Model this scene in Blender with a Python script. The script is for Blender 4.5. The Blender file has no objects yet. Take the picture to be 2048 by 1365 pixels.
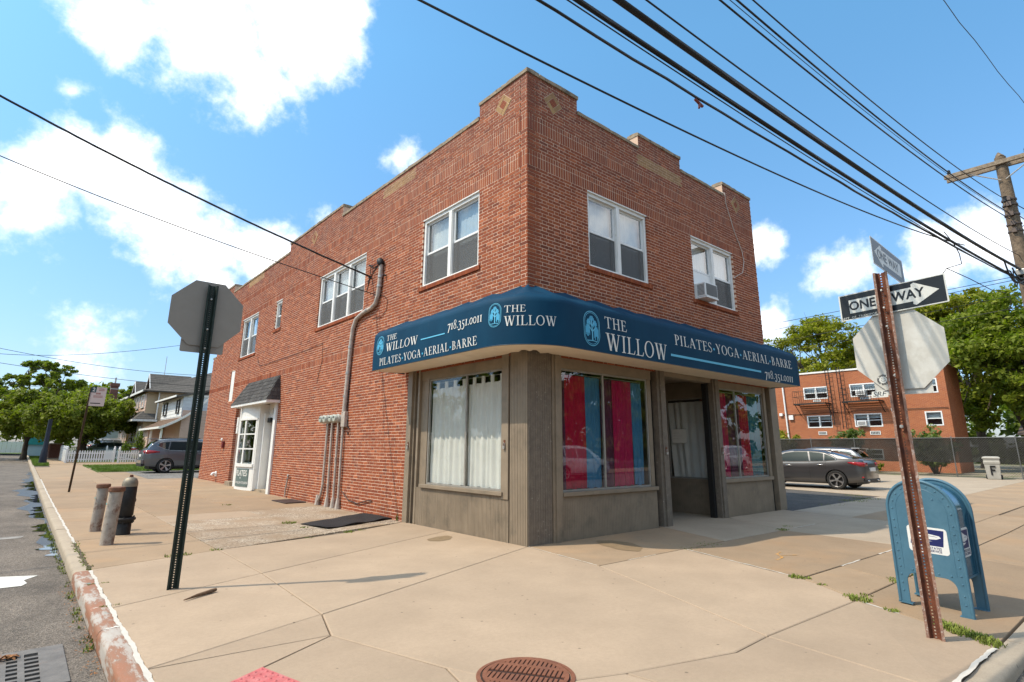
import bpy, bmesh, math, random
import numpy as np
from mathutils import Vector, Matrix

S = bpy.context.scene
COL = S.collection
rnd = random.Random(7)
nrs = np.random.RandomState(11)

# ------------------------------------------------------------------ camera
cam_d = bpy.data.cameras.new("camera")
cam = bpy.data.objects.new("camera", cam_d)
COL.objects.link(cam)
S.camera = cam
cam_d.sensor_fit = 'HORIZONTAL'
cam_d.sensor_width = 36.0
cam_d.lens = 1116.25 / 2048 * 36.0
cam_d.shift_y = -(682.5 - 626.7) / 2048
cam_d.clip_start = 0.05
cam_d.clip_end = 3000
CAM = Vector((-6.235, -6.863, 1.5))
_yaw, _pit, _rol = math.radians(40.6191), math.radians(13.5148), math.radians(0.3078)
_f = Vector((math.sin(_yaw) * math.cos(_pit), math.cos(_yaw) * math.cos(_pit), math.sin(_pit)))
_r = Vector((math.cos(_yaw), -math.sin(_yaw), 0))
_u = _r.cross(_f)
_r2 = _r * math.cos(_rol) + _u * math.sin(_rol)
_u2 = -_r * math.sin(_rol) + _u * math.cos(_rol)
cam.matrix_world = Matrix(((_r2.x, _u2.x, -_f.x, CAM.x), (_r2.y, _u2.y, -_f.y, CAM.y), (_r2.z, _u2.z, -_f.z, CAM.z), (0, 0, 0, 1)))

# ------------------------------------------------------------------ world and sun
SUN_TO = Vector((-0.68, 0.33, 1.0)).normalized()          # towards the sun
W = bpy.data.worlds.new("World")
S.world = W
W.use_nodes = True
wn, wl = W.node_tree.nodes, W.node_tree.links
wn.clear()
w_out = wn.new('ShaderNodeOutputWorld')
w_bg = wn.new('ShaderNodeBackground')
w_bg.inputs['Strength'].default_value = 0.15
sky = wn.new('ShaderNodeTexSky')
sky.sky_type = 'NISHITA'
sky.sun_disc = False
sky.sun_elevation = math.asin(SUN_TO.z)
sky.sun_rotation = math.atan2(SUN_TO.x, SUN_TO.y)
sky.altitude = 0
sky.air_density = 1.0
sky.dust_density = 1.0
sky.ozone_density = 1.6
tc = wn.new('ShaderNodeTexCoord')


def wmath(op, a, b=None, c=None):
    n = wn.new('ShaderNodeMath')
    n.operation = op
    for i, x in enumerate((a, b, c)):
        if x is None:
            continue
        if isinstance(x, (int, float)):
            n.inputs[i].default_value = x
        else:
            wl.new(x, n.inputs[i])
    return n.outputs[0]


def wnoise(scale, detail, rough=0.55):
    n = wn.new('ShaderNodeTexNoise')
    n.inputs['Scale'].default_value = scale
    n.inputs['Detail'].default_value = detail
    n.inputs['Roughness'].default_value = rough
    wl.new(tc.outputs['Generated'], n.inputs['Vector'])
    return n


# the clouds: billows round a few directions, broken up by noise, plus unseen clouds added to raise the fill light
n_big = wnoise(7.0, 9.0, 0.6)
n_fine = wnoise(22.0, 8.0, 0.62)
CLOUDS = [  # direction (x, y, z), angular radius, thickness
    (0.019, 0.8289, 0.5591, 0.0745, 1.1),
    (0.1152, 0.8051, 0.5818, 0.128, 1.3),
    (0.2181, 0.761, 0.611, 0.1147, 1.25),
    (0.1936, 0.8209, 0.5373, 0.0803, 1.0),
    (0.2499, 0.7303, 0.6358, 0.0793, 1.0),
    (-0.0361, 0.9444, 0.3268, 0.0864, 1.05),
    (0.0576, 0.9287, 0.3663, 0.1018, 1.15),
    (0.1139, 0.9369, 0.3305, 0.1001, 0.9),
    (0.178, 0.9352, 0.306, 0.0677, 0.6),
    (0.2665, 0.9144, 0.3047, 0.0878, 1.0),
    (0.3249, 0.8742, 0.3608, 0.0493, 0.4),
    (0.4112, 0.7725, 0.4839, 0.0498, 0.7),
    (0.4032, 0.7609, 0.5084, 0.0329, 0.45),
    (0.066, 0.9879, 0.1404, 0.0674, 0.35),
    (0.9188, 0.2868, 0.2713, 0.055, 0.8),
    (0.9475, 0.1739, 0.2684, 0.0495, 0.6),
    (0.9546, 0.1136, 0.2754, 0.0588, 0.8),
    (0.8628, 0.392, 0.3192, 0.0396, 0.8),
    (0.8971, 0.3962, 0.1956, 0.0473, 0.75),
    (0.2265, 0.947, 0.2278, 0.0932, 0.5),
    (-0.0174, 0.8853, 0.4646, 0.0185, 0.35),
    (0.342, -0.9046, 0.2544, 0.219, 1.2),  # from here on: out of view, added to brighten the shaded sides
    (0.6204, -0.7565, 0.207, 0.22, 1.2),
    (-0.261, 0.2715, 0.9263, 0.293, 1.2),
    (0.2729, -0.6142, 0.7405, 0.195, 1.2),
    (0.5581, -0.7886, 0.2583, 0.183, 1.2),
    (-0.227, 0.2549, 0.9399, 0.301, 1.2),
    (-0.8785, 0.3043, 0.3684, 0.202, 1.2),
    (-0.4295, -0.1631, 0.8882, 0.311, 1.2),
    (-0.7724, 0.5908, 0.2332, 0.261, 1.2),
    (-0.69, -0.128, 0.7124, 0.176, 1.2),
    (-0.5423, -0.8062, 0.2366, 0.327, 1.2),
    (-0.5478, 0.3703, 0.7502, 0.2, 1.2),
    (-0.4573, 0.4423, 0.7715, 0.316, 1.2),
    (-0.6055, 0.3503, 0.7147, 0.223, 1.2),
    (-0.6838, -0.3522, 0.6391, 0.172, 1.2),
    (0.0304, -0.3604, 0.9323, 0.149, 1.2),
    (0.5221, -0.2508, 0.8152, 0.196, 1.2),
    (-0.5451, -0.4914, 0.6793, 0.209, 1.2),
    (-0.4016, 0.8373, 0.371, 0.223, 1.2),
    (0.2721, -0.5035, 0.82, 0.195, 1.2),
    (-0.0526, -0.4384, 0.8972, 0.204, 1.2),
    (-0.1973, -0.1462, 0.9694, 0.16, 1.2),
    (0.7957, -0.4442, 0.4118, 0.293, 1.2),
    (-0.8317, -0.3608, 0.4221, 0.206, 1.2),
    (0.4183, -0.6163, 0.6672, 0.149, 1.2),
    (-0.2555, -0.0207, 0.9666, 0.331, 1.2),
]
dens = None
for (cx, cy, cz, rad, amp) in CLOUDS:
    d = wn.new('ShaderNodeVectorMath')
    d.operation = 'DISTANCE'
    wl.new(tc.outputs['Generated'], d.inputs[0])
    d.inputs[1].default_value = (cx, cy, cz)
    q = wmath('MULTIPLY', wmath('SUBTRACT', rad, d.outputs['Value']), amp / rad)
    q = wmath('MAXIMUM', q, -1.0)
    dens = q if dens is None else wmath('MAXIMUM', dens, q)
nz = wmath('ADD', wmath('MULTIPLY', wmath('SUBTRACT', n_big.outputs[0], 0.5), 2.1), wmath('MULTIPLY', wmath('SUBTRACT', n_fine.outputs[0], 0.5), 1.1))
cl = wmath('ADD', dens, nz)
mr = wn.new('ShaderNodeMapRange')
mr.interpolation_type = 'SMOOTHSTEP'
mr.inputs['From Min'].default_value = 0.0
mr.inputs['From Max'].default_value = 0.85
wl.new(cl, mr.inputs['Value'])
# haze near the horizon whitens the sky a little
sep = wn.new('ShaderNodeSeparateXYZ')
wl.new(tc.outputs['Generated'], sep.inputs[0])
sky_t = wn.new('ShaderNodeMix')
sky_t.data_type = 'RGBA'
sky_t.blend_type = 'MULTIPLY'
sky_t.inputs['Factor'].default_value = 1.0
wl.new(sky.outputs[0], sky_t.inputs['A'])
el = wn.new('ShaderNodeMapRange')
el.inputs['From Min'].default_value = 0.0
el.inputs['From Max'].default_value = 0.62
wl.new(sep.outputs['Z'], el.inputs['Value'])
grd = wn.new('ShaderNodeMix')
grd.data_type = 'RGBA'
grd.inputs['A'].default_value = (0.62, 0.65, 0.80, 1)
grd.inputs['B'].default_value = (0.76, 1.24, 1.28, 1)
wl.new(el.outputs[0], grd.inputs['Factor'])
wl.new(grd.outputs['Result'], sky_t.inputs['B'])
cmix = wn.new('ShaderNodeMix')
cmix.data_type = 'RGBA'
ccol = wn.new('ShaderNodeMix')
ccol.data_type = 'RGBA'
wl.new(n_big.outputs[0], ccol.inputs['Factor'])
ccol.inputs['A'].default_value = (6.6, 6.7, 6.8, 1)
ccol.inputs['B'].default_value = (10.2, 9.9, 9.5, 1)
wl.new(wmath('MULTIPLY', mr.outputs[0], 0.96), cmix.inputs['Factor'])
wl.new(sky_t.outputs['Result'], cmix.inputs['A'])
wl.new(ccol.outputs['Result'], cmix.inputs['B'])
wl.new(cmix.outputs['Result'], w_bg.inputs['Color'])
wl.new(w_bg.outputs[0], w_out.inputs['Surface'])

sun_d = bpy.data.lights.new("sun", 'SUN')
sun_d.energy = 3.0
sun_d.angle = math.radians(0.55)
sun_d.color = (1.0, 0.885, 0.72)
sun = bpy.data.objects.new("sun", sun_d)
COL.objects.link(sun)
sun.rotation_euler = SUN_TO.to_track_quat('Z', 'Y').to_euler()
sun.location = (-30, 17, 50)
S.view_settings.view_transform = 'Standard'
S.view_settings.look = 'None'
S.view_settings.gamma = 1.0
S.view_settings.exposure = 0.62
S.view_settings.use_curve_mapping = False
S.cycles.max_bounces = 6
S.cycles.transparent_max_bounces = 24
S.cycles.diffuse_bounces = 3
S.cycles.glossy_bounces = 3
S.cycles.caustics_reflective = False
S.cycles.caustics_refractive = False
S.cycles.use_denoising = True

# ------------------------------------------------------------------ materials
MATS = {}


def srgb(r, g, b):
    def f(c):
        c /= 255.0
        return c / 12.92 if c <= 0.04045 else ((c + 0.055) / 1.055) ** 2.4
    return (f(r), f(g), f(b))


class NT:
    def __init__(s, name):
        s.m = bpy.data.materials.new(name)
        s.m.use_nodes = True
        s.n = s.m.node_tree.nodes
        s.l = s.m.node_tree.links
        s.n.clear()
        s.out = s.n.new('ShaderNodeOutputMaterial')
        s.p = s.n.new('ShaderNodeBsdfPrincipled')
        s.l.new(s.p.outputs[0], s.out.inputs[0])
        g = s.n.new('ShaderNodeNewGeometry')
        s.pos = g.outputs['Position']

    def noise(s, scale, detail=4, rough=0.55, vec=None, dist=0.0):
        n = s.n.new('ShaderNodeTexNoise')
        n.inputs['Scale'].default_value = scale
        n.inputs['Detail'].default_value = detail
        n.inputs['Roughness'].default_value = rough
        n.inputs['Distortion'].default_value = dist
        s.l.new(vec if vec is not None else s.pos, n.inputs['Vector'])
        return n.outputs[0]

    def scaled(s, v):
        n = s.n.new('ShaderNodeVectorMath')
        n.operation = 'MULTIPLY'
        s.l.new(s.pos, n.inputs[0])
        n.inputs[1].default_value = v
        return n.outputs[0]

    def ramp(s, fac, stops):
        n = s.n.new('ShaderNodeValToRGB')
        e = n.color_ramp.elements
        while len(e) < len(stops):
            e.new(0.5)
        for i, (p, c) in enumerate(stops):
            e[i].position = p
            e[i].color = (c, c, c, 1) if isinstance(c, (int, float)) else (*c, 1)
        s.l.new(fac, n.inputs[0])
        return n.outputs[0]

    def mix(s, fac, a, b, blend='MIX'):
        n = s.n.new('ShaderNodeMix')
        n.data_type = 'RGBA'
        n.blend_type = blend
        for k, x in (('Factor', fac), ('A', a), ('B', b)):
            if isinstance(x, (int, float)):
                n.inputs[k].default_value = x if k == 'Factor' else (x, x, x, 1)
            elif isinstance(x, tuple):
                n.inputs[k].default_value = (*x, 1)
            else:
                s.l.new(x, n.inputs[k])
        return n.outputs['Result']

    def math(s, op, a, b=0.0):
        n = s.n.new('ShaderNodeMath')
        n.operation = op
        for i, x in enumerate((a, b)):
            if isinstance(x, (int, float)):
                n.inputs[i].default_value = x
            else:
                s.l.new(x, n.inputs[i])
        return n.outputs[0]

    def attr(s, name, kind='GEOMETRY'):
        n = s.n.new('ShaderNodeAttribute')
        n.attribute_type = kind
        n.attribute_name = name
        return n.outputs['Fac']

    def bump(s, h, strength, dist=0.01):
        n = s.n.new('ShaderNodeBump')
        n.inputs['Strength'].default_value = strength
        n.inputs['Distance'].default_value = dist
        s.l.new(h, n.inputs['Height'])
        s.l.new(n.outputs[0], s.p.inputs['Normal'])

    def set(s, col=None, rough=None, metal=None, spec=None):
        for k, x in (('Base Color', col), ('Roughness', rough), ('Metallic', metal), ('Specular IOR Level', spec)):
            if x is None:
                continue
            if isinstance(x, tuple):
                s.p.inputs[k].default_value = (*x, 1)
            elif isinstance(x, (int, float)):
                s.p.inputs[k].default_value = x
            else:
                s.l.new(x, s.p.inputs[k])


def mat(name, col, rough=0.7, metal=0.0, var=0.18, scale=5.0, bump=0.0, bscale=80.0, spec=0.4, col2=None, c2=(0.55, 0.7), c2scale=3.0):
    """plain material: base colour with two octaves of tonal variation, optional second colour in patches, fine relief"""
    if name in MATS:
        return MATS[name]
    t = NT(name)
    n1 = t.noise(scale, 6, 0.6)
    lo = tuple(c * (1 - var) for c in col)
    hi = tuple(min(1, c * (1 + var)) for c in col)
    c = t.ramp(n1, [(0.3, lo), (0.7, hi)])
    if col2 is not None:
        n2 = t.noise(c2scale, 7, 0.65)
        f = t.ramp(n2, [(c2[0], 0.0), (c2[1], 1.0)])
        c = t.mix(f, c, col2)
    n3 = t.noise(bscale, 3)
    t.set(c, rough, metal, spec)
    if bump:
        t.bump(n3, bump)
    MATS[name] = t.m
    return t.m


# ------------------------------------------------------------------ mesh helpers
WL = {}


def gz(x, y):
    z = 0.008 * min(50.0, max(0.0, y - 10)) + 0.006 * min(31.0, max(0.0, x - 9))
    if y < -4.44 and x > -1.2:                     # the pavement dips towards the front kerb
        z -= 0.058 * min(1.0, (-4.44 - y) / 1.0) * min(1.0, (x + 1.2) / 1.8)
    return z


def tag(o, label=None, cat=None, group=None, kind=None):
    if label:
        o['label'] = label
    if cat:
        o['category'] = cat
    if group:
        o['group'] = group
    if kind:
        o['kind'] = kind
    return o


def thing(name, loc, label, cat, group=None, kind=None):
    o = bpy.data.objects.new(name, None)
    o.empty_display_size = 0.2
    COL.objects.link(o)
    o.location = loc
    WL[o.name] = Vector(loc)
    return tag(o, label, cat, group, kind)


class MB:
    def __init__(s):
        s.v, s.f, s.t, s.mi = [], [], [], []
        s.tone = 0.5
        s.mat = 0

    def add(s, vs, fs):
        b = len(s.v)
        s.v.extend([tuple(x) for x in vs])
        for q in fs:
            s.f.append(tuple(b + i for i in q))
            s.t.append(s.tone)
            s.mi.append(s.mat)
        return s

    def box(s, x0, x1, y0, y1, z0, z1, M=None):
        vs = [Vector((x, y, z)) for z in (z0, z1) for y in (y0, y1) for x in (x0, x1)]
        if M is not None:
            vs = [M @ v for v in vs]
        fl = [(0, 2, 3, 1), (4, 5, 7, 6), (0, 1, 5, 4), (2, 6, 7, 3), (0, 4, 6, 2), (1, 3, 7, 5)]
        return s.add(vs, fl)

    def tube(s, pts, r, n=8, caps=True):
        pts = [Vector(p) for p in pts]
        k = len(pts)
        rs = r if isinstance(r, (list, tuple)) else [r] * k
        vs = []
        prev = None
        for i, p in enumerate(pts):
            d = (pts[min(i + 1, k - 1)] - pts[max(i - 1, 0)])
            if d.length < 1e-9:
                d = Vector((0, 0, 1))
            d.normalize()
            if prev is None:
                a = d.orthogonal().normalized()
            else:
                a = prev - d * prev.dot(d)
                a = a.normalized() if a.length > 1e-6 else d.orthogonal().normalized()
            prev = a
            b = d.cross(a)
            for j in range(n):
                th = 2 * math.pi * j / n
                vs.append(p + (a * math.cos(th) + b * math.sin(th)) * rs[i])
        fs = []
        for i in range(k - 1):
            for j in range(n):
                j2 = (j + 1) % n
                fs.append((i * n + j, i * n + j2, (i + 1) * n + j2, (i + 1) * n + j))
        if caps:
            fs.append(tuple(reversed(range(n))))
            fs.append(tuple(range((k - 1) * n, k * n)))
        return s.add(vs, fs)

    def lathe(s, prof, c=(0, 0, 0), n=20, M=None, caps=True):
        c = Vector(c)
        vs, fs = [], []
        for (r, z) in prof:
            for j in range(n):
                th = 2 * math.pi * j / n
                v = Vector((r * math.cos(th), r * math.sin(th), z))
                vs.append(c + (M @ v if M is not None else v))
        k = len(prof)
        for i in range(k - 1):
            for j in range(n):
                j2 = (j + 1) % n
                fs.append((i * n + j, i * n + j2, (i + 1) * n + j2, (i + 1) * n + j))
        if caps:
            fs.append(tuple(reversed(range(n))))
            fs.append(tuple(range((k - 1) * n, k * n)))
        return s.add(vs, fs)

    def prism(s, poly, fn, d0, d1):
        """poly: 2-D outline (counter-clockwise seen from +depth), fn(u, v, d) -> 3-D"""
        n = len(poly)
        vs = [fn(u, v, d0) for u, v in poly] + [fn(u, v, d1) for u, v in poly]
        fs = [tuple(reversed(range(n))), tuple(range(n, 2 * n))]
        for i in range(n):
            j = (i + 1) % n
            fs.append((i, j, n + j, n + i))
        return s.add(vs, fs)

    def grid(s, fn, nu, nv):
        vs = [fn(i / nu, j / nv) for j in range(nv + 1) for i in range(nu + 1)]
        fs = [(j * (nu + 1) + i, j * (nu + 1) + i + 1, (j + 1) * (nu + 1) + i + 1, (j + 1) * (nu + 1) + i) for j in range(nv) for i in range(nu)]
        return s.add(vs, fs)

    def build(s, name, mats, parent=None, smooth=None, label=None, cat=None, group=None, kind=None, bevel=0.0, local=False, subsurf=0, origin=None):
        if not isinstance(mats, (list, tuple)):
            mats = [mats]
        arr = np.array([tuple(v) for v in s.v], dtype=np.float64).reshape(-1, 3)
        if origin is not None:
            o3 = Vector(origin)
        else:
            mn, mx = arr.min(0), arr.max(0)
            o3 = Vector(((mn[0] + mx[0]) / 2, (mn[1] + mx[1]) / 2, mn[2]))
        arr = arr - np.array(o3)
        me = bpy.data.meshes.new(name)
        me.from_pydata(arr.tolist(), [], s.f)
        for m in mats:
            me.materials.append(m)
        if len(mats) > 1:
            me.polygons.foreach_set('material_index', s.mi)
        a = me.attributes.new('tone', 'FLOAT', 'FACE')
        a.data.foreach_set('value', s.t)
        ob = bpy.data.objects.new(name, me)
        COL.objects.link(ob)
        WL[ob.name] = o3
        if parent is not None:
            ob.parent = parent
            ob.location = o3 - WL[parent.name]
        else:
            ob.location = o3
        if smooth is not None:
            me.polygons.foreach_set('use_smooth', [True] * len(me.polygons))
            if smooth < 180:
                me.set_sharp_from_angle(angle=math.radians(smooth))
        if bevel:
            md = ob.modifiers.new('bevel', 'BEVEL')
            md.width = bevel
            md.segments = 2
            md.limit_method = 'ANGLE'
        if subsurf:
            md = ob.modifiers.new('sub', 'SUBSURF')
            md.levels = md.render_levels = subsurf
        me.update()
        return tag(ob, label, cat, group, kind)


def text_polys(body, size, align='CENTER', shear=0.0, space=1.0):
    """flat text from the built-in face: list of triangles / polygons in 2-D"""
    c = bpy.data.curves.new('txt', 'FONT')
    c.body = body
    c.size = size
    c.align_x = align
    c.align_y = 'CENTER'
    c.shear = shear
    c.space_character = space
    c.resolution_u = 3
    o = bpy.data.objects.new('txt', c)
    me = o.to_mesh()
    vs = [(v.co.x, v.co.y) for v in me.vertices]
    fs = [tuple(p.vertices) for p in me.polygons]
    o.to_mesh_clear()
    bpy.data.objects.remove(o)
    bpy.data.curves.remove(c)
    return vs, fs


def add_text(mb, body, size, fn, align='CENTER', d=0.002, sx=1.0, bold=0.0, space=1.0):
    vs, fs = text_polys(body, size, align, space=space)
    for k, (ox, oy) in enumerate([(0, 0)] if not bold else [(-bold, 0), (bold, 0), (0, bold), (0, -bold)]):
        mb.add([fn(u * sx + ox, v + oy, d + 0.0003 * k) for u, v in vs], fs)


def copy_tree(o, parent=None):
    c = o.copy()
    COL.objects.link(c)
    if parent is not None:
        c.parent = parent
    for ch in list(o.children):
        copy_tree(ch, c)
    return c


def copy_thing(o, loc, rz=0.0, label=None):
    c = copy_tree(o)
    c.location = loc
    c.rotation_euler = (0, 0, rz)
    if label:
        c['label'] = label
    return c

# ------------------------------------------------------------------ shared materials
M_brick = None


def make_brick_mat():
    t = NT('red_brick')
    tone = t.attr('tone')
    c = t.ramp(tone, [(0.0, (0.14, 0.040, 0.020)), (0.25, (0.22, 0.056, 0.022)), (0.5, (0.28, 0.070, 0.024)), (0.72, (0.34, 0.095, 0.030)), (0.89, (0.45, 0.14, 0.06)), (0.93, (0.46, 0.31, 0.13)), (1.0, (0.36, 0.24, 0.10))])
    n1 = t.noise(34, 5, 0.65)
    c = t.mix(t.ramp(n1, [(0.35, 0.0), (0.75, 0.55)]), c, (0.23, 0.06, 0.04))
    # weathering: dull upper courses, pale bloom in vertical streaks
    sepn = t.n.new('ShaderNodeSeparateXYZ')
    t.l.new(t.pos, sepn.inputs[0])
    hi = t.n.new('ShaderNodeMapRange')
    hi.inputs['From Min'].default_value = 6.0
    hi.inputs['From Max'].default_value = 8.3
    t.l.new(sepn.outputs['Z'], hi.inputs['Value'])
    soot = t.math('MULTIPLY', hi.outputs[0], t.ramp(t.noise(1.3, 6, 0.6), [(0.35, 0.1), (0.7, 0.75)]))
    c = t.mix(soot, c, (0.17, 0.075, 0.06))
    streak = t.noise(1.0, 5, 0.6, vec=t.scaled((1.6, 1.6, 0.35)))
    c = t.mix(t.ramp(streak, [(0.62, 0.0), (0.80, 0.35)]), c, (0.42, 0.22, 0.17))
    t.set(c, 0.85, 0.0, 0.25)
    t.bump(t.noise(120, 3), 0.35, 0.004)
    return t.m


def make_mortar_mat():
    t = NT('mortar')
    c = t.ramp(t.noise(3.0, 6, 0.6), [(0.3, (0.62, 0.42, 0.31)), (0.7, (0.80, 0.57, 0.43))])
    sepn = t.n.new('ShaderNodeSeparateXYZ')
    t.l.new(t.pos, sepn.inputs[0])
    hi = t.n.new('ShaderNodeMapRange')
    hi.inputs['From Min'].default_value = 5.5
    hi.inputs['From Max'].default_value = 8.3
    t.l.new(sepn.outputs['Z'], hi.inputs['Value'])
    c = t.mix(t.math('MULTIPLY', hi.outputs[0], 0.45), c, (0.42, 0.31, 0.23))
    t.set(c, 0.95, 0.0, 0.1)
    t.bump(t.noise(150, 3), 0.4, 0.004)
    return t.m


M_brick = make_brick_mat()
M_mortar = make_mortar_mat()
M_coping = mat('coping_stone', (0.30, 0.235, 0.165), 0.9, var=0.25, scale=6, bump=0.5, bscale=40, col2=(0.10, 0.085, 0.065), c2=(0.52, 0.68), c2scale=7)
M_white = mat('white_paint', (0.74, 0.73, 0.70), 0.45, var=0.05, scale=4, bump=0.05, bscale=50, col2=(0.55, 0.52, 0.46), c2=(0.6, 0.78), c2scale=5)
M_vinyl = mat('white_vinyl', (0.76, 0.76, 0.75), 0.35, var=0.03, scale=3)
M_store = mat('taupe_paint', (0.235, 0.185, 0.132), 0.5, var=0.14, scale=3, bump=0.12, bscale=60, col2=(0.145, 0.118, 0.086), c2=(0.52, 0.75), c2scale=2.2)
M_peel = mat('peeling_taupe_paint', (0.16, 0.13, 0.10), 0.7, var=0.2, scale=9, bump=0.5, bscale=45, col2=(0.33, 0.29, 0.24), c2=(0.63, 0.67), c2scale=26)
M_dark = mat('dark_gap', (0.012, 0.011, 0.010), 0.9, var=0.2)
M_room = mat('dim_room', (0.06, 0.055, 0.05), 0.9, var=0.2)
M_black = mat('black_rubber', (0.012, 0.012, 0.013), 0.75, var=0.3, scale=20, bump=0.6, bscale=120)
M_wire = mat('cable_sheath', (0.012, 0.012, 0.013), 0.55, var=0.2, scale=2)
M_galv = mat('galvanised_metal', (0.42, 0.40, 0.37), 0.45, 0.6, var=0.15, scale=8, col2=(0.30, 0.25, 0.20), c2=(0.55, 0.75), c2scale=9)
M_conduit = mat('weathered_conduit', (0.44, 0.38, 0.33), 0.6, 0.1, var=0.2, scale=10, col2=(0.20, 0.13, 0.09), c2=(0.58, 0.75), c2scale=14)
M_alu = mat('dull_aluminium', (0.26, 0.235, 0.205), 0.5, 0.15, var=0.05, scale=6)
M_aluw = mat('weathered_aluminium', (0.50, 0.48, 0.43), 0.55, 0.1, var=0.07, scale=2.5, col2=(0.62, 0.61, 0.57), c2=(0.5, 0.7), c2scale=4)
M_rust = mat('rusty_steel', (0.155, 0.052, 0.026), 0.85, 0.1, var=0.35, scale=14, bump=0.5, bscale=90, col2=(0.075, 0.030, 0.022), c2=(0.48, 0.7), c2scale=9)
M_rustedge = mat('chipped_paint_edge', (0.26, 0.15, 0.11), 0.8, 0.1, var=0.3, scale=30, bump=0.5, bscale=90, col2=(0.40, 0.33, 0.29), c2=(0.55, 0.62), c2scale=45)
M_green = mat('dark_green_post', (0.018, 0.030, 0.024), 0.5, 0.2, var=0.25, scale=12, col2=(0.035, 0.042, 0.034), c2=(0.55, 0.7), c2scale=20)
M_iron = mat('black_iron', (0.018, 0.018, 0.019), 0.55, 0.3, var=0.3, scale=14, bump=0.3, bscale=60, col2=(0.05, 0.03, 0.022), c2=(0.62, 0.75), c2scale=11)


def make_glass(name, tint=(0.75, 0.8, 0.8), base=0.08, gain=1.0, rough=0.0, opaque=0.0):
    t = NT(name)
    t.n.remove(t.p)
    tr = t.n.new('ShaderNodeBsdfTransparent')
    tr.inputs[0].default_value = (*tint, 1)
    gl = t.n.new('ShaderNodeBsdfGlossy')
    gl.inputs['Roughness'].default_value = rough
    gl.inputs['Color'].default_value = (0.95, 0.97, 1.0, 1)
    fr = t.n.new('ShaderNodeFresnel')
    fr.inputs[0].default_value = 1.5
    gn = t.n.new('ShaderNodeNewGeometry')
    f = t.math('MINIMUM', t.math('ADD', t.math('MULTIPLY', fr.outputs[0], gain), base), 1.0)
    f = t.math('MULTIPLY', f, t.math('SUBTRACT', 1.0, gn.outputs['Backfacing']))
    mx = t.n.new('ShaderNodeMixShader')
    t.l.new(f, mx.inputs[0])
    t.l.new(tr.outputs[0], mx.inputs[1])
    t.l.new(gl.outputs[0], mx.inputs[2])
    t.l.new(mx.outputs[0], t.out.inputs[0])
    # very slight waviness
    b = t.n.new('ShaderNodeBump')
    b.inputs['Strength'].default_value = 0.02
    t.l.new(t.noise(1.2, 2), b.inputs['Height'])
    t.l.new(b.outputs[0], gl.inputs['Normal'])
    return t.m


M_glass = make_glass('window_glass', (0.94, 0.965, 0.965), 0.12, 1.3)
M_shopglass = make_glass('shop_glass', (0.97, 0.98, 0.975), 0.04, 1.0)
M_carglass = make_glass('car_glass', (0.16, 0.18, 0.18), 0.10, 1.2)
M_blind = mat('pale_blind', (0.46, 0.50, 0.52), 0.8, var=0.05, scale=2)
M_screen = mat('insect_screen', (0.085, 0.085, 0.085), 0.8, var=0.15, scale=40)


def cloth_mat(name, col, transl=0.25, rough=0.8):
    t = NT(name)
    c = t.mix(t.ramp(t.noise(3, 5), [(0.3, 0.0), (0.7, 0.35)]), col, tuple(x * 0.7 for x in col))
    t.set(c, rough, 0.0, 0.2)
    tl = t.n.new('ShaderNodeBsdfTranslucent')
    t.l.new(c, tl.inputs[0])
    mx = t.n.new('ShaderNodeMixShader')
    mx.inputs[0].default_value = transl
    t.l.new(t.p.outputs[0], mx.inputs[1])
    t.l.new(tl.outputs[0], mx.inputs[2])
    t.l.new(mx.outputs[0], t.out.inputs[0])
    return t.m


def concrete(name, col, dark, speck=0.5, agg=0.0, rust=0.0):
    t = NT(name)
    tone = t.attr('tone')
    c = t.ramp(t.noise(0.9, 7, 0.62), [(0.3, tuple(x * 0.86 for x in col)), (0.7, tuple(min(1, x * 1.1) for x in col))])
    c = t.mix(t.math('MULTIPLY', t.ramp(t.noise(2.6, 8, 0.7), [(0.5, 0.0), (0.72, 0.6)]), 0.75), c, dark)
    c = t.mix(t.math('MULTIPLY', t.ramp(t.noise(95, 2), [(0.4, 0.0), (0.62, 1.0)]), 0.24 * speck), c, tuple(x * 0.5 for x in col))
    c = t.mix(t.math('MULTIPLY', t.ramp(t.noise(24, 5, 0.75), [(0.42, 0.0), (0.66, 1.0)]), 0.22), c, tuple(x * 0.6 for x in col))
    # gum spots and little pits
    v = t.n.new('ShaderNodeTexVoronoi')
    v.inputs['Scale'].default_value = 4.6
    t.l.new(t.pos, v.inputs['Vector'])
    spot = t.ramp(v.outputs['Distance'], [(0.045, 1.0), (0.07, 0.0)])
    c = t.mix(t.math('MULTIPLY', spot, 0.6), c, tuple(x * 0.22 for x in col))
    if rust:
        c = t.mix(t.math('MULTIPLY', t.ramp(t.noise(0.8, 5, 0.6), [(0.52, 0.0), (0.7, 1.0)]), rust), c, (0.46, 0.26, 0.12))
    if agg:
        v2 = t.n.new('ShaderNodeTexVoronoi')
        v2.inputs['Scale'].default_value = 48
        t.l.new(t.pos, v2.inputs['Vector'])
        pc = t.ramp(v2.outputs['Color'], [(0.2, (0.16, 0.12, 0.09)), (0.5, (0.34, 0.27, 0.20)), (0.8, (0.52, 0.45, 0.36))])
        patch = t.ramp(t.noise(0.9, 4), [(0.38, 0.0), (0.55, 1.0)])
        c = t.mix(t.math('MULTIPLY', patch, agg), c, pc)
        t.bump(v2.outputs['Distance'], 0.5, 0.01)
    else:
        t.bump(t.noise(110, 4), 0.22, 0.006)
    br = t.n.new('ShaderNodeMapRange')
    br.inputs['To Min'].default_value = 0.82
    br.inputs['To Max'].default_value = 1.16
    t.l.new(tone, br.inputs['Value'])
    c = t.mix(1.0, c, br.outputs[0], 'MULTIPLY')
    t.set(c, 0.9, 0.0, 0.25)
    return t.m


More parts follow.
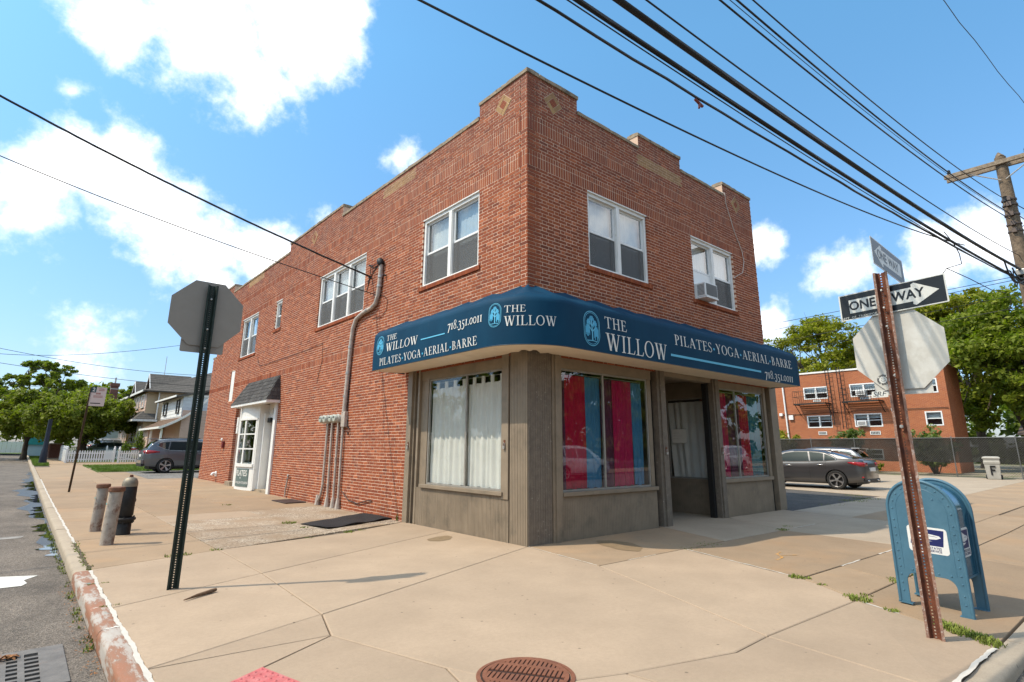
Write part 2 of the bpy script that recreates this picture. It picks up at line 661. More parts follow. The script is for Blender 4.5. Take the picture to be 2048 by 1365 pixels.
M_conc_new = concrete('new_concrete', (0.395, 0.297, 0.210), (0.34, 0.253, 0.176))
M_conc_old = concrete('old_concrete', (0.34, 0.245, 0.160), (0.265, 0.187, 0.118), 1.0, rust=0.25)
M_conc_agg = concrete('exposed_aggregate_concrete', (0.335, 0.242, 0.160), (0.26, 0.187, 0.125), 1.0, agg=0.85)
M_conc_grey = concrete('lot_concrete', (0.39, 0.315, 0.235), (0.32, 0.255, 0.19), 1.0)


def asphalt(name, col, dark, wet=False):
    t = NT(name)
    c = t.ramp(t.noise(0.7, 7, 0.65), [(0.32, dark), (0.7, col)])
    v = t.n.new('ShaderNodeTexVoronoi')
    v.inputs['Scale'].default_value = 85
    t.l.new(t.pos, v.inputs['Vector'])
    st = t.ramp(v.outputs['Color'], [(0.25, 0.55), (0.8, 1.5)])
    c = t.mix(0.85, c, st, 'MULTIPLY')
    c = t.mix(t.ramp(t.noise(2.2, 7, 0.7, vec=t.scaled((1, 0.45, 1))), [(0.5, 0.0), (0.72, 0.6)]), c, tuple(x * 0.45 for x in dark))
    t.set(c, 0.9, 0.0, 0.35)
    t.bump(v.outputs['Distance'], 0.7, 0.012)
    return t.m


M_road = asphalt('road_asphalt', (0.205, 0.172, 0.140), (0.115, 0.097, 0.080))
M_road_far = asphalt('pale_asphalt', (0.24, 0.225, 0.205), (0.17, 0.16, 0.145))
M_dirt = mat('joint_dirt', (0.10, 0.075, 0.05), 0.95, var=0.4, scale=12, bump=0.5, bscale=60, col2=(0.30, 0.24, 0.18), c2=(0.5, 0.62), c2scale=1.3)
M_ground = mat('bare_ground', (0.16, 0.14, 0.09), 0.95, var=0.3, scale=0.6, col2=(0.06, 0.09, 0.03), c2=(0.42, 0.6), c2scale=0.15)

# ------------------------------------------------------------------ ground, road, kerb, pavement
def sheet(name, x0, x1, y0, y1, dz, m, nx=1, ny=1, kind='structure', parent=None, edge=0.0):
    mb = MB()

    def fn(a, b):
        x = x0 + (x1 - x0) * a
        y = y0 + (y1 - y0) * b
        return (x, y, gz(x, y) + dz)
    mb.grid(fn, nx, ny)
    return mb.build(name, m, parent, kind=kind)


sheet('ground', -600, 600, -600, 600, -0.30, M_ground, 120, 120)
rb = MB()
ys = [-300, -120, -60, -30, -16, -5.76, -2.0, 10, 20, 30, 40, 50, 60, 300]
for i in range(len(ys) - 1):
    y0, y1 = ys[i], ys[i + 1]
    rb.add([(-15.2, y0, gz(-9, y0) - 0.13), (-5.5, y0, gz(-9, y0) - 0.13), (-5.5, y1, gz(-9, y1) - 0.13), (-15.2, y1, gz(-9, y1) - 0.13)], [(0, 1, 2, 3)])
xs = [-5.5, -2.0, 9, 20, 30, 40, 300]
for i in range(len(xs) - 1):
    x0, x1 = xs[i], xs[i + 1]
    rb.add([(x0, -16, gz(x0, 0) - 0.13), (x1, -16, gz(x1, 0) - 0.13), (x1, -5.76, gz(x1, 0) - 0.13), (x0, -5.76, gz(x0, 0) - 0.13)], [(0, 1, 2, 3)])
rb.add([(-5.5, -5.76, -0.13), (-2.0, -5.76, -0.13), (-2.0, -2.0, -0.13), (-5.5, -2.0, -0.13)], [(0, 1, 2, 3)])
rb.build('road', M_road, kind='structure')
# pavements across the streets (seen in the shop glass only)
sheet('far_pavement', -5, 120, -20, -16, -0.01, M_conc_old, 10, 1)

# kerb: rounded section swept round the corner
KX, KY, KR = -5.41, -5.71, 3.3
M_kerb = concrete('kerb_concrete', (0.40, 0.33, 0.25), (0.24, 0.19, 0.145), 1.0)


def steel_kerb_mat():
    t = NT('painted_rusty_kerb')
    n = t.noise(1.5, 8, 0.72, vec=t.scaled((4.0, 1.0, 4.0)))
    c = t.ramp(n, [(0.34, (0.40, 0.37, 0.33)), (0.46, (0.36, 0.31, 0.27)), (0.52, (0.25, 0.13, 0.08)), (0.62, (0.28, 0.115, 0.06)), (0.72, (0.40, 0.35, 0.30))])
    n2 = t.noise(3.3, 5, 0.6)
    c = t.mix(t.ramp(n2, [(0.63, 0.0), (0.68, 0.8)]), c, (0.10, 0.20, 0.19))
    n3 = t.noise(5.1, 5, 0.6)
    c = t.mix(t.ramp(n3, [(0.66, 0.0), (0.69, 0.9)]), c, (0.68, 0.66, 0.60))
    t.set(c, 0.7, 0.0, 0.4)
    t.bump(t.noise(40, 4), 0.5, 0.006)
    return t.m


M_kerbsteel = steel_kerb_mat()
prof = [(-0.085, -0.24), (-0.085, -0.045), (-0.078, -0.02), (-0.058, -0.003), (0.075, 0.0), (0.075, -0.24)]   # u towards the pavement


def kerb_piece(pts, nrm, m, parent, name='kerb_stone', jig=0.0):
    mb = MB()
    n = len(prof)
    vs = []
    for (x, y), (nx_, ny_) in zip(pts, nrm):
        for (u, z) in prof:
            vs.append((x + nx_ * u, y + ny_ * u, gz(x, y) + z + jig))
    fs = []
    for i in range(len(pts) - 1):
        for j in range(n):
            k = (j + 1) % n
            fs.append((i * n + j, i * n + k, (i + 1) * n + k, (i + 1) * n + j))
    fs.append(tuple(range(n)))
    fs.append(tuple(reversed(range((len(pts) - 1) * n, len(pts) * n))))
    mb.add(vs, fs)
    mb.tone = 0.5
    return mb.build(name, m, parent, smooth=40)


kerb = thing('kerb', (KX, 0, 0), None, None, kind='structure')
y = 2.16
while y < 120:
    L = 2.3 if y < 40 else 12
    kerb_piece([(KX, y + 0.006), (KX, y + L / 2), (KX, y + L - 0.006)], [(1, 0)] * 3, M_kerb if y < 26 or y > 36 else M_kerb, kerb, jig=rnd.uniform(-0.006, 0.004))
    y += L
kerb_piece([(KX, 2.15), (KX, 0.6), (KX, -0.72)], [(1, 0)] * 3, M_kerbsteel, kerb, 'steel_faced_kerb')
cx, cy = KX + KR, KY + KR
arc = [math.radians(180 + a) for a in np.linspace(0, 90, 13)]
kerb_piece([(KX, -0.735)] + [(cx + KR * math.cos(a), cy + KR * math.sin(a)) for a in arc], [(1, 0)] + [(-math.cos(a), -math.sin(a)) for a in arc], M_kerbsteel, kerb, 'steel_faced_kerb')
x = cx
while x < 80:
    L = 2.4
    kerb_piece([(x + 0.006, KY), (x + L - 0.006, KY)], [(0, 1)] * 2, M_kerb, kerb, jig=rnd.uniform(-0.005, 0.004))
    x += L

# pavement slabs
sw = thing('sidewalk', (0, 0, 0), None, None, kind='structure')


def slab(poly, m=None, gap=0.006, dz=0.0, parent=None, name='slab', tone=None, depth=0.11):
    m = m or M_conc_new
    c = Vector((sum(p[0] for p in poly) / len(poly), sum(p[1] for p in poly) / len(poly)))
    if m in (M_conc_old, M_conc_agg) and gap == 0.006:
        gap = 0.009
    n = len(poly)
    area = sum(poly[i][0] * poly[(i + 1) % n][1] - poly[(i + 1) % n][0] * poly[i][1] for i in range(n))
    if area < 0:
        poly = poly[::-1]
    out = []
    for i in range(n):
        p0, p1, p2 = Vector(poly[i - 1]), Vector(poly[i]), Vector(poly[(i + 1) % n])
        e1, e2 = (p1 - p0).normalized(), (p2 - p1).normalized()
        n1, n2 = Vector((-e1.y, e1.x)), Vector((-e2.y, e2.x))
        b = n1 + n2
        b = b / max(0.35, b.dot(n1)) if b.length > 1e-6 else n1
        out.append(p1 + b * gap)
    # drop near-duplicate corners, add a small chamfer as a second ring
    mb = MB()
    mb.tone = rnd.uniform(0.25, 0.75) if tone is None else tone
    inner = [p + (c - p).normalized() * 0.010 for p in out]
    k = len(out)
    vs = [(p.x, p.y, gz(p.x, p.y) + dz - depth) for p in out] + [(p.x, p.y, gz(p.x, p.y) + dz - 0.006) for p in out] + [(p.x, p.y, gz(p.x, p.y) + dz) for p in inner]
    fs = [tuple(reversed(range(k))), tuple(range(2 * k, 3 * k))]
    for i in range(k):
        j = (i + 1) % k
        fs.append((i, j, k + j, k + i))
        fs.append((k + i, k + j, 2 * k + j, 2 * k + i))
    mb.add(vs, fs)
    return mb.build(name, m, parent or sw)


EX = -5.325                                   # pavement edge at the kerb
EY = -5.625
N_, O_, A_ = M_conc_new, M_conc_old, M_conc_agg
S_ = [
    ([(EX, 2.2), (-3.75, 2.68), (-3.76, 0.65), (EX, 0.0)], N_),
    ([(EX, 0.0), (-3.76, 0.65), (-3.88, -1.46), (EX, -1.95)], N_),
    ([(-3.75, 2.68), (-1.5, 3.12), (0, 3.78), (0, 2.2), (-2.36, 1.23), (-3.76, 0.65)], N_),
    ([(-3.76, 0.65), (-2.36, 1.23), (0, 2.2), (0, 0), (-3.55, -1.34), (-3.88, -1.46)], N_),
    ([(0, 0), (-3.55, -1.34), (-3.88, -1.46), (-4.06, -2.08), (-3.73, -3.26), (-3.5, -3.85), (-2.84, -4.12), (-1.87, -4.40), (-1.32, -4.38), (-0.47, -2.25), (-0.24, -1.65)], N_),
    ([(0, 0), (3.57, -0.0), (2.94, -1.64), (-0.24, -1.65)], O_),
    ([(3.57, 0), (3.75, 1.5), (6.1, 1.5), (6.1, 0.0), (5.85, -0.2), (5.07, -1.68), (2.94, -1.64)], M_conc_grey),
    ([(6.1, 0.0), (8.67, -0.05), (8.3, -1.73), (5.07, -1.68), (5.85, -0.2)], M_conc_grey),
    ([(8.67, -0.30), (11.4, -0.32), (11.1, -1.80), (8.3, -1.73)], M_conc_grey),
    ([(11.4, -0.32), (14.9, -0.37), (14.2, -1.85), (11.1, -1.80)], M_conc_grey),
    ([(-0.24, -1.65), (1.74, -1.65), (1.10, -3.62), (0.89, -3.97), (0.52, -4.44), (-1.32, -4.38), (-0.47, -2.25)], N_),
    ([(1.74, -1.65), (5.0, -1.69), (4.75, -3.73), (1.10, -3.64)], O_),
    ([(5.0, -1.69), (8.3, -1.73), (8.1, -3.78), (4.75, -3.73)], M_conc_grey),
    ([(8.3, -1.73), (11.6, -1.80), (11.4, -3.8), (8.1, -3.78)], O_),
    ([(11.6, -1.80), (15.2, -1.87), (15.0, -3.85), (11.4, -3.8)], O_),
    ([(1.08, -3.65), (2.21, -3.68), (1.78, -4.44), (0.52, -4.44), (0.89, -3.97)], O_),
    ([(2.21, -3.68), (4.6, -3.73), (4.4, -4.46), (1.78, -4.44)], O_),
    ([(4.6, -3.73), (8.1, -3.78), (8.0, -4.5), (4.4, -4.46)], O_),
    ([(8.1, -3.78), (11.4, -3.8), (11.3, -4.5), (8.0, -4.5)], O_),
    ([(0.52, -4.44), (1.78, -4.44), (4.4, -4.46), (4.4, EY), (0.0, EY), (0.25, -5.2)], O_),
    ([(4.4, -4.46), (8.0, -4.5), (8.0, EY), (4.4, EY)], O_),
    ([(8.0, -4.5), (11.3, -4.5), (11.3, EY), (8.0, EY)], O_),
    ([(0.52, -4.44), (0.25, -5.2), (0.0, EY), (-1.5, EY), (-1.32, -4.38)], N_),
    ([(-1.32, -4.38), (-1.5, EY), (-2.11, EY), (-2.6, -5.55), (-2.84, -4.12), (-1.87, -4.40)], N_),
    # ramp slabs round the corner
    ([(-3.73, -3.26), (-3.5, -3.85), (-2.84, -4.12), (-2.6, -5.55), (-3.5, -5.22), (-4.12, -4.78)], N_),
    ([(-4.06, -2.08), (-3.73, -3.26), (-4.12, -4.78), (-4.72, -4.12), (-5.06, -3.48), (-4.94, -2.56)], N_),
    ([(EX, -1.96), (-3.88, -1.46), (-4.06, -2.08)], N_),
    ([(EX, -1.96), (-4.06, -2.08), (-4.94, -2.56), (-5.06, -3.48), (-5.24, -2.95), (EX, -2.41)], N_),
]
for poly, m in S_:
    slab(poly, m)
# older slabs along the side street
cols_ = [EX, -3.75, -1.9, 0.0]
rows_ = [None, 5.0, 7.9, 10.9, 14.5, 18.2, 22.2]
top0 = lambda x: 2.2 + (x - EX) / 5.325 * 1.6
for r in range(len(rows_) - 1):
    for c in range(3):
        xa, xb = cols_[c], cols_[c + 1]
        ya0 = top0(xa) if r == 0 else rows_[r] + rnd.uniform(-0.1, 0.1) * 0
        ya1 = top0(xb) if r == 0 else rows_[r]
        yb = rows_[r + 1]
        m = A_ if (c >= 1 and r <= 1) else O_
        if (r, c) == (1, 1):
            slab([(xa, ya0), (xb, ya1), (xb, 6.6), (xa, 6.6)], A_)
            slab([(xa, 6.6), (xb, 6.6), (xb, yb), (xa, yb)], N_, tone=0.35)
            continue
        slab([(xa, ya0), (xb, ya1), (xb, yb), (xa, yb)], m)
# walk beyond the building and its driveway apron
for i, yy in enumerate(np.arange(22.2, 60, 2.4)):
    y1 = yy + 2.4
    if yy < 36:
        slab([(EX, yy), (-3.0, yy), (-3.0, y1), (EX, y1)], O_, tone=0.7)
    else:
        slab([(-4.6, yy), (-3.0, yy), (-3.0, y1), (-4.6, y1)], O_, tone=0.75)
slab([(-3.0, 22.2), (-1.8, 22.2), (-1.8, 29.1), (-3.0, 29.1)], O_)
sheet('pavement_bed', EX, 0.0, -1.9, 22.2, -0.022, M_dirt, 3, 12)
sheet('pavement_bed', 0.0, 15.0, EY + 0.02, 0.0, -0.022, M_dirt, 8, 3)
sheet('pavement_bed', -2.1, 0.0, EY + 0.02, -1.9, -0.022, M_dirt, 3, 3)
sheet('pavement_bed', EX, -3.0, 22.2, 60, -0.03, M_dirt, 2, 12)

# parking lot at the right: dark strip of asphalt, then pale concrete up to the fence
mb = MB()
mb.prism([(8.68, -0.29), (14.9, -0.36), (15.4, 1.2), (15.95, 3.0), (16.4, 26), (8.68, 26)], lambda u, v, d: (u, v, gz(u, v) + d), -0.2, -0.015)
mb.build('asphalt_strip', asphalt('strip_asphalt', (0.115, 0.105, 0.095), (0.06, 0.056, 0.05)), kind='structure')
lot = thing('parking_lot', (22, 5, gz(22, 5)), None, None, kind='structure')
for (xa, xb) in ((15.0, 18.2), (18.2, 22.0), (22.0, 26.0), (26.0, 30.4)):
    for (ya, yb) in ((-2.0, 3.5), (3.5, 12), (12, 26)):
        if xa == 15.0 and ya < 3:
            slab([(15.0, -0.40), (15.45, 1.2), (16.0, 3.5), (xb, 3.5), (xb, ya), (15.2, ya)], M_conc_grey, parent=lot, tone=0.75)
        else:
            slab([(max(xa, 16.42) if ya > 3 else xa, ya), (xb, ya), (xb, yb), (max(xa, 16.42) if ya > 3 else xa, yb)], M_conc_grey, parent=lot, tone=rnd.uniform(0.6, 0.9))
for (xa, xb) in ((15.2, 18.4), (18.4, 22.0), (22.0, 26.0), (26.0, 30.4), (30.4, 36), (36, 44)):
    slab([(xa, -2.0), (xb, -2.0), (xb, EY), (xa, EY)], O_, tone=0.8)
slab([(11.3, -4.5), (15.2, -4.5), (15.2, EY), (11.3, EY)], O_)
slab([(11.4, -3.85), (15.2, -3.87), (15.2, -4.5), (11.3, -4.5)], O_)
sheet('lot_bed', 8.7, 44, EY + 0.02, 26, -0.2, M_dirt, 8, 8)

# driveway behind the building
mb = MB()
mb.prism([(-1.8, 22.2), (14, 22.2), (14, 29.1), (-1.8, 29.1)], lambda u, v, d: (u, v, gz(u, v) + d), -0.2, 0.0)
mb.build('driveway', M_road_far, kind='structure')

# ---- road markings and wet gutter
M_line = mat('worn_road_paint', (0.68, 0.66, 0.60), 0.6, var=0.06, scale=6, col2=(0.40, 0.38, 0.34), c2=(0.56, 0.68), c2scale=9)
mb = MB()
mb.add([(-9.2, 2.42, -0.126), (-5.95, 2.37, -0.126), (-5.90, 2.5, -0.126), (-5.93, 2.72, -0.126), (-5.79, 2.95, -0.126), (-6.2, 3.16, -0.126), (-9.2, 3.3, -0.126)], [(0, 1, 2, 3, 4, 5, 6)])
mb.build('crosswalk_stripe', M_line, kind='structure')
mb = MB()
mb.add([(-9.2, 7.05, -0.126), (-5.95, 6.95, -0.126), (-5.9, 7.25, -0.126), (-9.2, 7.4, -0.126)], [(0, 1, 2, 3)])
mb.build('stop_line', mat('faded_road_paint', (0.30, 0.285, 0.26), 0.8, var=0.15, scale=5, col2=(0.17, 0.155, 0.14), c2=(0.45, 0.6), c2scale=4), kind='structure')


def water_mat():
    t = NT('gutter_water')
    t.set((0.015, 0.018, 0.018), 0.02, 0.0, 0.6)
    t.bump(t.noise(5, 2), 0.02, 0.004)
    return t.m


M_water = water_mat()
M_wet = mat('wet_asphalt', (0.045, 0.042, 0.04), 0.35, var=0.35, scale=9, bump=0.35, bscale=120, spec=0.5)
for nm, m, dz, segs in (('wet_gutter', M_wet, -0.126, [(3.9, 34, 0.62)]), ('puddle', M_water, -0.122, [(4.45, 5.9, 0.42), (6.3, 9.4, 0.34), (10.2, 13.2, 0.42), (14.0, 17.5, 0.36), (19, 25, 0.5)])):
    for (ya, yb, wmax) in segs:
        mb = MB()
        L, Rr = [], []
        n = 40
        for i in range(n + 1):
            a = i / n
            y = ya + (yb - ya) * a
            env = math.sin(math.pi * a) ** 0.5
            w = wmax * env * (0.55 + 0.45 * math.sin(y * 5.1 + 1.3) * math.sin(y * 2.3) + 0.15 * math.sin(y * 17.0))
            L.append((-5.50 - max(0.015, w), y, gz(-9, y) + dz))
            Rr.append((-5.497 - (0.02 if nm == 'puddle' else 0.0) * (1 + math.sin(y * 9)), y, gz(-9, y) + dz))
        mb.add(L + Rr, [(i, n + 1 + i, n + 2 + i, i + 1) for i in range(n)])
        mb.build(nm, m, kind='structure')

# ---- sealant lines in the joints
M_seal = mat('white_sealant', (0.54, 0.50, 0.44), 0.7, var=0.08, scale=8, col2=(0.36, 0.31, 0.25), c2=(0.62, 0.68), c2scale=16)


def ribbon(mb, pts, w, dz=0.004, wob=0.35, step=0.06):
    pts = [Vector((p[0], p[1])) for p in pts]
    L, Rr = [], []
    for i in range(len(pts) - 1):
        a, b = pts[i], pts[i + 1]
        n = max(1, int((b - a).length / step))
        t = (b - a).normalized()
        nn = Vector((-t.y, t.x))
        for k in range(n + (1 if i == len(pts) - 2 else 0)):
            p = a + (b - a) * (k / n)
            q_ = (p.x * 3.1 + p.y * 2.3)
            j = (math.sin(q_ * 4.7) + math.sin(q_ * 1.9 + 1)) * w * wob * 0.35
            ww = w * (1 + wob * (0.5 * math.sin(q_ * 7.3) + 0.5 * math.sin(q_ * 17.1 + 2) + 0.35 * rnd.uniform(-1, 1)))
            for arr, sg in ((L, 1), (Rr, -1)):
                q = p + nn * (sg * ww / 2 + j)
                arr.append((q.x, q.y, gz(q.x, q.y) + dz))
    n = len(L)
    mb.add(L + Rr, [(i, i + 1, n + i + 1, n + i) for i in range(n - 1)])


mb = MB()
ribbon(mb, [(-5.33, 2.12), (-5.34, 0.4), (-5.335, -1.0), (-5.34, -1.9), (-5.33, -2.45), (-5.24, -2.95), (-5.06, -3.48), (-4.72, -4.12)], 0.034)
ribbon(mb, [(-5.335, 4.7), (-5.33, 9), (-5.34, 16), (-5.33, 24)], 0.035)
ribbon(mb, [(0.0, -0.02), (-0.12, -0.8), (-0.24, -1.62)], 0.014, wob=0.5)
ribbon(mb, [(0.35, -1.66), (1.0, -1.65)], 0.012, wob=0.5)
ribbon(mb, [(1.73, -1.70), (1.5, -2.4), (1.32, -2.95), (1.12, -3.55)], 0.022, wob=0.5)
ribbon(mb, [(2.25, -3.68), (2.9, -3.7)], 0.022, wob=0.6)
ribbon(mb, [(3.6, -3.71), (4.4, -3.73)], 0.022, wob=0.6)
ribbon(mb, [(0.47, -4.50), (0.36, -4.85)], 0.02, wob=0.6)
ribbon(mb, [(-0.1, EY + 0.0), (-0.9, EY), (-1.7, EY)], 0.035)
ribbon(mb, [(5.4, -1.70), (6.4, -1.71)], 0.015, wob=0.6)
mb.build('joint_sealant', M_seal, kind='structure')
mb = MB()
ribbon(mb, [(-5.335, 2.2), (-5.33, 4.7)], 0.04, wob=0.5)
mb.build('joint_dirt', M_dirt, kind='structure')
# orange survey mark
mb = MB()
ribbon(mb, [(1.98, -2.95), (2.25, -2.93), (2.4, -2.75), (2.62, -2.72)], 0.03, wob=0.8, step=0.03)
ribbon(mb, [(2.32, -2.85), (2.6, -2.98)], 0.02, wob=0.8, step=0.03)
mb.build('survey_mark', mat('orange_survey_paint', (0.50, 0.25, 0.06), 0.8, var=0.1, scale=9, col2=(0.42, 0.30, 0.18), c2=(0.48, 0.56), c2scale=22), kind='structure')
# old damp stains on the pavement
M_stain = mat('damp_stain', (0.215, 0.15, 0.085), 0.75, var=0.12, scale=12, bump=0.2, bscale=110)
for (px, py, ra, rbb, rot) in ((-0.62, 1.50, 0.30, 0.17, 0.5), (1.22, -0.82, 0.27, 0.52, -0.35)):
    mb = MB()
    n = 40
    vs = []
    for i in range(n):
        a = 2 * math.pi * i / n
        k = 1 + 0.06 * math.sin(3 * a + 1) + 0.04 * math.sin(7 * a)
        u, v = ra * k * math.cos(a), rbb * k * math.sin(a)
        vs.append((px + u * math.cos(rot) - v * math.sin(rot), py + u * math.sin(rot) + v * math.cos(rot), 0.004))
    mb.add(vs, [tuple(range(n))])
    mb.build('damp_stain', M_stain, kind='structure')

# ---- grass and weeds (nobody could count the blades)
M_grass = mat('lawn_grass', (0.115, 0.19, 0.022), 0.8, var=0.35, scale=3, spec=0.2, col2=(0.17, 0.20, 0.035), c2=(0.5, 0.7), c2scale=1.2)
M_weed = mat('weeds', (0.16, 0.20, 0.035), 0.8, var=0.4, scale=30, spec=0.2, col2=(0.20, 0.17, 0.05), c2=(0.55, 0.7), c2scale=14)
M_soil = mat('lawn_soil', (0.10, 0.15, 0.03), 0.95, var=0.3, scale=4)


def blades(mb, x, y, n, r, h, z=0.0, lean=0.6):
    if h < 0.085 and z <= 0.0:
        h *= 0.62
        lean *= 1.8
    for _ in range(n):
        a = rnd.uniform(0, 6.283)
        q = r * math.sqrt(rnd.random())
        bx, by = x + q * math.cos(a), y + q * math.sin(a)
        hh = h * rnd.uniform(0.5, 1.15)
        la = rnd.uniform(0, 6.283)
        ll = hh * lean * rnd.random()
        w = rnd.uniform(0.003, 0.007) * (1 + h * 4)
        t = Vector((math.cos(la + 1.57), math.sin(la + 1.57), 0)) * w
        b = Vector((bx, by, gz(bx, by) + z - 0.004))
        m = b + Vector((math.cos(la) * ll * 0.4, math.sin(la) * ll * 0.4, hh * 0.65))
        e = b + Vector((math.cos(la) * ll, math.sin(la) * ll, hh))
        k = len(mb.v)
        mb.v += [tuple(b - t), tuple(b + t), tuple(m + t * 0.7), tuple(m - t * 0.7), tuple(e)]
        mb.f += [(k, k + 1, k + 2, k + 3), (k + 3, k + 2, k + 4)]
        mb.t += [0.5, 0.5]
        mb.mi += [0, 0]


mb = MB()
for (px, py, n, r, h) in ((-4.35, 2.53, 60, 0.12, 0.06), (-4.2, 2.56, 40, 0.1, 0.05), (-3.78, 2.7, 40, 0.1, 0.05), (-1.5, 3.12, 60, 0.1, 0.06), (-1.2, 3.22, 30, 0.07, 0.04), (-2.3, 2.95, 30, 0.1, 0.03),
                          (-1.9, 5.0, 90, 0.14, 0.07), (-1.65, 4.6, 40, 0.08, 0.05), (-1.9, 4.2, 40, 0.08, 0.05), (-1.9, 9.5, 40, 0.12, 0.06), (0.02, 4.05, 30, 0.04, 0.16), (-0.06, 4.9, 20, 0.04, 0.06),
                          (1.08, -3.60, 90, 0.09, 0.07), (1.12, -3.7, 40, 0.06, 0.05), (0.92, -3.95, 30, 0.06, 0.04), (0.60, -4.36, 60, 0.08, 0.05), (0.53, -4.46, 110, 0.11, 0.08), (0.40, -4.78, 50, 0.06, 0.06), (0.80, -4.44, 30, 0.07, 0.04),
                          (1.78, -4.44, 40, 0.1, 0.05), (1.9, -4.40, 30, 0.1, 0.04), (5.05, -1.66, 60, 0.12, 0.05), (4.9, -1.69, 30, 0.1, 0.04), (5.6, -1.5, 30, 0.1, 0.04), (2.4, -1.66, 60, 0.25, 0.03), (1.9, -1.66, 40, 0.2, 0.025),
                          (12.6, -0.34, 120, 0.4, 0.06), (13.6, -0.36, 120, 0.4, 0.06), (11, -0.33, 60, 0.4, 0.04), (14.6, 0.3, 60, 0.3, 0.05), (2.3, -4.5, 40, 0.2, 0.04), (4.4, -4.47, 40, 0.2, 0.05)):
    blades(mb, px, py, n, r, h)
for i in range(46):
    a = i / 45
    px, py = 0.30 - 0.30 * a + rnd.uniform(-0.05, 0.10), -5.15 - 0.46 * a
    blades(mb, px, py, 22, 0.07, 0.075)
for i in range(40):
    a = i / 39
    blades(mb, -5.335 + rnd.uniform(-0.03, 0.03), 2.2 + 2.6 * a, 10, 0.035, 0.03)
for i in range(70):
    blades(mb, -5.52 - rnd.random() * 0.04, rnd.uniform(-0.9, 3.2) if i < 25 else rnd.uniform(3.2, 7.5), 8, 0.04, 0.06, z=-0.13)
for (px, py) in ((-5.33, 1.25), (-5.335, 0.1)):
    for _ in range(8):
        blades(mb, px + rnd.uniform(-0.08, 0.1), py + rnd.uniform(-0.02, 0.02), 8, 0.02, 0.02)
mb.build('weeds', M_weed, kind='stuff')


def lawn(poly, n, h, name='lawn_grass', dz=0.03):
    xs_, ys_ = [p[0] for p in poly], [p[1] for p in poly]
    sb = MB()
    sb.prism(poly, lambda u, v, d: (u, v, gz(u, v) + d), -0.1, dz)
    sb.build('lawn', M_soil, kind='structure')
    gb = MB()
    c = 0
    while c < n:
        x, y = rnd.uniform(min(xs_), max(xs_)), rnd.uniform(min(ys_), max(ys_))
        ins = False
        k = len(poly)
        for i in range(k):
            (xa, ya), (xb, yb) = poly[i], poly[(i + 1) % k]
            if (ya > y) != (yb > y) and x < (xb - xa) * (y - ya) / (yb - ya) + xa:
                ins = not ins
        if ins:
            blades(gb, x, y, 4, 0.10, h, z=dz, lean=0.8)
            c += 4
    gb.build(name, M_grass, kind='stuff')


lawn([(-2.9, 29.2), (4.5, 29.2), (4.5, 33.0), (-2.95, 33.0)], 15000, 0.09)
lawn([(-2.95, 34.0), (4.5, 34.0), (4.5, 38.2), (-3.0, 38.2)], 9000, 0.09)
lawn([(EX, 39.2), (-4.62, 39.2), (-4.62, 60), (EX, 60)], 9000, 0.12)
lawn([(-2.9, 44.6), (3.0, 44.6), (3.0, 58), (-2.9, 58)], 7000, 0.1)
mb = MB()
mb.prism([(-3.0, 33.0), (8, 33.0), (8, 34.0), (-3.0, 34.0)], lambda u, v, d: (u, v, gz(u, v) + d), -0.1, 0.012)
mb.build('garden_path', O_, kind='structure')
mb = MB()
mb.prism([(-3.0, 38.2), (12, 38.2), (12, 44.5), (-3.0, 44.5)], lambda u, v, d: (u, v, gz(u, v) + d), -0.1, 0.006)
mb.build('driveway', O_, kind='structure')

# ------------------------------------------------------------------ the corner building
BW, BL = 8.66, 21.65
bld = thing('brick_building', (0, 0, 0), 'two storey red brick corner building with a taupe shopfront and stepped parapet', 'building')
fL = lambda u, z, d: (-d, u, z)
fF = lambda u, z, d: (u, -d, z)


def rowlist(front):
    rows = []
    z = -0.12
    if not front:
        n = 58
        p = (3.777 + 0.12) / n
        for i in range(n):
            rows.append((z, z + p, 'f'))
            z += p
        rows.append((3.777, 3.985, 's'))
        z = 3.985
    else:
        z = 3.05
        n = 14
        p = (3.985 - 3.05) / n
        for i in range(n):
            rows.append((z, z + p, 'f'))
            z += p
        z = 3.985
    n = 38
    p = (6.541 - 3.985) / n
    for i in range(n):
        rows.append((z, z + p, 'f'))
        z += p
    rows += [(6.541, 6.758, 's'), (6.758, 6.863, 'h')]
    z = 6.863
    p = (7.279 - 6.863) / 6
    for i in range(6):
        rows.append((z, z + p, 'f'))
        z += p
    rows += [(7.279, 7.503, 's'), (7.503, 7.606, 'h')]
    z = 7.606
    for i in range(13):
        rows.append((z, z + 0.066, 'f'))
        z += 0.066
    return rows


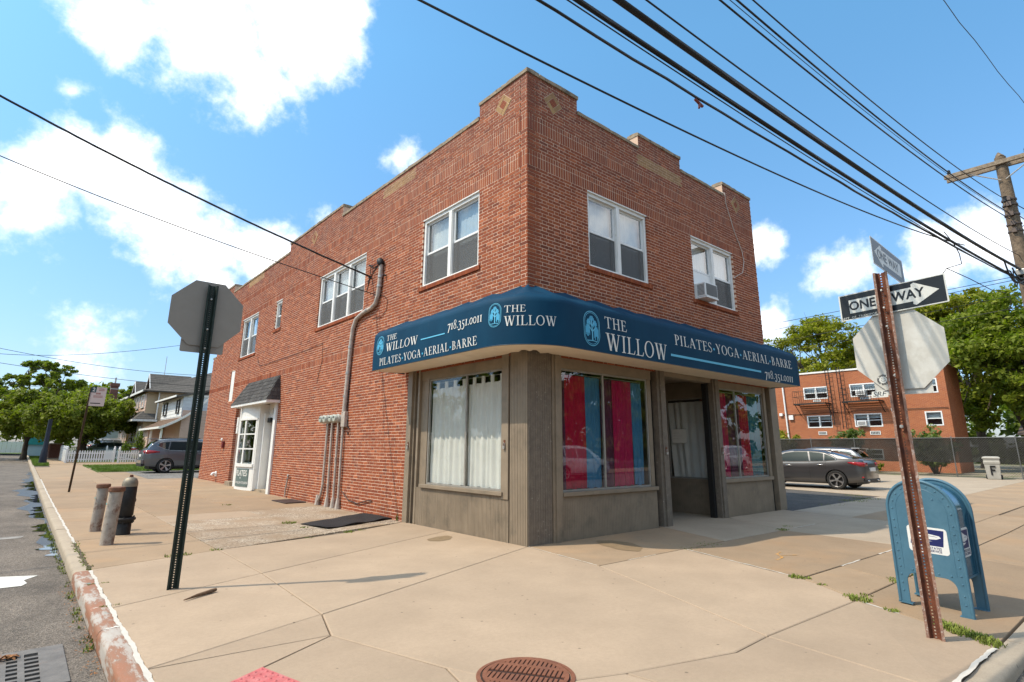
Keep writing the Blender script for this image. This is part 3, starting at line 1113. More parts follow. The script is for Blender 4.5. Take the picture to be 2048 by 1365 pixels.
def make_wall(fn, U, rows, openings, profile, tan, start, skipvis, jamb=0.11):
    """bricks (u0,u1,z0,z1,dback,dfront,tone) and backing boxes"""
    br = []
    par = 0
    for (z0, z1, kind) in rows:
        zc = (z0 + z1) / 2
        iv = []
        for (pa, pb, top) in profile:
            if zc < top - 0.02:
                if iv and abs(iv[-1][1] - pa) < 1e-6:
                    iv[-1][1] = pb
                else:
                    iv.append([pa, pb])
        for (a, b, c, d) in openings:
            if c < zc < d:
                nv = []
                for (x, y) in iv:
                    if b <= x or a >= y:
                        nv.append([x, y])
                    else:
                        if a > x:
                            nv.append([x, a])
                        if b < y:
                            nv.append([b, y])
                iv = nv
        cells = []
        if kind == 'f':
            par ^= 1
            u = start - (0.159 if par else 0.0)
            k = 0
            while u < U + 0.4:
                cells.append((u, u + 0.203))
                u += 0.2155
                cells.append((u, u + 0.0950))
                u += 0.1025+0.0
        else:
            u = start
            while u < U + 0.2:
                cells.append((u, u + 0.0545))
                u += 0.0675
        hz = 0.0066
        if skipvis and kind == 'f' and par == 0:
            cells = [(a, 0.186) if a < 0.188 < b else (a, b) for (a, b) in cells]
        for (a, b) in cells:
            for (x, y) in iv:
                ja, jb = x, y
                c0, c1 = max(a, x), min(b, y)
                if c1 - c0 < 0.028:
                    continue
                db = -0.05
                if any(abs(c0 - o[1]) < 1e-6 and o[2] < zc < o[3] for o in openings):
                    c0 -= 0.003
                    db = -jamb
                if any(abs(c1 - o[0]) < 1e-6 and o[2] < zc < o[3] for o in openings):
                    c1 += 0.003
                    db = -jamb
                tone = min(0.87, max(0.0, nrs.normal(0.46, 0.2)))
                for (ta, tb, tz0, tz1) in tan:
                    if ta <= (c0 + c1) / 2 <= tb and tz0 <= zc <= tz1:
                        tone = nrs.uniform(0.93, 1.0)
                j = nrs.uniform(-0.0016, 0.0016)
                br.append((c0 + nrs.uniform(0, .002), c1 - nrs.uniform(0, .002), z0 + hz + j, z1 - hz + j, db, nrs.uniform(-0.0012, 0.0018), tone, (b - a) > 0.15 and kind == 'f' and c1 - c0 > 0.19))
    return br


def bricks_mesh(name, brs, fn, parent):
    vs, fs, tn = [], [], []
    for (a, b, c, d, e, f, t, _) in brs:
        k = len(vs)
        vs += [fn(a, c, f), fn(b, c, f), fn(b, d, f), fn(a, d, f), fn(a, c, e), fn(b, c, e), fn(b, d, e), fn(a, d, e)]
        fs += [(k, k + 1, k + 2, k + 3), (k, k + 4, k + 5, k + 1), (k + 1, k + 5, k + 6, k + 2), (k + 2, k + 6, k + 7, k + 3), (k + 3, k + 7, k + 4, k)]
        tn += [t] * 5
    mb = MB()
    mb.v, mb.f, mb.t, mb.mi = vs, fs, tn, [0] * len(fs)
    return mb.build(name, M_brick, parent, kind='stuff')


def backing(fn, U, openings, profile, parent, name, d0=-0.0032, d1=-0.27, zb=-0.3, extra=(), u_start=0.0):
    us = sorted(set([u_start, U] + [max(u_start, min(U, o[i])) for o in openings for i in (0, 1)] + [max(u_start, p[i]) for p in profile for i in (0, 1)] + list(extra)))
    mb = MB()
    for i in range(len(us) - 1):
        a, b = us[i], us[i + 1]
        if b - a < 1e-4:
            continue
        m = (a + b) / 2
        top = max([p[2] for p in profile if p[0] <= m <= p[1]] + [0])
        iv = [[zb, top]]
        for o in openings:
            if o[0] <= m <= o[1]:
                nv = []
                for x, y in iv:
                    if o[3] <= x or o[2] >= y:
                        nv.append([x, y])
                    else:
                        if o[2] > x:
                            nv.append([x, o[2]])
                        if o[3] < y:
                            nv.append([o[3], y])
                iv = nv
        dd = -0.075 if any(abs(a - e) < 1e-6 for e in extra[:1]) else d0
        for x, y in iv:
            mb.prism([(a, x), (b, x), (b, y), (a, y)], fn, d1, dd)
    return mb.build(name, M_mortar, parent)


profF = [(0, 1.38, 8.464), (1.38, 3.42, 8.134), (3.42, 5.10, 8.464), (5.10, 7.13, 8.134), (7.13, BW, 8.464)]
profL = [(0, 1.48, 8.464), (1.48, 8.15, 8.134), (8.15, 12.5, 8.464), (12.5, 19.45, 8.134), (19.45, 20.5, 8.464), (20.5, 21.15, 8.134), (21.15, BL, 5.37)]
openF = [(-1, BW + 1, -1, 3.06), (1.62, 3.58, 4.95, 6.541), (5.35, 7.33, 4.95, 6.541)]
openL = [(-1, 3.77, -1, 3.06), (1.43, 3.53, 4.95, 6.541), (6.36, 9.45, 4.95, 6.541), (12.77, 13.40, 5.51, 6.541), (15.40, 17.42, 4.95, 6.541), (12.16, 16.95, -1, 2.94), (17.75, 18.30, 3.27, 4.50)]
tanF = [(3.42, 5.10, 7.74, 8.01)]
tanL = [(4.05, 5.62, 7.80, 8.07), (15.3, 17.2, 7.85, 8.12)]
rowsF, rowsL = rowlist(True), rowlist(False)
brF = make_wall(fF, BW, rowsF, openF, profF, tanF, 0.0, None)
brL = make_wall(fL, BL, rowsL, openL, profL, tanL, 0.006, True)
backing(fL, BL, openL, profL, bld, 'wall', extra=(0.188, 0.214), u_start=0.007)
backing(lambda u, z, d: (u, -d, z), BW, openF, [(0.27, 1.38, 8.464)] + profF[1:], bld, 'wall', u_start=0.27)


def area_seen(b, fn, nrm):
    c = Vector(fn((b[0] + b[1]) / 2, (b[2] + b[3]) / 2, 0))
    v = CAM - c
    return abs(v.normalized().dot(Vector(nrm))) / v.length_squared * (b[1] - b[0]) * (b[3] - b[2])


cand = []
for i, b in enumerate(brF):
    if b[7] and b[2] > 4.3:
        cand.append((area_seen(b, fF, (0, -1, 0)), 0, i))
for i, b in enumerate(brL):
    if b[7] and (b[2] > 4.42 or b[0] > 4.1) and b[1] < 12:
        cand.append((area_seen(b, fL, (-1, 0, 0)), 1, i))
cand.sort(reverse=True)
pick = cand[:300]
sF, sL = set(i for s, w, i in pick if w == 0), set(i for s, w, i in pick if w == 1)
bricks_mesh('brickwork', [b for i, b in enumerate(brF) if i not in sF], fF, bld)
bricks_mesh('brickwork', [b for i, b in enumerate(brL) if i not in sL], fL, bld)
variants = {}
for w, brs, fn, sel in ((0, brF, fF, sF), (1, brL, fL, sL)):
    for i in sorted(sel):
        b = brs[i]
        key = (w, int(b[6] * 14))
        if key not in variants:
            mb = MB()
            mb.tone = b[6]
            h = (b[3] - b[2]) / 2
            mb.prism([(-0.1, -h), (0.1, -h), (0.1, h), (-0.1, h)], fn, -0.05, 0.0)
            ob = mb.build('brick', M_brick, bld, origin=(0, 0, 0))
            variants[key] = ob.data
        else:
            ob = bpy.data.objects.new('brick', variants[key])
            COL.objects.link(ob)
            ob.parent = bld
        ob.location = fn((b[0] + b[1]) / 2, (b[2] + b[3]) / 2, b[5])

# other two walls, roof, floors
mb = MB()
mb.box(BW - 0.27, BW - 0.002, 0.27, BL, -0.3, 8.134)
mb.box(0.27, BW - 0.28, BL - 0.27, BL - 0.002, -0.3, 5.35)
mb.build('wall', mat('plain_brick', (0.26, 0.09, 0.055), 0.9, var=0.3, scale=14, bump=0.4, bscale=60), bld)
mb = MB()
mb.box(0.27, BW - 0.28, 0.27, BL - 0.28, 7.45, 7.6)
mb.box(0.27, BW - 0.28, 0.27, BL - 0.28, 3.35, 3.6)
mb.box(0.30, BW - 0.3, 3.77, 3.9, 0.2, 3.34)
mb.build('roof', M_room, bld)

# coping stones
def coping(fn, a, b, z, end0=0.0, end1=0.0):
    n = max(1, int(round((b - a) / 0.95)))
    for i in range(n):
        u0, u1 = a + (b - a) * i / n, a + (b - a) * (i + 1) / n
        if i == 0:
            u0 -= end0
        if i == n - 1:
            u1 += end1
        mb = MB()
        mb.tone = rnd.random()
        j = rnd.uniform(-0.006, 0.006)
        zt = z + 0.082 + rnd.uniform(-0.006, 0.006)
        m = 6
        prof_ = [(z + 0.001, 0.022 + j), (zt - 0.012, 0.026 + j), (zt, 0.005 + j), (zt + 0.012, -0.14), (zt, -0.29), (z + 0.001, -0.30)]
        vs = []
        for q in range(m + 1):
            u = u0 + 0.003 + (u1 - u0 - 0.006) * q / m
            for (zz, dd) in prof_:
                e = rnd.uniform(-0.005, 0.005)
                vs.append(fn(u, zz + (e if zz > z + 0.01 else 0), dd + (e if dd > 0 else 0)))
        k = len(prof_)
        fs = [(q * k + r, q * k + (r + 1) % k, (q + 1) * k + (r + 1) % k, (q + 1) * k + r) for q in range(m) for r in range(k)]
        fs += [tuple(range(k)), tuple(reversed(range(m * k, m * k + k)))]
        mb.add(vs, fs)
        mb.build('coping_stone', M_coping, bld)


for (a, b, t) in profL:
    hi = t > 8.3
    coping(fL, a + (0.0 if a == 0 else 0.004), b - 0.004, t, 0.025 if a == 0 else (0.02 if hi else -0.001), 0.02 if hi else -0.001)
for (a, b, t) in profF:
    hi = t > 8.3
    coping(fF, (0.31 if a == 0 else a + 0.004), b - 0.004, t, 0.0 if a == 0 else (0.02 if hi else -0.001), 0.02 if hi else -0.001)
# parapet returns (backs of the raised piers)
for (x0, x1, y0, y1, z1) in ((0.29, 1.38, 0.28, 1.40, 8.46), (0.28, 0.62, 8.15, 12.5, 8.46), (0.28, 0.9, 19.45, 20.5, 8.46), (3.42, 5.1, 0.28, 0.62, 8.46), (7.13, BW - 0.28, 0.28, 1.3, 8.46)):
    mb = MB()
    mb.box(x0, x1, y0, y1, 7.5, z1)
    mb.build('parapet_pier', M_coping, bld)

# diamond ornaments: tan bricks round a red centre, turned 45 degrees
def diamond(fn, u, z, s=0.17):
    mb = MB()
    c45 = math.sqrt(0.5)

    def r(a, b, d):
        return fn(u + (a - b) * c45, z + (a + b) * c45, d)
    for (a0, a1, b0, b1, t) in ((-s, s * 0.44, s * 0.5, s, 0.95), (s * 0.5, s, -s * 0.44, s, 0.97), (-s * 0.44, s, -s, -s * 0.5, 0.98), (-s, -s * 0.5, -s, s * 0.44, 0.94),
                                (-s * 0.45, -s * 0.16, -s * 0.45, s * 0.45, 0.5), (-s * 0.13, s * 0.15, -s * 0.45, s * 0.45, 0.6), (s * 0.18, s * 0.45, -s * 0.45, s * 0.45, 0.45)):
        mb.tone = t
        mb.prism([(a0, b0), (a1, b0), (a1, b1), (a0, b1)], r, -0.03, 0.009)
    mb.build('diamond_ornament', M_brick, bld)
    mb2 = MB()
    mb2.prism([(-s * 1.05, -s * 1.05), (s * 1.05, -s * 1.05), (s * 1.05, s * 1.05), (-s * 1.05, s * 1.05)], r, -0.03, 0.0045)
    mb2.build('ornament_mortar', M_mortar, bld)


diamond(fL, 0.70, 8.10)
diamond(fF, 0.68, 8.08)
diamond(fF, 7.78, 8.06)
diamond(fL, 10.25, 8.08)


# ---- upper windows
def rbox(mb, fn, u0, u1, z0, z1, d0, d1):
    mb.prism([(u0, z0), (u1, z0), (u1, z1), (u0, z1)], fn, d0, d1)


def sash_window(fn, u0, u1, z0, z1, units, parent, blinds, casing=0.075, mull=0.14, head=0.10, sillrow=True):
    fr = MB()
    rbox(fr, fn, u0 + .001, u0 + casing, z0, z1 - head, -0.12, -0.035)
    rbox(fr, fn, u1 - casing, u1 - .001, z0, z1 - head, -0.12, -0.035)
    rbox(fr, fn, u0 + .001, u1 - .001, z1 - head, z1 - 0.002, -0.12, -0.03)
    rbox(fr, fn, u0 + .002, u1 - .002, z1 - 0.03, z1 - 0.004, -0.03, 0.008)
    rbox(fr, fn, u0 + casing, u1 - casing, z0, z0 + 0.035, -0.13, -0.02)
    w = (u1 - u0 - 2 * casing - (units - 1) * mull) / units
    cells = []
    for k in range(units):
        a = u0 + casing + k * (w + mull)
        cells.append((a, a + w))
        if k < units - 1:
            rbox(fr, fn, a + w, a + w + mull, z0 + 0.035, z1 - head, -0.12, -0.04)
            rbox(fr, fn, a + w + mull * 0.12, a + w + mull * 0.88, z0 + 0.035, z1 - head, -0.04, -0.022)
    win = fr.build('window', M_white, parent, bevel=0.004)
    zm = (z0 + z1 - head + 0.035) / 2
    s = 0.042
    for k, (a, b) in enumerate(cells):
        for up in (1, 0):
            za, zb = (zm - 0.02, z1 - head) if up else (z0 + 0.035, zm + 0.02)
            dd = -0.085 if up else -0.118
            sb = MB()
            rbox(sb, fn, a, a + s, za, zb, dd - 0.03, dd)
            rbox(sb, fn, b - s, b, za, zb, dd - 0.03, dd)
            rbox(sb, fn, a + s, b - s, za, za + s, dd - 0.03, dd)
            rbox(sb, fn, a + s, b - s, zb - s, zb, dd - 0.03, dd)
            sb.build('sash', M_vinyl, win)
            pb = MB()
            rbox(pb, fn, a + s, b - s, za + s, zb - s, dd - 0.02, dd - 0.014)
            pb.build('pane', M_glass, win)
            if not up:
                qb = MB()
                rbox(qb, fn, a + 0.012, b - 0.012, z0 + 0.045, zm - 0.03, -0.0815, -0.080)
                qb.build('insect_screen', M_screenmesh, win)
        # blind or curtain behind the unit
        typ = blinds[k % len(blinds)]
        if typ > 0:
            cb = MB()
            zt = z1 - head
            zl = zt - (zt - z0) * typ
            n = 18
            cb.grid(lambda i, j: fn(a + 0.01 + (b - a - 0.02) * i, zl + (zt - zl) * j, -0.20 - 0.008 * math.sin(i * 40)), n, 1)
            cb.build('blind', M_blind, win)
    rb_ = MB()
    rbox(rb_, fn, u0 - 0.15, u1 + 0.15, z0 - 0.3, z1 + 0.2, -1.3, -1.28)
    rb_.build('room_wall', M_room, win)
    if sillrow:
        sb = MB()
        u = u0 - 0.07
        while u < u1 + 0.05:
            sb.tone = min(0.85, max(0, nrs.normal(0.5, 0.2)))
            b = min(u + 0.058, u1 + 0.07)
            sb.add([fn(u, z0 - 0.105, 0.03), fn(b, z0 - 0.105, 0.03), fn(b, z0 - 0.02, 0.036), fn(u, z0 - 0.02, 0.036), fn(u, z0 - 0.105, -0.03), fn(b, z0 - 0.105, -0.03), fn(b, z0 + 0.004, -0.11), fn(u, z0 + 0.004, -0.11)],
                   [(0, 1, 2, 3), (3, 2, 6, 7), (0, 4, 5, 1), (0, 3, 7, 4), (1, 5, 6, 2)])
            u += 0.066
        sb.build('window_sill', M_brick, parent)
        mb_ = MB()
        mb_.add([fn(u0 - 0.068, z0 - 0.103, 0.024), fn(u1 + 0.068, z0 - 0.103, 0.024), fn(u1 + 0.068, z0 - 0.025, 0.030), fn(u0 - 0.068, z0 - 0.025, 0.030), fn(u0 - 0.068, z0 - 0.103, -0.03), fn(u1 + 0.068, z0 - 0.103, -0.03), fn(u1 + 0.068, z0 - 0.003, -0.11), fn(u0 - 0.068, z0 - 0.003, -0.11)],
                [(0, 1, 2, 3), (3, 2, 6, 7), (0, 4, 5, 1), (0, 3, 7, 4), (1, 5, 6, 2)])
        mb_.build('sill_mortar', M_mortar, parent)
    return win


def screen_mat():
    t = NT('window_screen_mesh')
    t.set((0.11, 0.11, 0.11), 0.8)
    tr = t.n.new('ShaderNodeBsdfTransparent')
    mx = t.n.new('ShaderNodeMixShader')
    mx.inputs[0].default_value = 0.55
    t.l.new(tr.outputs[0], mx.inputs[1])
    t.l.new(t.p.outputs[0], mx.inputs[2])
    t.l.new(mx.outputs[0], t.out.inputs[0])
    return t.m


M_screenmesh = screen_mat()
sash_window(fF, 1.62, 3.58, 4.95, 6.541, 2, bld, [1.0, 1.0])
w_ac = sash_window(fF, 5.35, 7.33, 4.95, 6.541, 2, bld, [1.0, 1.0])
sash_window(fL, 1.43, 3.53, 4.95, 6.541, 2, bld, [1.0, 1.0])
sash_window(fL, 6.36, 9.45, 4.95, 6.541, 3, bld, [0.96, 0.96, 0.6], casing=0.09)
sash_window(fL, 12.77, 13.40, 5.51, 6.541, 1, bld, [0.7], casing=0.07)
sash_window(fL, 15.40, 17.42, 4.95, 6.541, 2, bld, [0.6, 1.0])
# boarded slot by the end of the wall
mb = MB()
rbox(mb, fL, 17.76, 18.29, 3.275, 4.495, -0.10, -0.02)
mb.build('window_board', M_white, bld, bevel=0.005)

# ------------------------------------------------------------------ shopfront (part of the building)
def fluted(fn, u0, u1, z0, z1, d, pitch=0.036, groove=0.007, name='fluted_panel', m=None):
    mb = MB()
    rbox(mb, fn, u0, u1, z0, z1, d - 0.04, d - groove)
    n = max(1, int((u1 - u0) / pitch))
    p = (u1 - u0) / n
    for i in range(n):
        rbox(mb, fn, u0 + i * p + 0.004, u0 + (i + 1) * p - 0.004, z0, z1, d - groove, d + rnd.uniform(-0.001, 0.001))
    return mb.build(name, m or M_store, bld)


def part(name, fn, boxes, m, bevel=0.004):
    mb = MB()
    for b in boxes:
        rbox(mb, fn, *b)
    return mb.build(name, m, bld, bevel=bevel)


TOP = 3.10
# side street face
part('post', fL, [(3.60, 3.78, -0.05, TOP, -0.1, 0.055), (3.55, 3.60, -0.05, TOP, -0.1, 0.0)], M_store)
part('gap_shade', fL, [(3.42, 3.55, -0.02, TOP, -0.14, -0.10)], M_dark)  # these strips colour the shaded gaps beside the posts near-black
part('post', fL, [(3.36, 3.43, 0.0, TOP, -0.1, 0.012), (3.10, 3.36, 0.72, TOP, -0.12, -0.045)], M_store)
fluted(fL, 0.47, 3.40, -0.05, 0.712, 0.0, name='bulkhead')
part('sill', fL, [(0.60, 3.20, 0.712, 0.775, -0.1, 0.05)], M_store)
part('post', fL, [(0.47, 0.655, 0.66, TOP, -0.12, 0.018)], M_store)
part('gap_shade', fL, [(0.432, 0.468, -0.02, TOP, -0.14, -0.05)], M_dark)
fluted(fL, 0.0, 0.43, -0.05, TOP, 0.012, name='corner_post')
part('window_head', fL, [(0.655, 3.36, 2.86, TOP, -0.12, -0.03)], M_store)


def shop_window(fn, u0, u1, z0, z1, mull, label=None, d=-0.07):
    fr = MB()
    w = 0.032
    for b in ((u0, u0 + w, z0, z1, d - 0.03, d + 0.012), (u1 - w, u1, z0, z1, d - 0.03, d + 0.012), (u0 + w, u1 - w, z0, z0 + w, d - 0.03, d + 0.012), (u0 + w, u1 - w, z1 - w, z1, d - 0.03, d + 0.012), (mull - 0.022, mull + 0.022, z0 + w, z1 - w, d - 0.03, d + 0.010)):
        rbox(fr, fn, *b)
    o = fr.build('shop_window', mat('grey_window_bar', (0.30, 0.28, 0.25), 0.45, 0.2, var=0.15, scale=8), bld, bevel=0.003)
    for (a, b) in ((u0 + w, mull - 0.022), (mull + 0.022, u1 - w)):
        pb = MB()
        rbox(pb, fn, a, b, z0 + w, z1 - w, d - 0.008, d)
        pb.build('pane', M_shopglass, o)
    return o


shop_window(fL, 0.66, 3.09, 0.775, 2.86, 1.80)
# street face
fluted(fF, 0.0, 0.535, -0.05, TOP, 0.012, pitch=0.05, groove=0.004, name='corner_post', m=M_peel)
part('post', fF, [(0.545, 0.60, -0.05, TOP, -0.1, 0.03), (0.60, 0.70, -0.05, TOP, -0.1, 0.055), (0.70, 0.785, -0.05, TOP, -0.1, 0.02)], M_store)
fluted(fF, 0.785, 3.47, -0.05, 0.70, -0.02, pitch=0.042, groove=0.003, name='bulkhead')
part('sill', fF, [(0.785, 3.47, 0.70, 0.765, -0.1, 0.035)], M_store)
part('post', fF, [(3.355, 3.47, 0.765, TOP, -0.12, -0.05)], M_store)
part('gap_shade', fF, [(3.47, 3.60, -0.02, TOP, -0.22, -0.12)], M_dark)
part('post', fF, [(3.60, 3.68, -0.05, TOP, -0.12, 0.02), (3.68, 3.85, -0.05, TOP, -0.14, 0.05)], M_peel)
part('window_head', fF, [(0.785, 3.47, 2.87, TOP, -0.12, -0.035)], M_store)
shop_window(fF, 0.79, 3.35, 0.765, 2.87, 1.985)
part('gap_shade', fF, [(5.70, 5.80, -0.02, TOP, -0.22, -0.10)], M_dark)
part('post', fF, [(5.80, 5.86, -0.05, TOP, -0.12, 0.02), (5.86, 6.02, -0.05, TOP, -0.14, 0.05)], M_peel)
fluted(fF, 6.02, 8.40, -0.05, 0.74, -0.02, pitch=0.042, groove=0.003, name='bulkhead')
part('sill', fF, [(6.02, 8.40, 0.74, 0.82, -0.1, 0.035)], M_store)
part('window_head', fF, [(6.02, 8.40, 2.90, TOP, -0.12, -0.035)], M_store)
shop_window(fF, 6.03, 8.34, 0.82, 2.90, 6.92)
part('post', fF, [(8.34, 8.46, 0.82, TOP, -0.12, -0.02)], M_store)
part('gap_shade', fF, [(8.46, 8.58, -0.02, TOP, -0.22, -0.08)], M_dark)
part('post', fF, [(8.58, 8.95, -0.05, TOP, -0.4, 0.045)], M_store)
part('door_head', fF, [(3.85, 5.72, 2.98, TOP, -0.2, 0.02)], M_store)
# recessed entry: splayed window at the right, door at the back
fS = lambda u, z, d: (6.10 - d, u, z)
fluted(fS, 0.06, 1.52, -0.05, 0.72, 0.0, pitch=0.06, groove=0.002, name='bulkhead')
part('sill', fS, [(0.06, 1.52, 0.72, 0.79, -0.1, 0.03)], M_store)
part('window_head', fS, [(0.06, 1.52, 2.70, TOP, -0.1, -0.02)], M_store)
shop_window(fS, 0.07, 1.51, 0.79, 2.70, 0.30)
fB = lambda u, z, d: (u, 1.55 - d, z)
part('wall', fB, [(3.70, 4.3, 0, TOP, -0.1, 0.0), (5.3, 6.2, 0, TOP, -0.1, 0.0), (4.3, 5.3, 2.15, TOP, -0.1, 0.0)], M_store)
dr = MB()
rbox(dr, fB, 4.3, 5.3, 0.02, 2.15, -0.09, -0.03)
rbox(dr, fB, 4.42, 5.18, 0.9, 2.0, -0.03, -0.02)
dro = dr.build('shop_door', M_white, bld, bevel=0.01)
hb = MB()
hb.lathe([(0.0, 0), (0.028, 0.006), (0.03, 0.03), (0.0, 0.05)], (4.40, 1.55 + 0.03, 1.0), 10, Matrix.Rotation(math.radians(90), 3, 'X'))
hb.build('door_handle', M_galv, dro)
part('wall', lambda u, z, d: (3.86 + d, u, z), [(0.12, 1.5, 0, TOP, -0.15, 0.0)], M_store)
part('ceiling_panel', fF, [(3.86, 6.1, 3.10, 3.14, -1.6, 0.0)], M_store)
# dim interior
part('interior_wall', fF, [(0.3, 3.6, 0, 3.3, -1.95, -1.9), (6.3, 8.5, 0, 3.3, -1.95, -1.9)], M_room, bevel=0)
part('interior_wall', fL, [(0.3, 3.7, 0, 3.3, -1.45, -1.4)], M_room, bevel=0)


# ------------------------------------------------------------------ curtains (hang behind the glass: things of their own)
def curtain(fn, u0, u1, z0, z1, m, label, d=-0.135, folds=9, amp=0.022, seed=0, tabs=False, group=None, swell=0.0, sway=0.0):
    r = random.Random(seed)
    ph = [r.uniform(0, 6.28) for _ in range(4)]
    mb = MB()
    nu, nv = folds * 7, 14

    def off(a, b):
        k = 0.55 + 0.45 * b
        w = a * folds * 2 * math.pi
        return amp * (math.sin(w + ph[0] + 0.6 * math.sin(w * 0.31 + ph[1])) * (0.5 + 0.5 * k) + 0.45 * math.sin(w * 0.43 + ph[2] + (1 - b) * 1.5))

    def pt(a, b):
        z = z0 + (z1 - z0) * b
        u = u0 + (u1 - u0) * a + 0.012 * math.sin(a * 17 + b * 4 + ph[3]) * (1 - b) + sway * (1 - b) ** 2 * (a - 0.2)
        if b == 0:
            z += 0.012 * math.sin(a * folds * 3 + ph[1])
        return fn(u, z, d + off(a, b) + swell * math.sin(math.pi * (1 - b)) * 0.5)
    mb.grid(pt, nu, nv)
    k = len(mb.v)
    if tabs:
        n = 4
        for i in range(n):
            a0 = (i + 0.3) / n
            a1 = (i + 0.62) / n
            ua, ub = u0 + (u1 - u0) * a0, u0 + (u1 - u0) * a1
            rbox(mb, fn, ua, ub, z1 - 0.02, z1 + 0.13, d - 0.012, d + 0.008)
    mb.build('curtain', m, None, smooth=60, label=label, cat='curtain', group=group)


C_white = cloth_mat('white_cotton', (0.86, 0.85, 0.80), 0.2)
C_red = cloth_mat('red_sheer', (0.55, 0.014, 0.06), 0.35)
C_blue = cloth_mat('blue_sheer', (0.07, 0.24, 0.42), 0.3)
C_teal = cloth_mat('teal_sheer', (0.04, 0.20, 0.28), 0.3)
C_purple = cloth_mat('dusky_purple_sheer', (0.14, 0.035, 0.075), 0.3)
C_pink = cloth_mat('raspberry_sheer', (0.56, 0.02, 0.11), 0.35)
gW, gR = 'white curtains in the shop windows', 'coloured sheer curtains facing the front street'
curtain(fL, 1.83, 3.05, 0.80, 2.66, C_white, 'white tab top curtain in the side window, pane nearest the brick wall', folds=7, seed=1, tabs=True, group=gW)
curtain(fL, 0.70, 1.79, 0.80, 2.66, C_white, 'white tab top curtain in the side window, pane nearest the corner post', folds=7, seed=2, tabs=True, group=gW)
curtain(fS, 0.30, 1.50, 0.80, 2.62, C_white, 'plain white curtain behind the note in the recessed doorway window', folds=6, seed=3, d=-0.16, group=gW, amp=0.03, sway=-0.1)
rodm = M_galv
for nm, fn, a, b, z, lab in (('curtain_rod', fL, 0.68, 3.08, 2.79, 'thin curtain rod holding the white tab top pair in the side window'), ('curtain_rod', fF, 0.82, 3.33, 2.81, 'thin curtain rod across the wide front window with four sheers each side'), ('curtain_rod', fF, 6.06, 8.32, 2.83, 'thin curtain rod across the narrower front window at the far end')):
    mb = MB()
    mb.tube([fn(a, z, -0.2), fn(b, z, -0.2)], 0.009, 6)
    mb.build(nm, rodm, label=lab, cat='curtain rod')
bay1 = [(0.84, 1.03, C_purple, 'dusky purple sheer at the corner end of the wide front window'),
        (1.02, 1.55, C_red, 'broad red sheer in the first pane of the wide front window'),
        (1.54, 1.96, C_blue, 'blue sheer beside the bar in the first pane of the wide front window'),
        (2.00, 2.34, C_purple, 'dusky purple sheer beside the bar in the second pane of the wide front window'),
        (2.33, 2.93, C_pink, 'broad raspberry sheer in the second pane of the wide front window'),
        (2.92, 3.22, C_blue, 'blue sheer at the doorway end of the wide front window')]
bay2 = [(6.07, 6.30, C_blue, 'blue sheer beside the doorway in the narrower front window'),
        (6.29, 6.62, C_pink, 'raspberry sheer in the first pane of the narrower front window'),
        (6.61, 6.90, C_purple, 'dusky purple sheer beside the bar in the narrower front window'),
        (6.94, 7.22, C_purple, 'dusky purple sheer just past the bar in the narrower front window'),
        (7.21, 7.66, C_red, 'red sheer in the second pane of the narrower front window'),
        (7.65, 8.22, C_teal, 'teal sheer at the driveway end of the narrower front window')]
for i, (a, b, m, lab) in enumerate(bay1 + bay2):
    curtain(fF, a, b, 0.80 if i < 6 else 0.86, 2.78 if i < 6 else 2.80, m, lab, d=-0.135 - 0.012 * (i % 2), folds=max(3, int((b - a) * 11)), seed=20 + i, group=gR, amp=0.018)

# handwritten note on the doorway glass
note = thing('paper_note', fS(1.22, 1.72, -0.05), 'white handwritten paper note taped inside the doorway glass', 'note')
mb = MB()
rbox(mb, fS, 0.98, 1.40, 1.62, 1.96, -0.064, -0.0625)
mb.build('paper', mat('note_paper', (0.72, 0.70, 0.64), 0.8, var=0.03), note)
mb = MB()
fN = lambda u, z, d: fS(1.19 - u, 1.79 + z, -0.0620 + d)
for row, n in ((0.07, 9), (0.0, 15), (-0.07, 10)):
    u = -0.17
    for k in range(n):
        w = rnd.uniform(0.008, 0.016)
        h = rnd.uniform(0.008, 0.02)
        mb.add([fN(u, row, 0.001), fN(u + 0.003, row, 0.001), fN(u + w, row + h, 0.001), fN(u + w - 0.003, row + h, 0.001)], [(0, 1, 2, 3)])
        u += w + 0.006
mb.build('handwriting', M_wire, note, kind='stuff')

# padlocks on the posts
def padlock(p, nrm, label):
    x, y, z = p
    t = thing('padlock', p, label, 'padlock')
    n = Vector(nrm)
    s = Vector((0, 0, 1)).cross(n)
    P = Vector(p)
    mb = MB()
    M = Matrix((s, n, Vector((0, 0, 1)))).transposed()
    bx = MB()
    bx.box(-0.026, 0.026, 0.01, 0.034, -0.05, 0.0, None)
    bx.v = [tuple(P + M @ Vector(v)) for v in bx.v]
    bx.build('lock_body', M_galv, t, bevel=0.004)
    mb.tube([P + M @ Vector(q) for q in ((-0.018, 0.02, 0.0), (-0.018, 0.02, 0.035), (-0.009, 0.02, 0.052), (0.009, 0.02, 0.052), (0.018, 0.02, 0.035), (0.018, 0.02, 0.0))], 0.005, 6)
    mb.build('shackle', M_galv, t, smooth=60)
    hs = MB()
    hs.box(-0.02, 0.02, -0.002, 0.008, -0.01, 0.10)
    hs.v = [tuple(P + M @ Vector(v)) for v in hs.v]
    hs.build('hasp', M_rust, t)


padlock((-0.055, 3.66, 1.50), (-1, 0, 0), 'small padlock on the taupe post next to the brick side wall')
padlock((-0.018, 0.56, 1.52), (-1, 0, 0), 'small padlock on the taupe post between side window and corner')
padlock((3.76, -0.05, 1.42), (0, -1, 0), 'weathered padlock on the peeling post left of the doorway')
padlock((5.94, -0.05, 1.42), (0, -1, 0), 'weathered padlock on the peeling post right of the doorway')

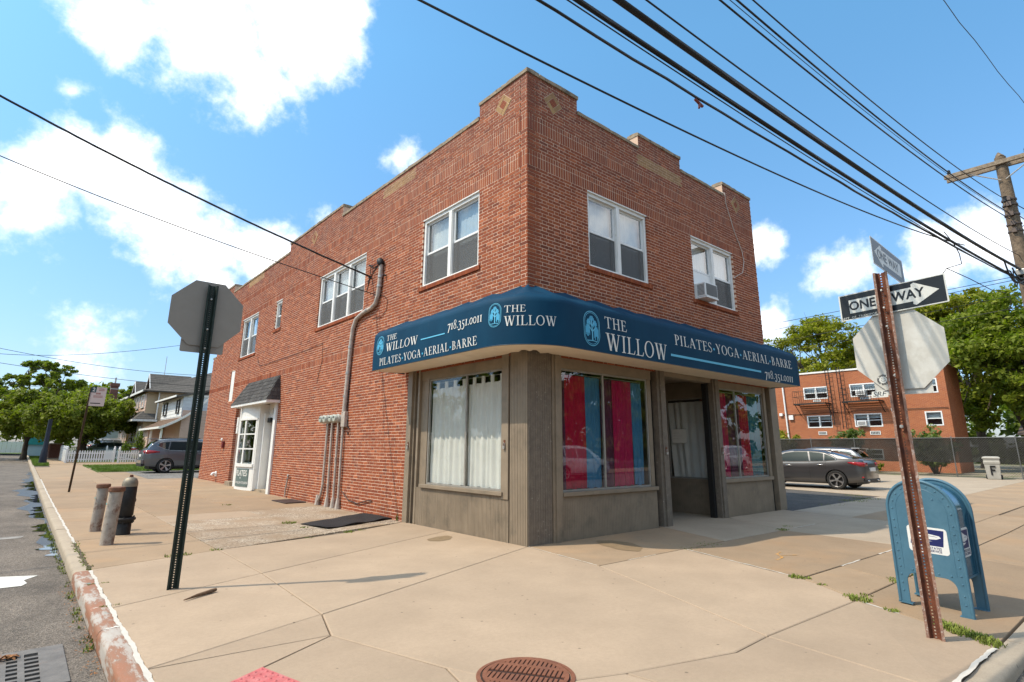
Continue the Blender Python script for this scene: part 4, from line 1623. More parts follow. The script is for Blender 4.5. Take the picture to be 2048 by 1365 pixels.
# window air conditioner
ac = thing('air_conditioner', (5.72, 0, 4.97), 'white window air conditioner sticking out of the second upper front window', 'air conditioner')
mb = MB()
mb.box(5.44, 5.98, -0.24, 0.10, 4.985, 5.33)
mb.build('case', M_vinyl, ac, bevel=0.012)
mb = MB()
for i in range(22):
    x0 = 5.475 + i * 0.0216
    mb.box(x0, x0 + 0.010, -0.252, -0.2405, 5.02, 5.30)
mb.build('condenser_grille', mat('grey_grille', (0.20, 0.20, 0.20), 0.6, var=0.1), ac)
mb = MB()
for i in range(9):
    z0 = 5.03 + i * 0.03
    mb.box(5.432, 5.4398, -0.21, -0.03, z0, z0 + 0.014)
mb.build('side_louvre', mat('grey_grille', (0.2, 0.2, 0.2)), ac)
mb = MB()
mb.box(5.435, 6.27, 0.075, 0.10, 5.34, 5.68)
mb.build('filler_panel', M_vinyl, ac)
mb = MB()
mb.box(5.44, 5.98, -0.26, 0.1, 4.955, 4.980)
mb.build('drip_tray', M_vinyl, ac)

# satellite dish behind the parapet
sd = thing('satellite_dish', (8.1, 0.9, 7.6), 'pale satellite dish peeking over the parapet beside its right pier', 'satellite dish')
mb = MB()
Md = Matrix.Rotation(math.radians(70), 3, 'X') @ Matrix.Rotation(math.radians(15), 3, 'Y')
mb.lathe([(0.0, 0.0), (0.12, 0.01), (0.24, 0.05), (0.33, 0.11), (0.335, 0.125), (0.24, 0.065), (0.12, 0.022), (0.0, 0.012)], (7.0, 0.85, 8.55), 24, Md)
mb.build('reflector', mat('pale_dish', (0.62, 0.60, 0.56), 0.5, var=0.04), sd, smooth=50)
mb = MB()
mb.tube([(7.0, 0.9, 8.55), (7.02, 0.95, 8.2), (7.02, 0.95, 7.6)], 0.022, 8)
mb.build('mast', M_galv, sd)
mb = MB()
mb.tube([(6.95, 0.28, 8.24), (7.12, 0.02, 8.245), (7.14, -0.05, 8.19), (7.22, -0.025, 7.9), (7.55, -0.02, 7.2), (7.86, -0.02, 6.75), (7.93, -0.02, 6.45), (7.80, -0.02, 6.1), (7.45, -0.02, 5.93), (7.32, -0.01, 5.85)], 0.0075, 6)
mb.build('coax_cable', mat('white_cable', (0.62, 0.60, 0.55), 0.6), label='thin white cable looping down the front brick from the parapet', cat='cable')

# ------------------------------------------------------------------ awning
AD, AR = 0.80, 0.98           # projection, corner radius
yA, xB = 4.02, 8.71           # ends
c0 = Vector((-AD + AR, -AD + AR))
sL = yA - c0.y
sArc = AR * math.pi / 2
sTot = sL + sArc + (xB - c0.x)


def apath(s):
    """point on the awning's outer line and its outward normal"""
    if s <= sL:
        return Vector((-AD, yA - s)), Vector((-1, 0))
    if s <= sL + sArc:
        a = (s - sL) / AR
        n = Vector((-math.cos(a), -math.sin(a)))
        return c0 + n * AR, n
    return Vector((c0.x + (s - sL - sArc), -AD)), Vector((0, -1))


def awall(s):
    if s <= sL:
        t = max(0.0, yA - s)
        return Vector((-0.012, t if s < sL else 0))
    if s <= sL + sArc:
        a = (s - sL) / sArc
        if a < 0.5:
            return Vector((-0.012, max(-0.012, c0.y * (1 - a * 2))))
        return Vector((max(-0.012, c0.x * (a * 2 - 1)), -0.012))
    return Vector((c0.x + (s - sL - sArc), -0.012))


ZB, ZT, ZW = 3.055, 3.815, 4.255


def ribs_in(s):
    # scallop phase: 0 at ribs, 1 mid-way
    p = 0.74
    if s < sL:
        q = s / sL * 5
    elif s < sL + sArc:
        q = 5 + (s - sL) / sArc * 2
    else:
        q = 7 + (s - sL - sArc) / (xB - c0.x) * 11
    f = q - math.floor(q)
    return math.sin(math.pi * f), q


def aface(s, z, d=0.0):
    p, n = apath(max(0, min(sTot, s)))
    t = (z - ZB) / (ZT - ZB)
    out = 0.012 * math.sin(math.pi * max(0, min(1, t))) - 0.02 * max(0.0, t)
    q = p + n * (out + d)
    return (q.x, q.y, z)


aw = thing('awning', (0, 0, 2.96), 'dark blue shop awning wrapping round the corner with white lettering', 'awning')
t = NT('navy_awning_fabric')
cN = t.ramp(t.noise(1.6, 6, 0.6, vec=t.scaled((1, 1, 0.4))), [(0.3, (0.002, 0.033, 0.072)), (0.7, (0.004, 0.046, 0.094))])
cN = t.mix(t.ramp(t.noise(4.0, 4, 0.6, vec=t.scaled((2.2, 2.2, 0.28))), [(0.64, 0.0), (0.82, 0.16)]), cN, (0.10, 0.13, 0.16))
t.set(cN, 0.65, 0.0, 0.12)
t.bump(t.noise(260, 2), 0.12, 0.002)
M_navy = t.m
M_letter = mat('white_lettering', (0.66, 0.66, 0.63), 0.5, var=0.03)
M_cyan = mat('light_blue_print', (0.05, 0.34, 0.56), 0.5, var=0.05)
M_cyan2 = mat('pale_blue_print', (0.10, 0.42, 0.62), 0.5, var=0.05)
M_soffit = mat('cream_soffit', (0.74, 0.64, 0.50), 0.6, var=0.06, scale=2, col2=(0.62, 0.52, 0.40), c2=(0.58, 0.75), c2scale=1.6, bump=0.1, bscale=8)
NS = 150
sv = [sTot * i / NS for i in range(NS + 1)]
mb = MB()
rows = [(ZB, 0), (ZB + 0.02, 0), (ZB + 0.3, 0), (ZB + 0.6, 0), (ZT - 0.06, 0), (ZT, 0)]
vs = []
for s_ in sv:
    sc, q = ribs_in(s_)
    for z, _ in rows:
        vs.append(aface(s_, z))
    # ridge roll and slope up to the wall
    p, n = apath(s_)
    w = awall(s_)
    hz = ZW - 0.055 * sc + 0.01 * math.sin(q * 5)
    e = Vector(aface(s_, ZT))
    for k, a in enumerate((0.06, 0.14, 0.35, 0.6, 0.82, 1.0)):
        xy = Vector((e.x, e.y)).lerp(w, a)
        z = ZT + (hz - ZT) * (a ** 0.85) + (0.03 if a < 0.2 else 0.0) * (a / 0.14) - 0.03 * sc * math.sin(math.pi * a)
        vs.append((xy.x, xy.y, z))
R_ = len(rows) + 6
fs = [(i * R_ + j, (i + 1) * R_ + j, (i + 1) * R_ + j + 1, i * R_ + j + 1) for i in range(NS) for j in range(R_ - 1)]
# end panels
for i, fl in ((0, False), (NS, True)):
    k = len(vs)
    w = awall(sv[i])
    vs.append((w.x, w.y, ZB))
    ring = [i * R_ + j for j in range(R_)] + [k]
    fs.append(tuple(ring if fl else ring[::-1]))
mb.add(vs, fs)
mb.build('canopy', M_navy, aw, smooth=50)
# hem piping
mb = MB()
mb.tube([aface(s_, ZB + 0.004, 0.004) for s_ in sv], 0.007, 6)
mb.build('hem', mat('dark_piping', (0.012, 0.03, 0.05), 0.5), aw, smooth=60)
mb = MB()
vs = []
for i, s_ in enumerate(sv):
    p, n = apath(s_)
    p = p + n * (-0.004)
    w = awall(s_)
    if s_ > sL and s_ < sL + sArc:          # sagging cloth where the soffit meets the corner post
        w = w + (p - w) * 0.10
    for a in (0, 0.3, 0.6, 0.9, 1.0):
        xy = p.lerp(w, a * 0.985)
        z = ZB + 0.004 - 0.016 * math.sin(math.pi * a) * (0.6 + 0.4 * math.sin(s_ * 3.1)) + (0.018 * math.sin(s_ * 9) if (a == 1.0 and sL - 0.3 < s_ < sL + sArc + 0.3) else 0) + 0.02 * a
        vs.append((xy.x, xy.y, z))
mb.add(vs, [(i * 5 + j, i * 5 + j + 1, (i + 1) * 5 + j + 1, (i + 1) * 5 + j) for i in range(NS) for j in range(4)])
mb.build('soffit', M_soffit, aw, smooth=60)


# ---- serif lettering drawn as strokes (cap height 1)
def rect(x0, y0, x1, y1):
    return [(x0, y0), (x1, y0), (x1, y1), (x0, y1)]


def bar(xa, ya, xb, yb, t):
    """sloping stroke of horizontal thickness t between two heights"""
    n = 4
    out = []
    for i in range(n):
        a, b = i / n, (i + 1) / n
        out.append([(xa + (xb - xa) * a - t / 2, ya + (yb - ya) * a), (xa + (xb - xa) * a + t / 2, ya + (yb - ya) * a), (xa + (xb - xa) * b + t / 2, ya + (yb - ya) * b), (xa + (xb - xa) * b - t / 2, ya + (yb - ya) * b)])
    return out


def ring(cx, cy, rx, ry, tx, ty, a0=0, a1=360, n=26):
    out = []
    for i in range(n):
        p, q = math.radians(a0 + (a1 - a0) * i / n), math.radians(a0 + (a1 - a0) * (i + 1) / n)
        out.append([(cx + rx * math.cos(p), cy + ry * math.sin(p)), (cx + rx * math.cos(q), cy + ry * math.sin(q)), (cx + (rx - tx) * math.cos(q), cy + (ry - ty) * math.sin(q)), (cx + (rx - tx) * math.cos(p), cy + (ry - ty) * math.sin(p))])
    return out


T_, H_ = 0.125, 0.048


def stem(x, y0=0.0, y1=1.0, t=T_, sb=True, st=True, w=0.115):
    o = [rect(x - t / 2, y0 + i * (y1 - y0) / 4, x + t / 2, y0 + (i + 1) * (y1 - y0) / 4) for i in range(4)]
    for flag, yy, sg in ((sb, y0, 1), (st, y1, -1)):
        if flag:
            o.append([(x - t / 2 - w, yy), (x + t / 2 + w, yy), (x + t / 2 + w, yy + sg * 0.03), (x - t / 2 - w, yy + sg * 0.03)])
            o.append([(x - t / 2 - w * 0.5, yy + sg * 0.03), (x + t / 2 + w * 0.5, yy + sg * 0.03), (x + t / 2, yy + sg * 0.075), (x - t / 2, yy + sg * 0.075)])
    return o


def foot(x, y, w=0.13):
    return [rect(x - w, y - (0.035 if y > 0.5 else 0), x + w, y + (0.035 if y < 0.5 else 0))]


def glyph(c):
    if c == 'T':
        return stem(0.42, st=False) + [rect(0.03, 0.95, 0.81, 1.0), [(0.03, 1.0), (0.03, 0.78), (0.06, 0.78), (0.11, 0.95)], [(0.81, 1.0), (0.73, 0.95), (0.78, 0.78), (0.81, 0.78)]], 0.84
    if c == 'H':
        return stem(0.2) + stem(0.74) + [rect(0.26, 0.49, 0.68, 0.54)], 0.94
    if c == 'I':
        return stem(0.2), 0.40
    if c in 'EL':
        o = stem(0.2, st=(c == 'L')) + [rect(0.2, 0.0, 0.66, 0.045), [(0.60, 0.045), (0.66, 0.0), (0.72, 0.25), (0.69, 0.25)]]
        if c == 'E':
            o += [rect(0.03, 0.955, 0.62, 1.0), [(0.62, 1.0), (0.55, 0.955), (0.62, 0.77), (0.65, 0.77)], rect(0.26, 0.50, 0.52, 0.545), rect(0.50, 0.41, 0.53, 0.63), rect(0.04, 0.0, 0.2, 0.03)]
        return o, (0.74 if c == 'E' else 0.72)
    if c == 'O':
        return ring(0.45, 0.5, 0.43, 0.52, 0.125, 0.05), 0.90
    if c == 'W':
        return bar(0.17, 1.0, 0.42, 0.0, 0.15) + bar(0.63, 0.97, 0.42, 0.0, 0.06) + bar(0.60, 1.0, 0.86, 0.0, 0.15) + bar(1.10, 1.0, 0.87, 0.0, 0.06) + foot(0.17, 1.0, 0.16) + foot(0.60, 1.0, 0.17) + foot(1.10, 1.0, 0.13), 1.24
    if c == 'P':
        return stem(0.2) + ring(0.30, 0.735, 0.32, 0.265, 0.115, 0.045, -90, 90, 14) + [rect(0.2, 0.955, 0.31, 1.0), rect(0.2, 0.47, 0.31, 0.515)], 0.64
    if c == 'R':
        return stem(0.2) + ring(0.32, 0.745, 0.30, 0.255, 0.115, 0.045, -90, 90, 14) + [rect(0.2, 0.955, 0.33, 1.0), rect(0.2, 0.49, 0.33, 0.535)] + bar(0.40, 0.50, 0.74, 0.0, 0.14) + foot(0.76, 0.0, 0.1), 0.80
    if c == 'B':
        return stem(0.2) + ring(0.30, 0.76, 0.27, 0.24, 0.11, 0.045, -90, 90, 14) + ring(0.32, 0.27, 0.33, 0.27, 0.12, 0.045, -90, 90, 14) + [rect(0.2, 0.955, 0.31, 1.0), rect(0.2, 0.0, 0.33, 0.045), rect(0.2, 0.495, 0.31, 0.54)], 0.70
    if c == 'A':
        return bar(0.13, 0.0, 0.40, 1.0, 0.055) + bar(0.43, 1.0, 0.73, 0.0, 0.145) + [rect(0.22, 0.32, 0.60, 0.365)] + foot(0.13, 0.0, 0.12) + foot(0.73, 0.0, 0.16), 0.90
    if c == 'Y':
        return stem(0.40, 0.0, 0.45, st=False) + bar(0.40, 0.42, 0.14, 1.0, 0.14) + bar(0.40, 0.42, 0.68, 1.0, 0.055) + foot(0.15, 1.0, 0.15) + foot(0.68, 1.0, 0.12), 0.82
    if c == 'G':
        return ring(0.46, 0.5, 0.44, 0.52, 0.125, 0.05, 42, 318, 22) + stem(0.76, 0.06, 0.42, sb=False, w=0.09) + [rect(0.76, 0.68, 0.79, 0.92)], 0.92
    if c == 'S':
        return ring(0.30, 0.755, 0.235, 0.255, 0.075, 0.05, 30, 240, 14) + ring(0.29, 0.25, 0.26, 0.27, 0.08, 0.05, -150, 60, 14) + bar(0.16, 0.63, 0.44, 0.40, 0.17) + [rect(0.47, 0.76, 0.50, 0.97), rect(0.03, 0.03, 0.06, 0.27)], 0.60
    if c == '7':
        return [rect(0.02, 0.60, 0.52, 0.70), rect(0.02, 0.50, 0.06, 0.70)] + bar(0.46, 0.62, 0.18, -0.28, 0.13), 0.56
    if c == '1':
        return stem(0.2, 0.0, 0.70, t=0.135, w=0.075), 0.40
    if c == '8':
        return ring(0.28, 0.74, 0.21, 0.25, 0.08, 0.05, n=20) + ring(0.28, 0.26, 0.25, 0.28, 0.09, 0.05, n=20), 0.58
    if c == '3':
        return ring(0.20, 0.51, 0.22, 0.20, 0.11, 0.08, -80, 150, 12) + ring(0.18, 0.03, 0.29, 0.33, 0.12, 0.09, -140, 85, 14), 0.52
    if c == '5':
        return [rect(0.10, 0.62, 0.44, 0.70)] + bar(0.11, 0.30, 0.15, 0.70, 0.06) + ring(0.19, 0.03, 0.29, 0.34, 0.12, 0.09, -135, 105, 16), 0.54
    if c == '0':
        return ring(0.27, 0.35, 0.27, 0.36, 0.10, 0.075, n=20), 0.56
    if c == '.':
        return ring(0.1, 0.07, 0.075, 0.075, 0.0749, 0.0749, n=10), 0.22
    if c == '*':
        return [], 0.42
    return [], 0.32


def write(mb, dots, text, h, s0, z0, width=None, gap=0.06, d=0.006, wide=1.0):
    gl = [glyph(c) for c in text]
    tot = sum(g[1] + gap for g in gl) - gap
    k = h if width is None else width / tot
    s = s0
    n = 0
    for c, (polys, adv) in zip(text, gl):
        for p in polys:
            mb.add([aface(s + u * k, z0 + v * h, d + 0.00008 * (n % 40)) for u, v in p], [tuple(range(len(p)))])
            n += 1
        if c == '*':
            for p in ring(0.21, 0.38, 0.13, 0.13 * 1.0, 0.1299, 0.1299, n=14):
                dots.add([aface(s + u * k, z0 + v * h, d) for u, v in p], [(0, 1, 2, 3)])
        s += (adv + gap) * k
    return s


def willow_logo(mb, mb2, s0, z0, w, h):
    """double stadium outline with a weeping tree inside"""
    def P(u, v, d=0.006):
        return aface(s0 + (u + 0.5) * w, z0 + v * h, d)
    asp = w / h

    def stadium(k, t):
        pts = []
        r = 0.5 * asp
        for i in range(33):
            a = math.pi * i / 32
            pts.append((0.5 * k * math.cos(a), 1 - r + (r - (1 - k) * 0.5 * asp) * math.sin(a)))
        for i in range(33):
            a = math.pi + math.pi * i / 32
            pts.append((0.5 * k * math.cos(a), r + (r - (1 - k) * 0.5 * asp) * math.sin(a)))
        return pts
    for ka, kb in ((1.0, 0.94), (0.86, 0.82)):
        A, B = stadium(ka, 0), stadium(kb, 0)
        n = len(A)
        mb2.add([P(*p) for p in A] + [P(*p) for p in B], [(i, (i + 1) % n, n + (i + 1) % n, n + i) for i in range(n)])

    def strip(m, pts, t, d=0.006):
        L, Rr = [], []
        for i, p in enumerate(pts):
            a, b = pts[max(0, i - 1)], pts[min(len(pts) - 1, i + 1)]
            dx, dy = (b[0] - a[0]) * w, (b[1] - a[1]) * h
            l = math.hypot(dx, dy) or 1
            nx_, ny_ = -dy / l, dx / l
            L.append(P(p[0] + nx_ * t / w / 2, p[1] + ny_ * t / h / 2, d))
            Rr.append(P(p[0] - nx_ * t / w / 2, p[1] - ny_ * t / h / 2, d))
        n = len(pts)
        m.add(L + Rr, [(i, i + 1, n + i + 1, n + i) for i in range(n - 1)])
    tw = 0.045 * w * 1.6
    strip(mb2, [(0.03, 0.15), (0.02, 0.4), (0.0, 0.6), (0.0, 0.78)], tw, 0.0063)
    strip(mb2, [(0.02, 0.40), (-0.10, 0.50), (-0.2, 0.58)], tw * 0.7, 0.0066)
    strip(mb2, [(0.02, 0.40), (0.12, 0.47), (0.22, 0.53)], tw * 0.7, 0.0068)
    strip(mb2, [(0.0, 0.55), (-0.1, 0.66), (-0.15, 0.7)], tw * 0.6, 0.007)
    strip(mb2, [(0.0, 0.55), (0.1, 0.64), (0.15, 0.68)], tw * 0.6, 0.0072)
    strip(mb2, [(-0.3, 0.14), (0.0, 0.155), (0.3, 0.14)], tw * 0.5, 0.0074)
    for (cxx, cyy, r, ln) in ((0.0, 0.80, 0.13, 0.10), (-0.19, 0.70, 0.10, 0.13), (0.19, 0.68, 0.10, 0.15), (-0.26, 0.54, 0.11, 0.30), (0.26, 0.50, 0.11, 0.32)):
        for k in range(6):
            u = cxx - r + 2 * r * k / 5
            top = cyy + 0.06 * math.sqrt(max(0, 1 - ((u - cxx) / r) ** 2))
            strip(mb, [(u, top), (u, cyy - ln * (0.6 + 0.4 * math.sin(k * 2.2 + cxx * 9) ** 2))], tw * 0.62, 0.0061 + 0.0001 * k)


lw, ld, l1, l2 = MB(), MB(), MB(), MB()
# side street face (s runs from the far end towards the corner)
willow_logo(l1, l2, 0.15, 3.36, 0.31, 0.40)
write(lw, ld, 'THE', 0.115, 0.56, 3.62, 0.42)
write(lw, ld, 'WILLOW', 0.165, 0.56, 3.40, 1.25)
l2.add([aface(1.92, 3.45, 0.006), aface(2.72, 3.45, 0.006), aface(2.72, 3.472, 0.006), aface(1.92, 3.472, 0.006)], [(0, 1, 2, 3)])
write(lw, ld, '718.351.0011', 0.165, 2.80, 3.50, 1.0)
write(lw, ld, 'PILATES*YOGA*AERIAL*BARRE', 0.15, 0.32, 3.13, 3.36, gap=0.07)
# rounded corner
sc0 = sL + 0.12
willow_logo(l1, l2, sc0, 3.36, 0.25, 0.40)
write(lw, ld, 'THE', 0.115, sc0 + 0.30, 3.58, 0.36)
write(lw, ld, 'WILLOW', 0.16, sc0 + 0.30, 3.36, 0.86)
# front face
sf = sL + sArc


def sx(x):
    return sf + (x - c0.x)


willow_logo(l1, l2, sx(0.52), 3.14, 0.40, 0.60)
write(lw, ld, 'THE', 0.20, sx(1.06), 3.50, 0.60)
write(lw, ld, 'WILLOW', 0.30, sx(1.06), 3.115, 1.80)
l2.add([aface(sx(2.98), 3.22, 0.006), aface(sx(6.62), 3.22, 0.006), aface(sx(6.62), 3.265, 0.006), aface(sx(2.98), 3.265, 0.006)], [(0, 1, 2, 3)])
write(lw, ld, 'PILATES*YOGA*AERIAL*BARRE', 0.205, sx(3.14), 3.46, 5.18, gap=0.08)
write(lw, ld, '718.351.0011', 0.195, sx(6.80), 3.12, 1.50)
lw.build('lettering', M_letter, aw, kind='stuff')
ld.build('separator_dots', M_cyan, aw, kind='stuff')
l1.build('tree_emblem', M_cyan, aw, kind='stuff')
l2.build('emblem_outline', M_cyan2, aw, kind='stuff')

# ------------------------------------------------------------------ side entrance with its small shingled hood
hood = thing('door_hood', (-0.2, 14.0, 2.88), 'small grey shingled hood over the white side entrance', 'door hood')
M_shing = []
for i, c in enumerate(((0.062, 0.058, 0.056), (0.048, 0.045, 0.044), (0.080, 0.076, 0.072))):
    M_shing.append(mat('grey_shingle_%s' % 'abc'[i], c, 0.95, var=0.25, scale=30, bump=0.7, bscale=180))
HZ0, HZ1, HD = 2.965, 3.79, 0.42
hyA, hyB, hyA1, hyB1 = 11.98, 16.05, 12.20, 15.60


def hoodpt(a, b, d=0.0):
    """front slope: a along, b up"""
    y0, y1 = hyA + (hyA1 - hyA) * b, hyB + (hyB1 - hyB) * b
    nx_, nz_ = (HZ1 - HZ0), HD
    l = math.hypot(nx_, nz_)
    return Vector((-(HD * (1 - b) + 0.02) - d * nx_ / l, y0 + (y1 - y0) * a, HZ0 + (HZ1 - HZ0) * b + d * nz_ / l))


mb = MB()
mb.add([hoodpt(0, 0), hoodpt(1, 0), hoodpt(1, 1), hoodpt(0, 1), (0, hyA, HZ0), (0, hyA1, HZ1), (0, hyB, HZ0), (0, hyB1, HZ1)], [(0, 1, 2, 3), (0, 3, 5, 4), (1, 6, 7, 2), (3, 2, 7, 5)])
mb.build('deck', M_shing[1], hood)
for r in range(6):
    n = 22
    for k in range(n):
        off = 0.5 if r % 2 else 0.0
        a0, a1 = (k + off) / n, (k + 1 + off) / n
        if a0 >= 1:
            continue
        a1 = min(1, a1)
        b0, b1 = r / 6 - 0.01, (r + 1) / 6 + 0.02
        mb = MB()
        g = 0.002
        up = rnd.uniform(0, 0.004)
        mb.add([hoodpt(a0 + g, b0, 0.016 + up), hoodpt(a1 - g, b0, 0.016 + up), hoodpt(a1 - g, min(1, b1), 0.005), hoodpt(a0 + g, min(1, b1), 0.005), hoodpt(a0 + g, b0, 0.002), hoodpt(a1 - g, b0, 0.002)],
               [(0, 1, 2, 3), (4, 5, 1, 0), (0, 3, 4), (1, 5, 2)])
        mb.build('shingle', M_shing[rnd.choice((0, 0, 1, 2))], hood)
    # side slopes
    for side in (0, 1):
        for k in range(3):
            a0, a1 = k / 3, (k + 1) / 3

            def sp(a, b, d):
                y = (hyA + (hyA1 - hyA) * b - d) if side == 0 else (hyB + (hyB1 - hyB) * b + d)
                return Vector((-(HD * (1 - b) + 0.015) * a, y, HZ0 + (HZ1 - HZ0) * b))
            b0, b1 = r / 6, (r + 1) / 6 + 0.02
            mb = MB()
            mb.add([sp(a0 + .01, b0, 0.016), sp(a1 - .01, b0, 0.016), sp(a1 - .01, min(1, b1), 0.005), sp(a0 + .01, min(1, b1), 0.005), sp(a0 + .01, b0, 0.001), sp(a1 - .01, b0, 0.001)], [(0, 1, 2, 3), (4, 5, 1, 0), (0, 3, 4), (1, 5, 2)])
            mb.build('shingle', M_shing[rnd.choice((0, 1, 2))], hood)
mb = MB()
mb.box(-HD - 0.015, -HD + 0.02, hyA, hyB, 2.87, HZ0 - 0.002)
mb.box(-HD + 0.02, 0.0, hyA, hyA + 0.03, 2.87, HZ0 - 0.002)
mb.box(-HD + 0.02, 0.0, hyB - 0.03, hyB, 2.87, HZ0 - 0.002)
mb.build('fascia', M_white, hood, bevel=0.004)
mb = MB()
mb.box(-HD + 0.021, -0.003, hyA + 0.031, hyB - 0.031, 2.90, 2.93)
mb.build('soffit', M_white, hood)

# entrance: parts of the building
part('door_casing', fL, [(12.12, 12.34, 0.0, 2.87, -0.25, 0.06)], M_white)
part('door_casing', fL, [(15.92, 16.12, 0.0, 2.87, -0.25, 0.05)], M_white)
part('wall', fL, [(12.34, 13.62, 2.55, 2.93, -0.30, -0.20), (16.12, 16.32, -0.05, 2.93, -0.3, -0.004)], M_white)
part('wall', fL, [(13.5, 13.62, 0.0, 2.6, -0.9, -0.05)], M_white)
part('door_step', fL, [(12.34, 13.7, -0.05, 0.10, -0.9, 0.02)], M_coping)
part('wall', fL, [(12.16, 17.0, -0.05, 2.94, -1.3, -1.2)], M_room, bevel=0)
dm = MB()
rbox(dm, fL, 12.42, 13.40, 0.10, 2.42, -0.34, -0.29)
rbox(dm, fL, 12.50, 12.86, 0.25, 0.85, -0.29, -0.28)
rbox(dm, fL, 12.96, 13.32, 0.25, 0.85, -0.29, -0.28)
do = dm.build('side_door', M_white, bld, bevel=0.006)
mb = MB()
rbox(mb, fL, 12.52, 12.80, 1.05, 2.3, -0.289, -0.282)
mb.build('door_pane', mat('amber_glass', (0.22, 0.15, 0.03), 0.25, var=0.3, scale=9), do)
part('transom', fL, [(12.36, 13.50, 2.42, 2.54, -0.3, -0.18)], M_white)
# number
mb = MB()
add_text(mb, '159', 0.26, lambda u, v, d: (0.199 - d, 13.05 - u, 2.48 + 0.18 + v * 1.0), d=0.003, bold=0.006)
mb.build('house_number', M_black, bld)
lm = MB()
lm.box(0.12, 0.22, 13.15, 13.45, 2.28, 2.44)
lm.build('door_lamp', M_iron, bld, bevel=0.01)


# bow window of the entrance: a shallow curve of small panes over a white panel
def bow(u, d=0.0):
    """u 0..1 along the curve from y=13.7 to y=15.9"""
    y = 13.72 + 2.2 * u
    b = 0.24 * math.sin(math.pi * u) + 0.10 * (1 - u)
    return Vector((-b - d, y, 0))


def bowstrip(mb, u0, u1, z0, z1, d0, d1, n=8):
    vs = []
    for i in range(n + 1):
        u = u0 + (u1 - u0) * i / n
        a, b = bow(u, d0), bow(u, d1)
        vs += [(a.x, a.y, z0), (b.x, b.y, z0), (b.x, b.y, z1), (a.x, a.y, z1)]
    fs = [(i * 4 + j, i * 4 + (j + 1) % 4, (i + 1) * 4 + (j + 1) % 4, (i + 1) * 4 + j) for i in range(n) for j in range(4)]
    fs += [(0, 1, 2, 3), (n * 4 + 3, n * 4 + 2, n * 4 + 1, n * 4)]
    mb.add(vs, fs)


mb = MB()
bowstrip(mb, 0, 1, 0.02, 0.80, -0.04, 0.0, 16)
bw_ = mb.build('bow_window', M_white, bld, smooth=35)
for nm_, q_ in (('head_panel', (2.42, 2.90, -0.04, 0.0)), ('sill', (0.80, 0.90, -0.05, 0.05)), ('head_moulding', (2.38, 2.45, -0.045, 0.03))):
    mb = MB()
    bowstrip(mb, 0, 1, *q_, 16)
    mb.build(nm_, M_white, bw_, smooth=35)
mb = MB()
for k in range(4):
    u = (0.0, 0.315, 0.65, 0.955)[k]
    bowstrip(mb, u, u + 0.045, 0.90, 2.38, -0.04, 0.006, 2)
for zz in (1.40, 1.90):
    bowstrip(mb, 0.045, 0.955, zz - 0.022, zz + 0.022, -0.03, 0.002, 14)
mb.build('glazing_bar', M_white, bw_)
for k in range(3):
    ua, ub = (0.045, 0.36, 0.695)[k], (0.315, 0.65, 0.955)[k]
    for zz in (0.90, 1.422, 1.922):
        pb = MB()
        bowstrip(pb, ua, ub, zz, zz + (0.478 if zz < 1.9 else 0.458), -0.02, -0.014, 4)
        pb.build('pane', M_glass, bw_)
mb = MB()
mb.box(-0.10, 0.9, 13.62, 13.70, 0.05, 2.9)
mb.build('side_panel', M_white, bld)
mb = MB()
mb.box(0.05, 0.6, 13.75, 15.85, 0.86, 0.9)
mb.build('window_shelf', M_white, bld)
# flowers on the shelf behind the panes
fl = thing('flower_pot', (0.1, 14.1, 0.9), 'pink and yellow flowers on the shelf behind the bow window', 'flowers')
mb = MB()
mb.lathe([(0.05, 0), (0.07, 0.02), (0.09, 0.16), (0.08, 0.17), (0.0, 0.16)], (0.1, 14.1, 0.9), 12)
mb.build('pot', M_iron, fl)
for nm, colr, n, dz in (('pink_blossom', (0.55, 0.16, 0.20), 26, 0.32), ('yellow_blossom', (0.60, 0.42, 0.06), 10, 0.46), ('leaf', (0.04, 0.10, 0.03), 30, 0.22)):
    mb = MB()
    for _ in range(n):
        p = Vector((0.1 + rnd.uniform(-.11, .11), 14.1 + rnd.uniform(-.15, .15), 0.9 + dz + rnd.uniform(-.07, .09)))
        a = Vector((rnd.uniform(-1, 1), rnd.uniform(-1, 1), rnd.uniform(-1, 1))).normalized()
        b = a.orthogonal().normalized()
        c = a.cross(b)
        s_ = 0.035
        mb.add([p + b * s_, p + c * s_, p - b * s_, p - c * s_, p + a * s_ * 0.6], [(0, 1, 4), (1, 2, 4), (2, 3, 4), (3, 0, 4)])
    mb.build(nm, mat(nm, colr, 0.7), fl, kind='stuff')
# small sign on the panel
sg = thing('notice_board', (-0.24, 14.4, 0.13), 'small grey green sign reading PILATES on the white panel', 'sign')
fG = lambda u, z, d: (bow((14.40 - u - 13.72) / 2.2, 0.012 + d).x, 14.40 - u, 0.44 + z)
mb = MB()
for i in range(6):
    u0, u1 = -0.47 + i * 0.94 / 6, -0.47 + (i + 1) * 0.94 / 6
    mb.prism([(u0, -0.29), (u1, -0.29), (u1, 0.29), (u0, 0.29)], fG, -0.01, 0.006)
mb.build('board', mat('grey_green_sign', (0.115, 0.155, 0.145), 0.6, var=0.12, scale=5), sg)
mb = MB()
add_text(mb, 'PILATES', 0.235, lambda u, v, d: fG(u, 0.14 + v * 1.15, d + 0.007), bold=0.006)
add_text(mb, 'at', 0.10, lambda u, v, d: fG(u, 0.0 + v, d + 0.007), bold=0.003)
add_text(mb, 'THE WILLOW STUDIOS', 0.10, lambda u, v, d: fG(u * 0.92, -0.17 + v, d + 0.007), bold=0.003)
mb.build('lettering', M_letter, sg, kind='stuff')
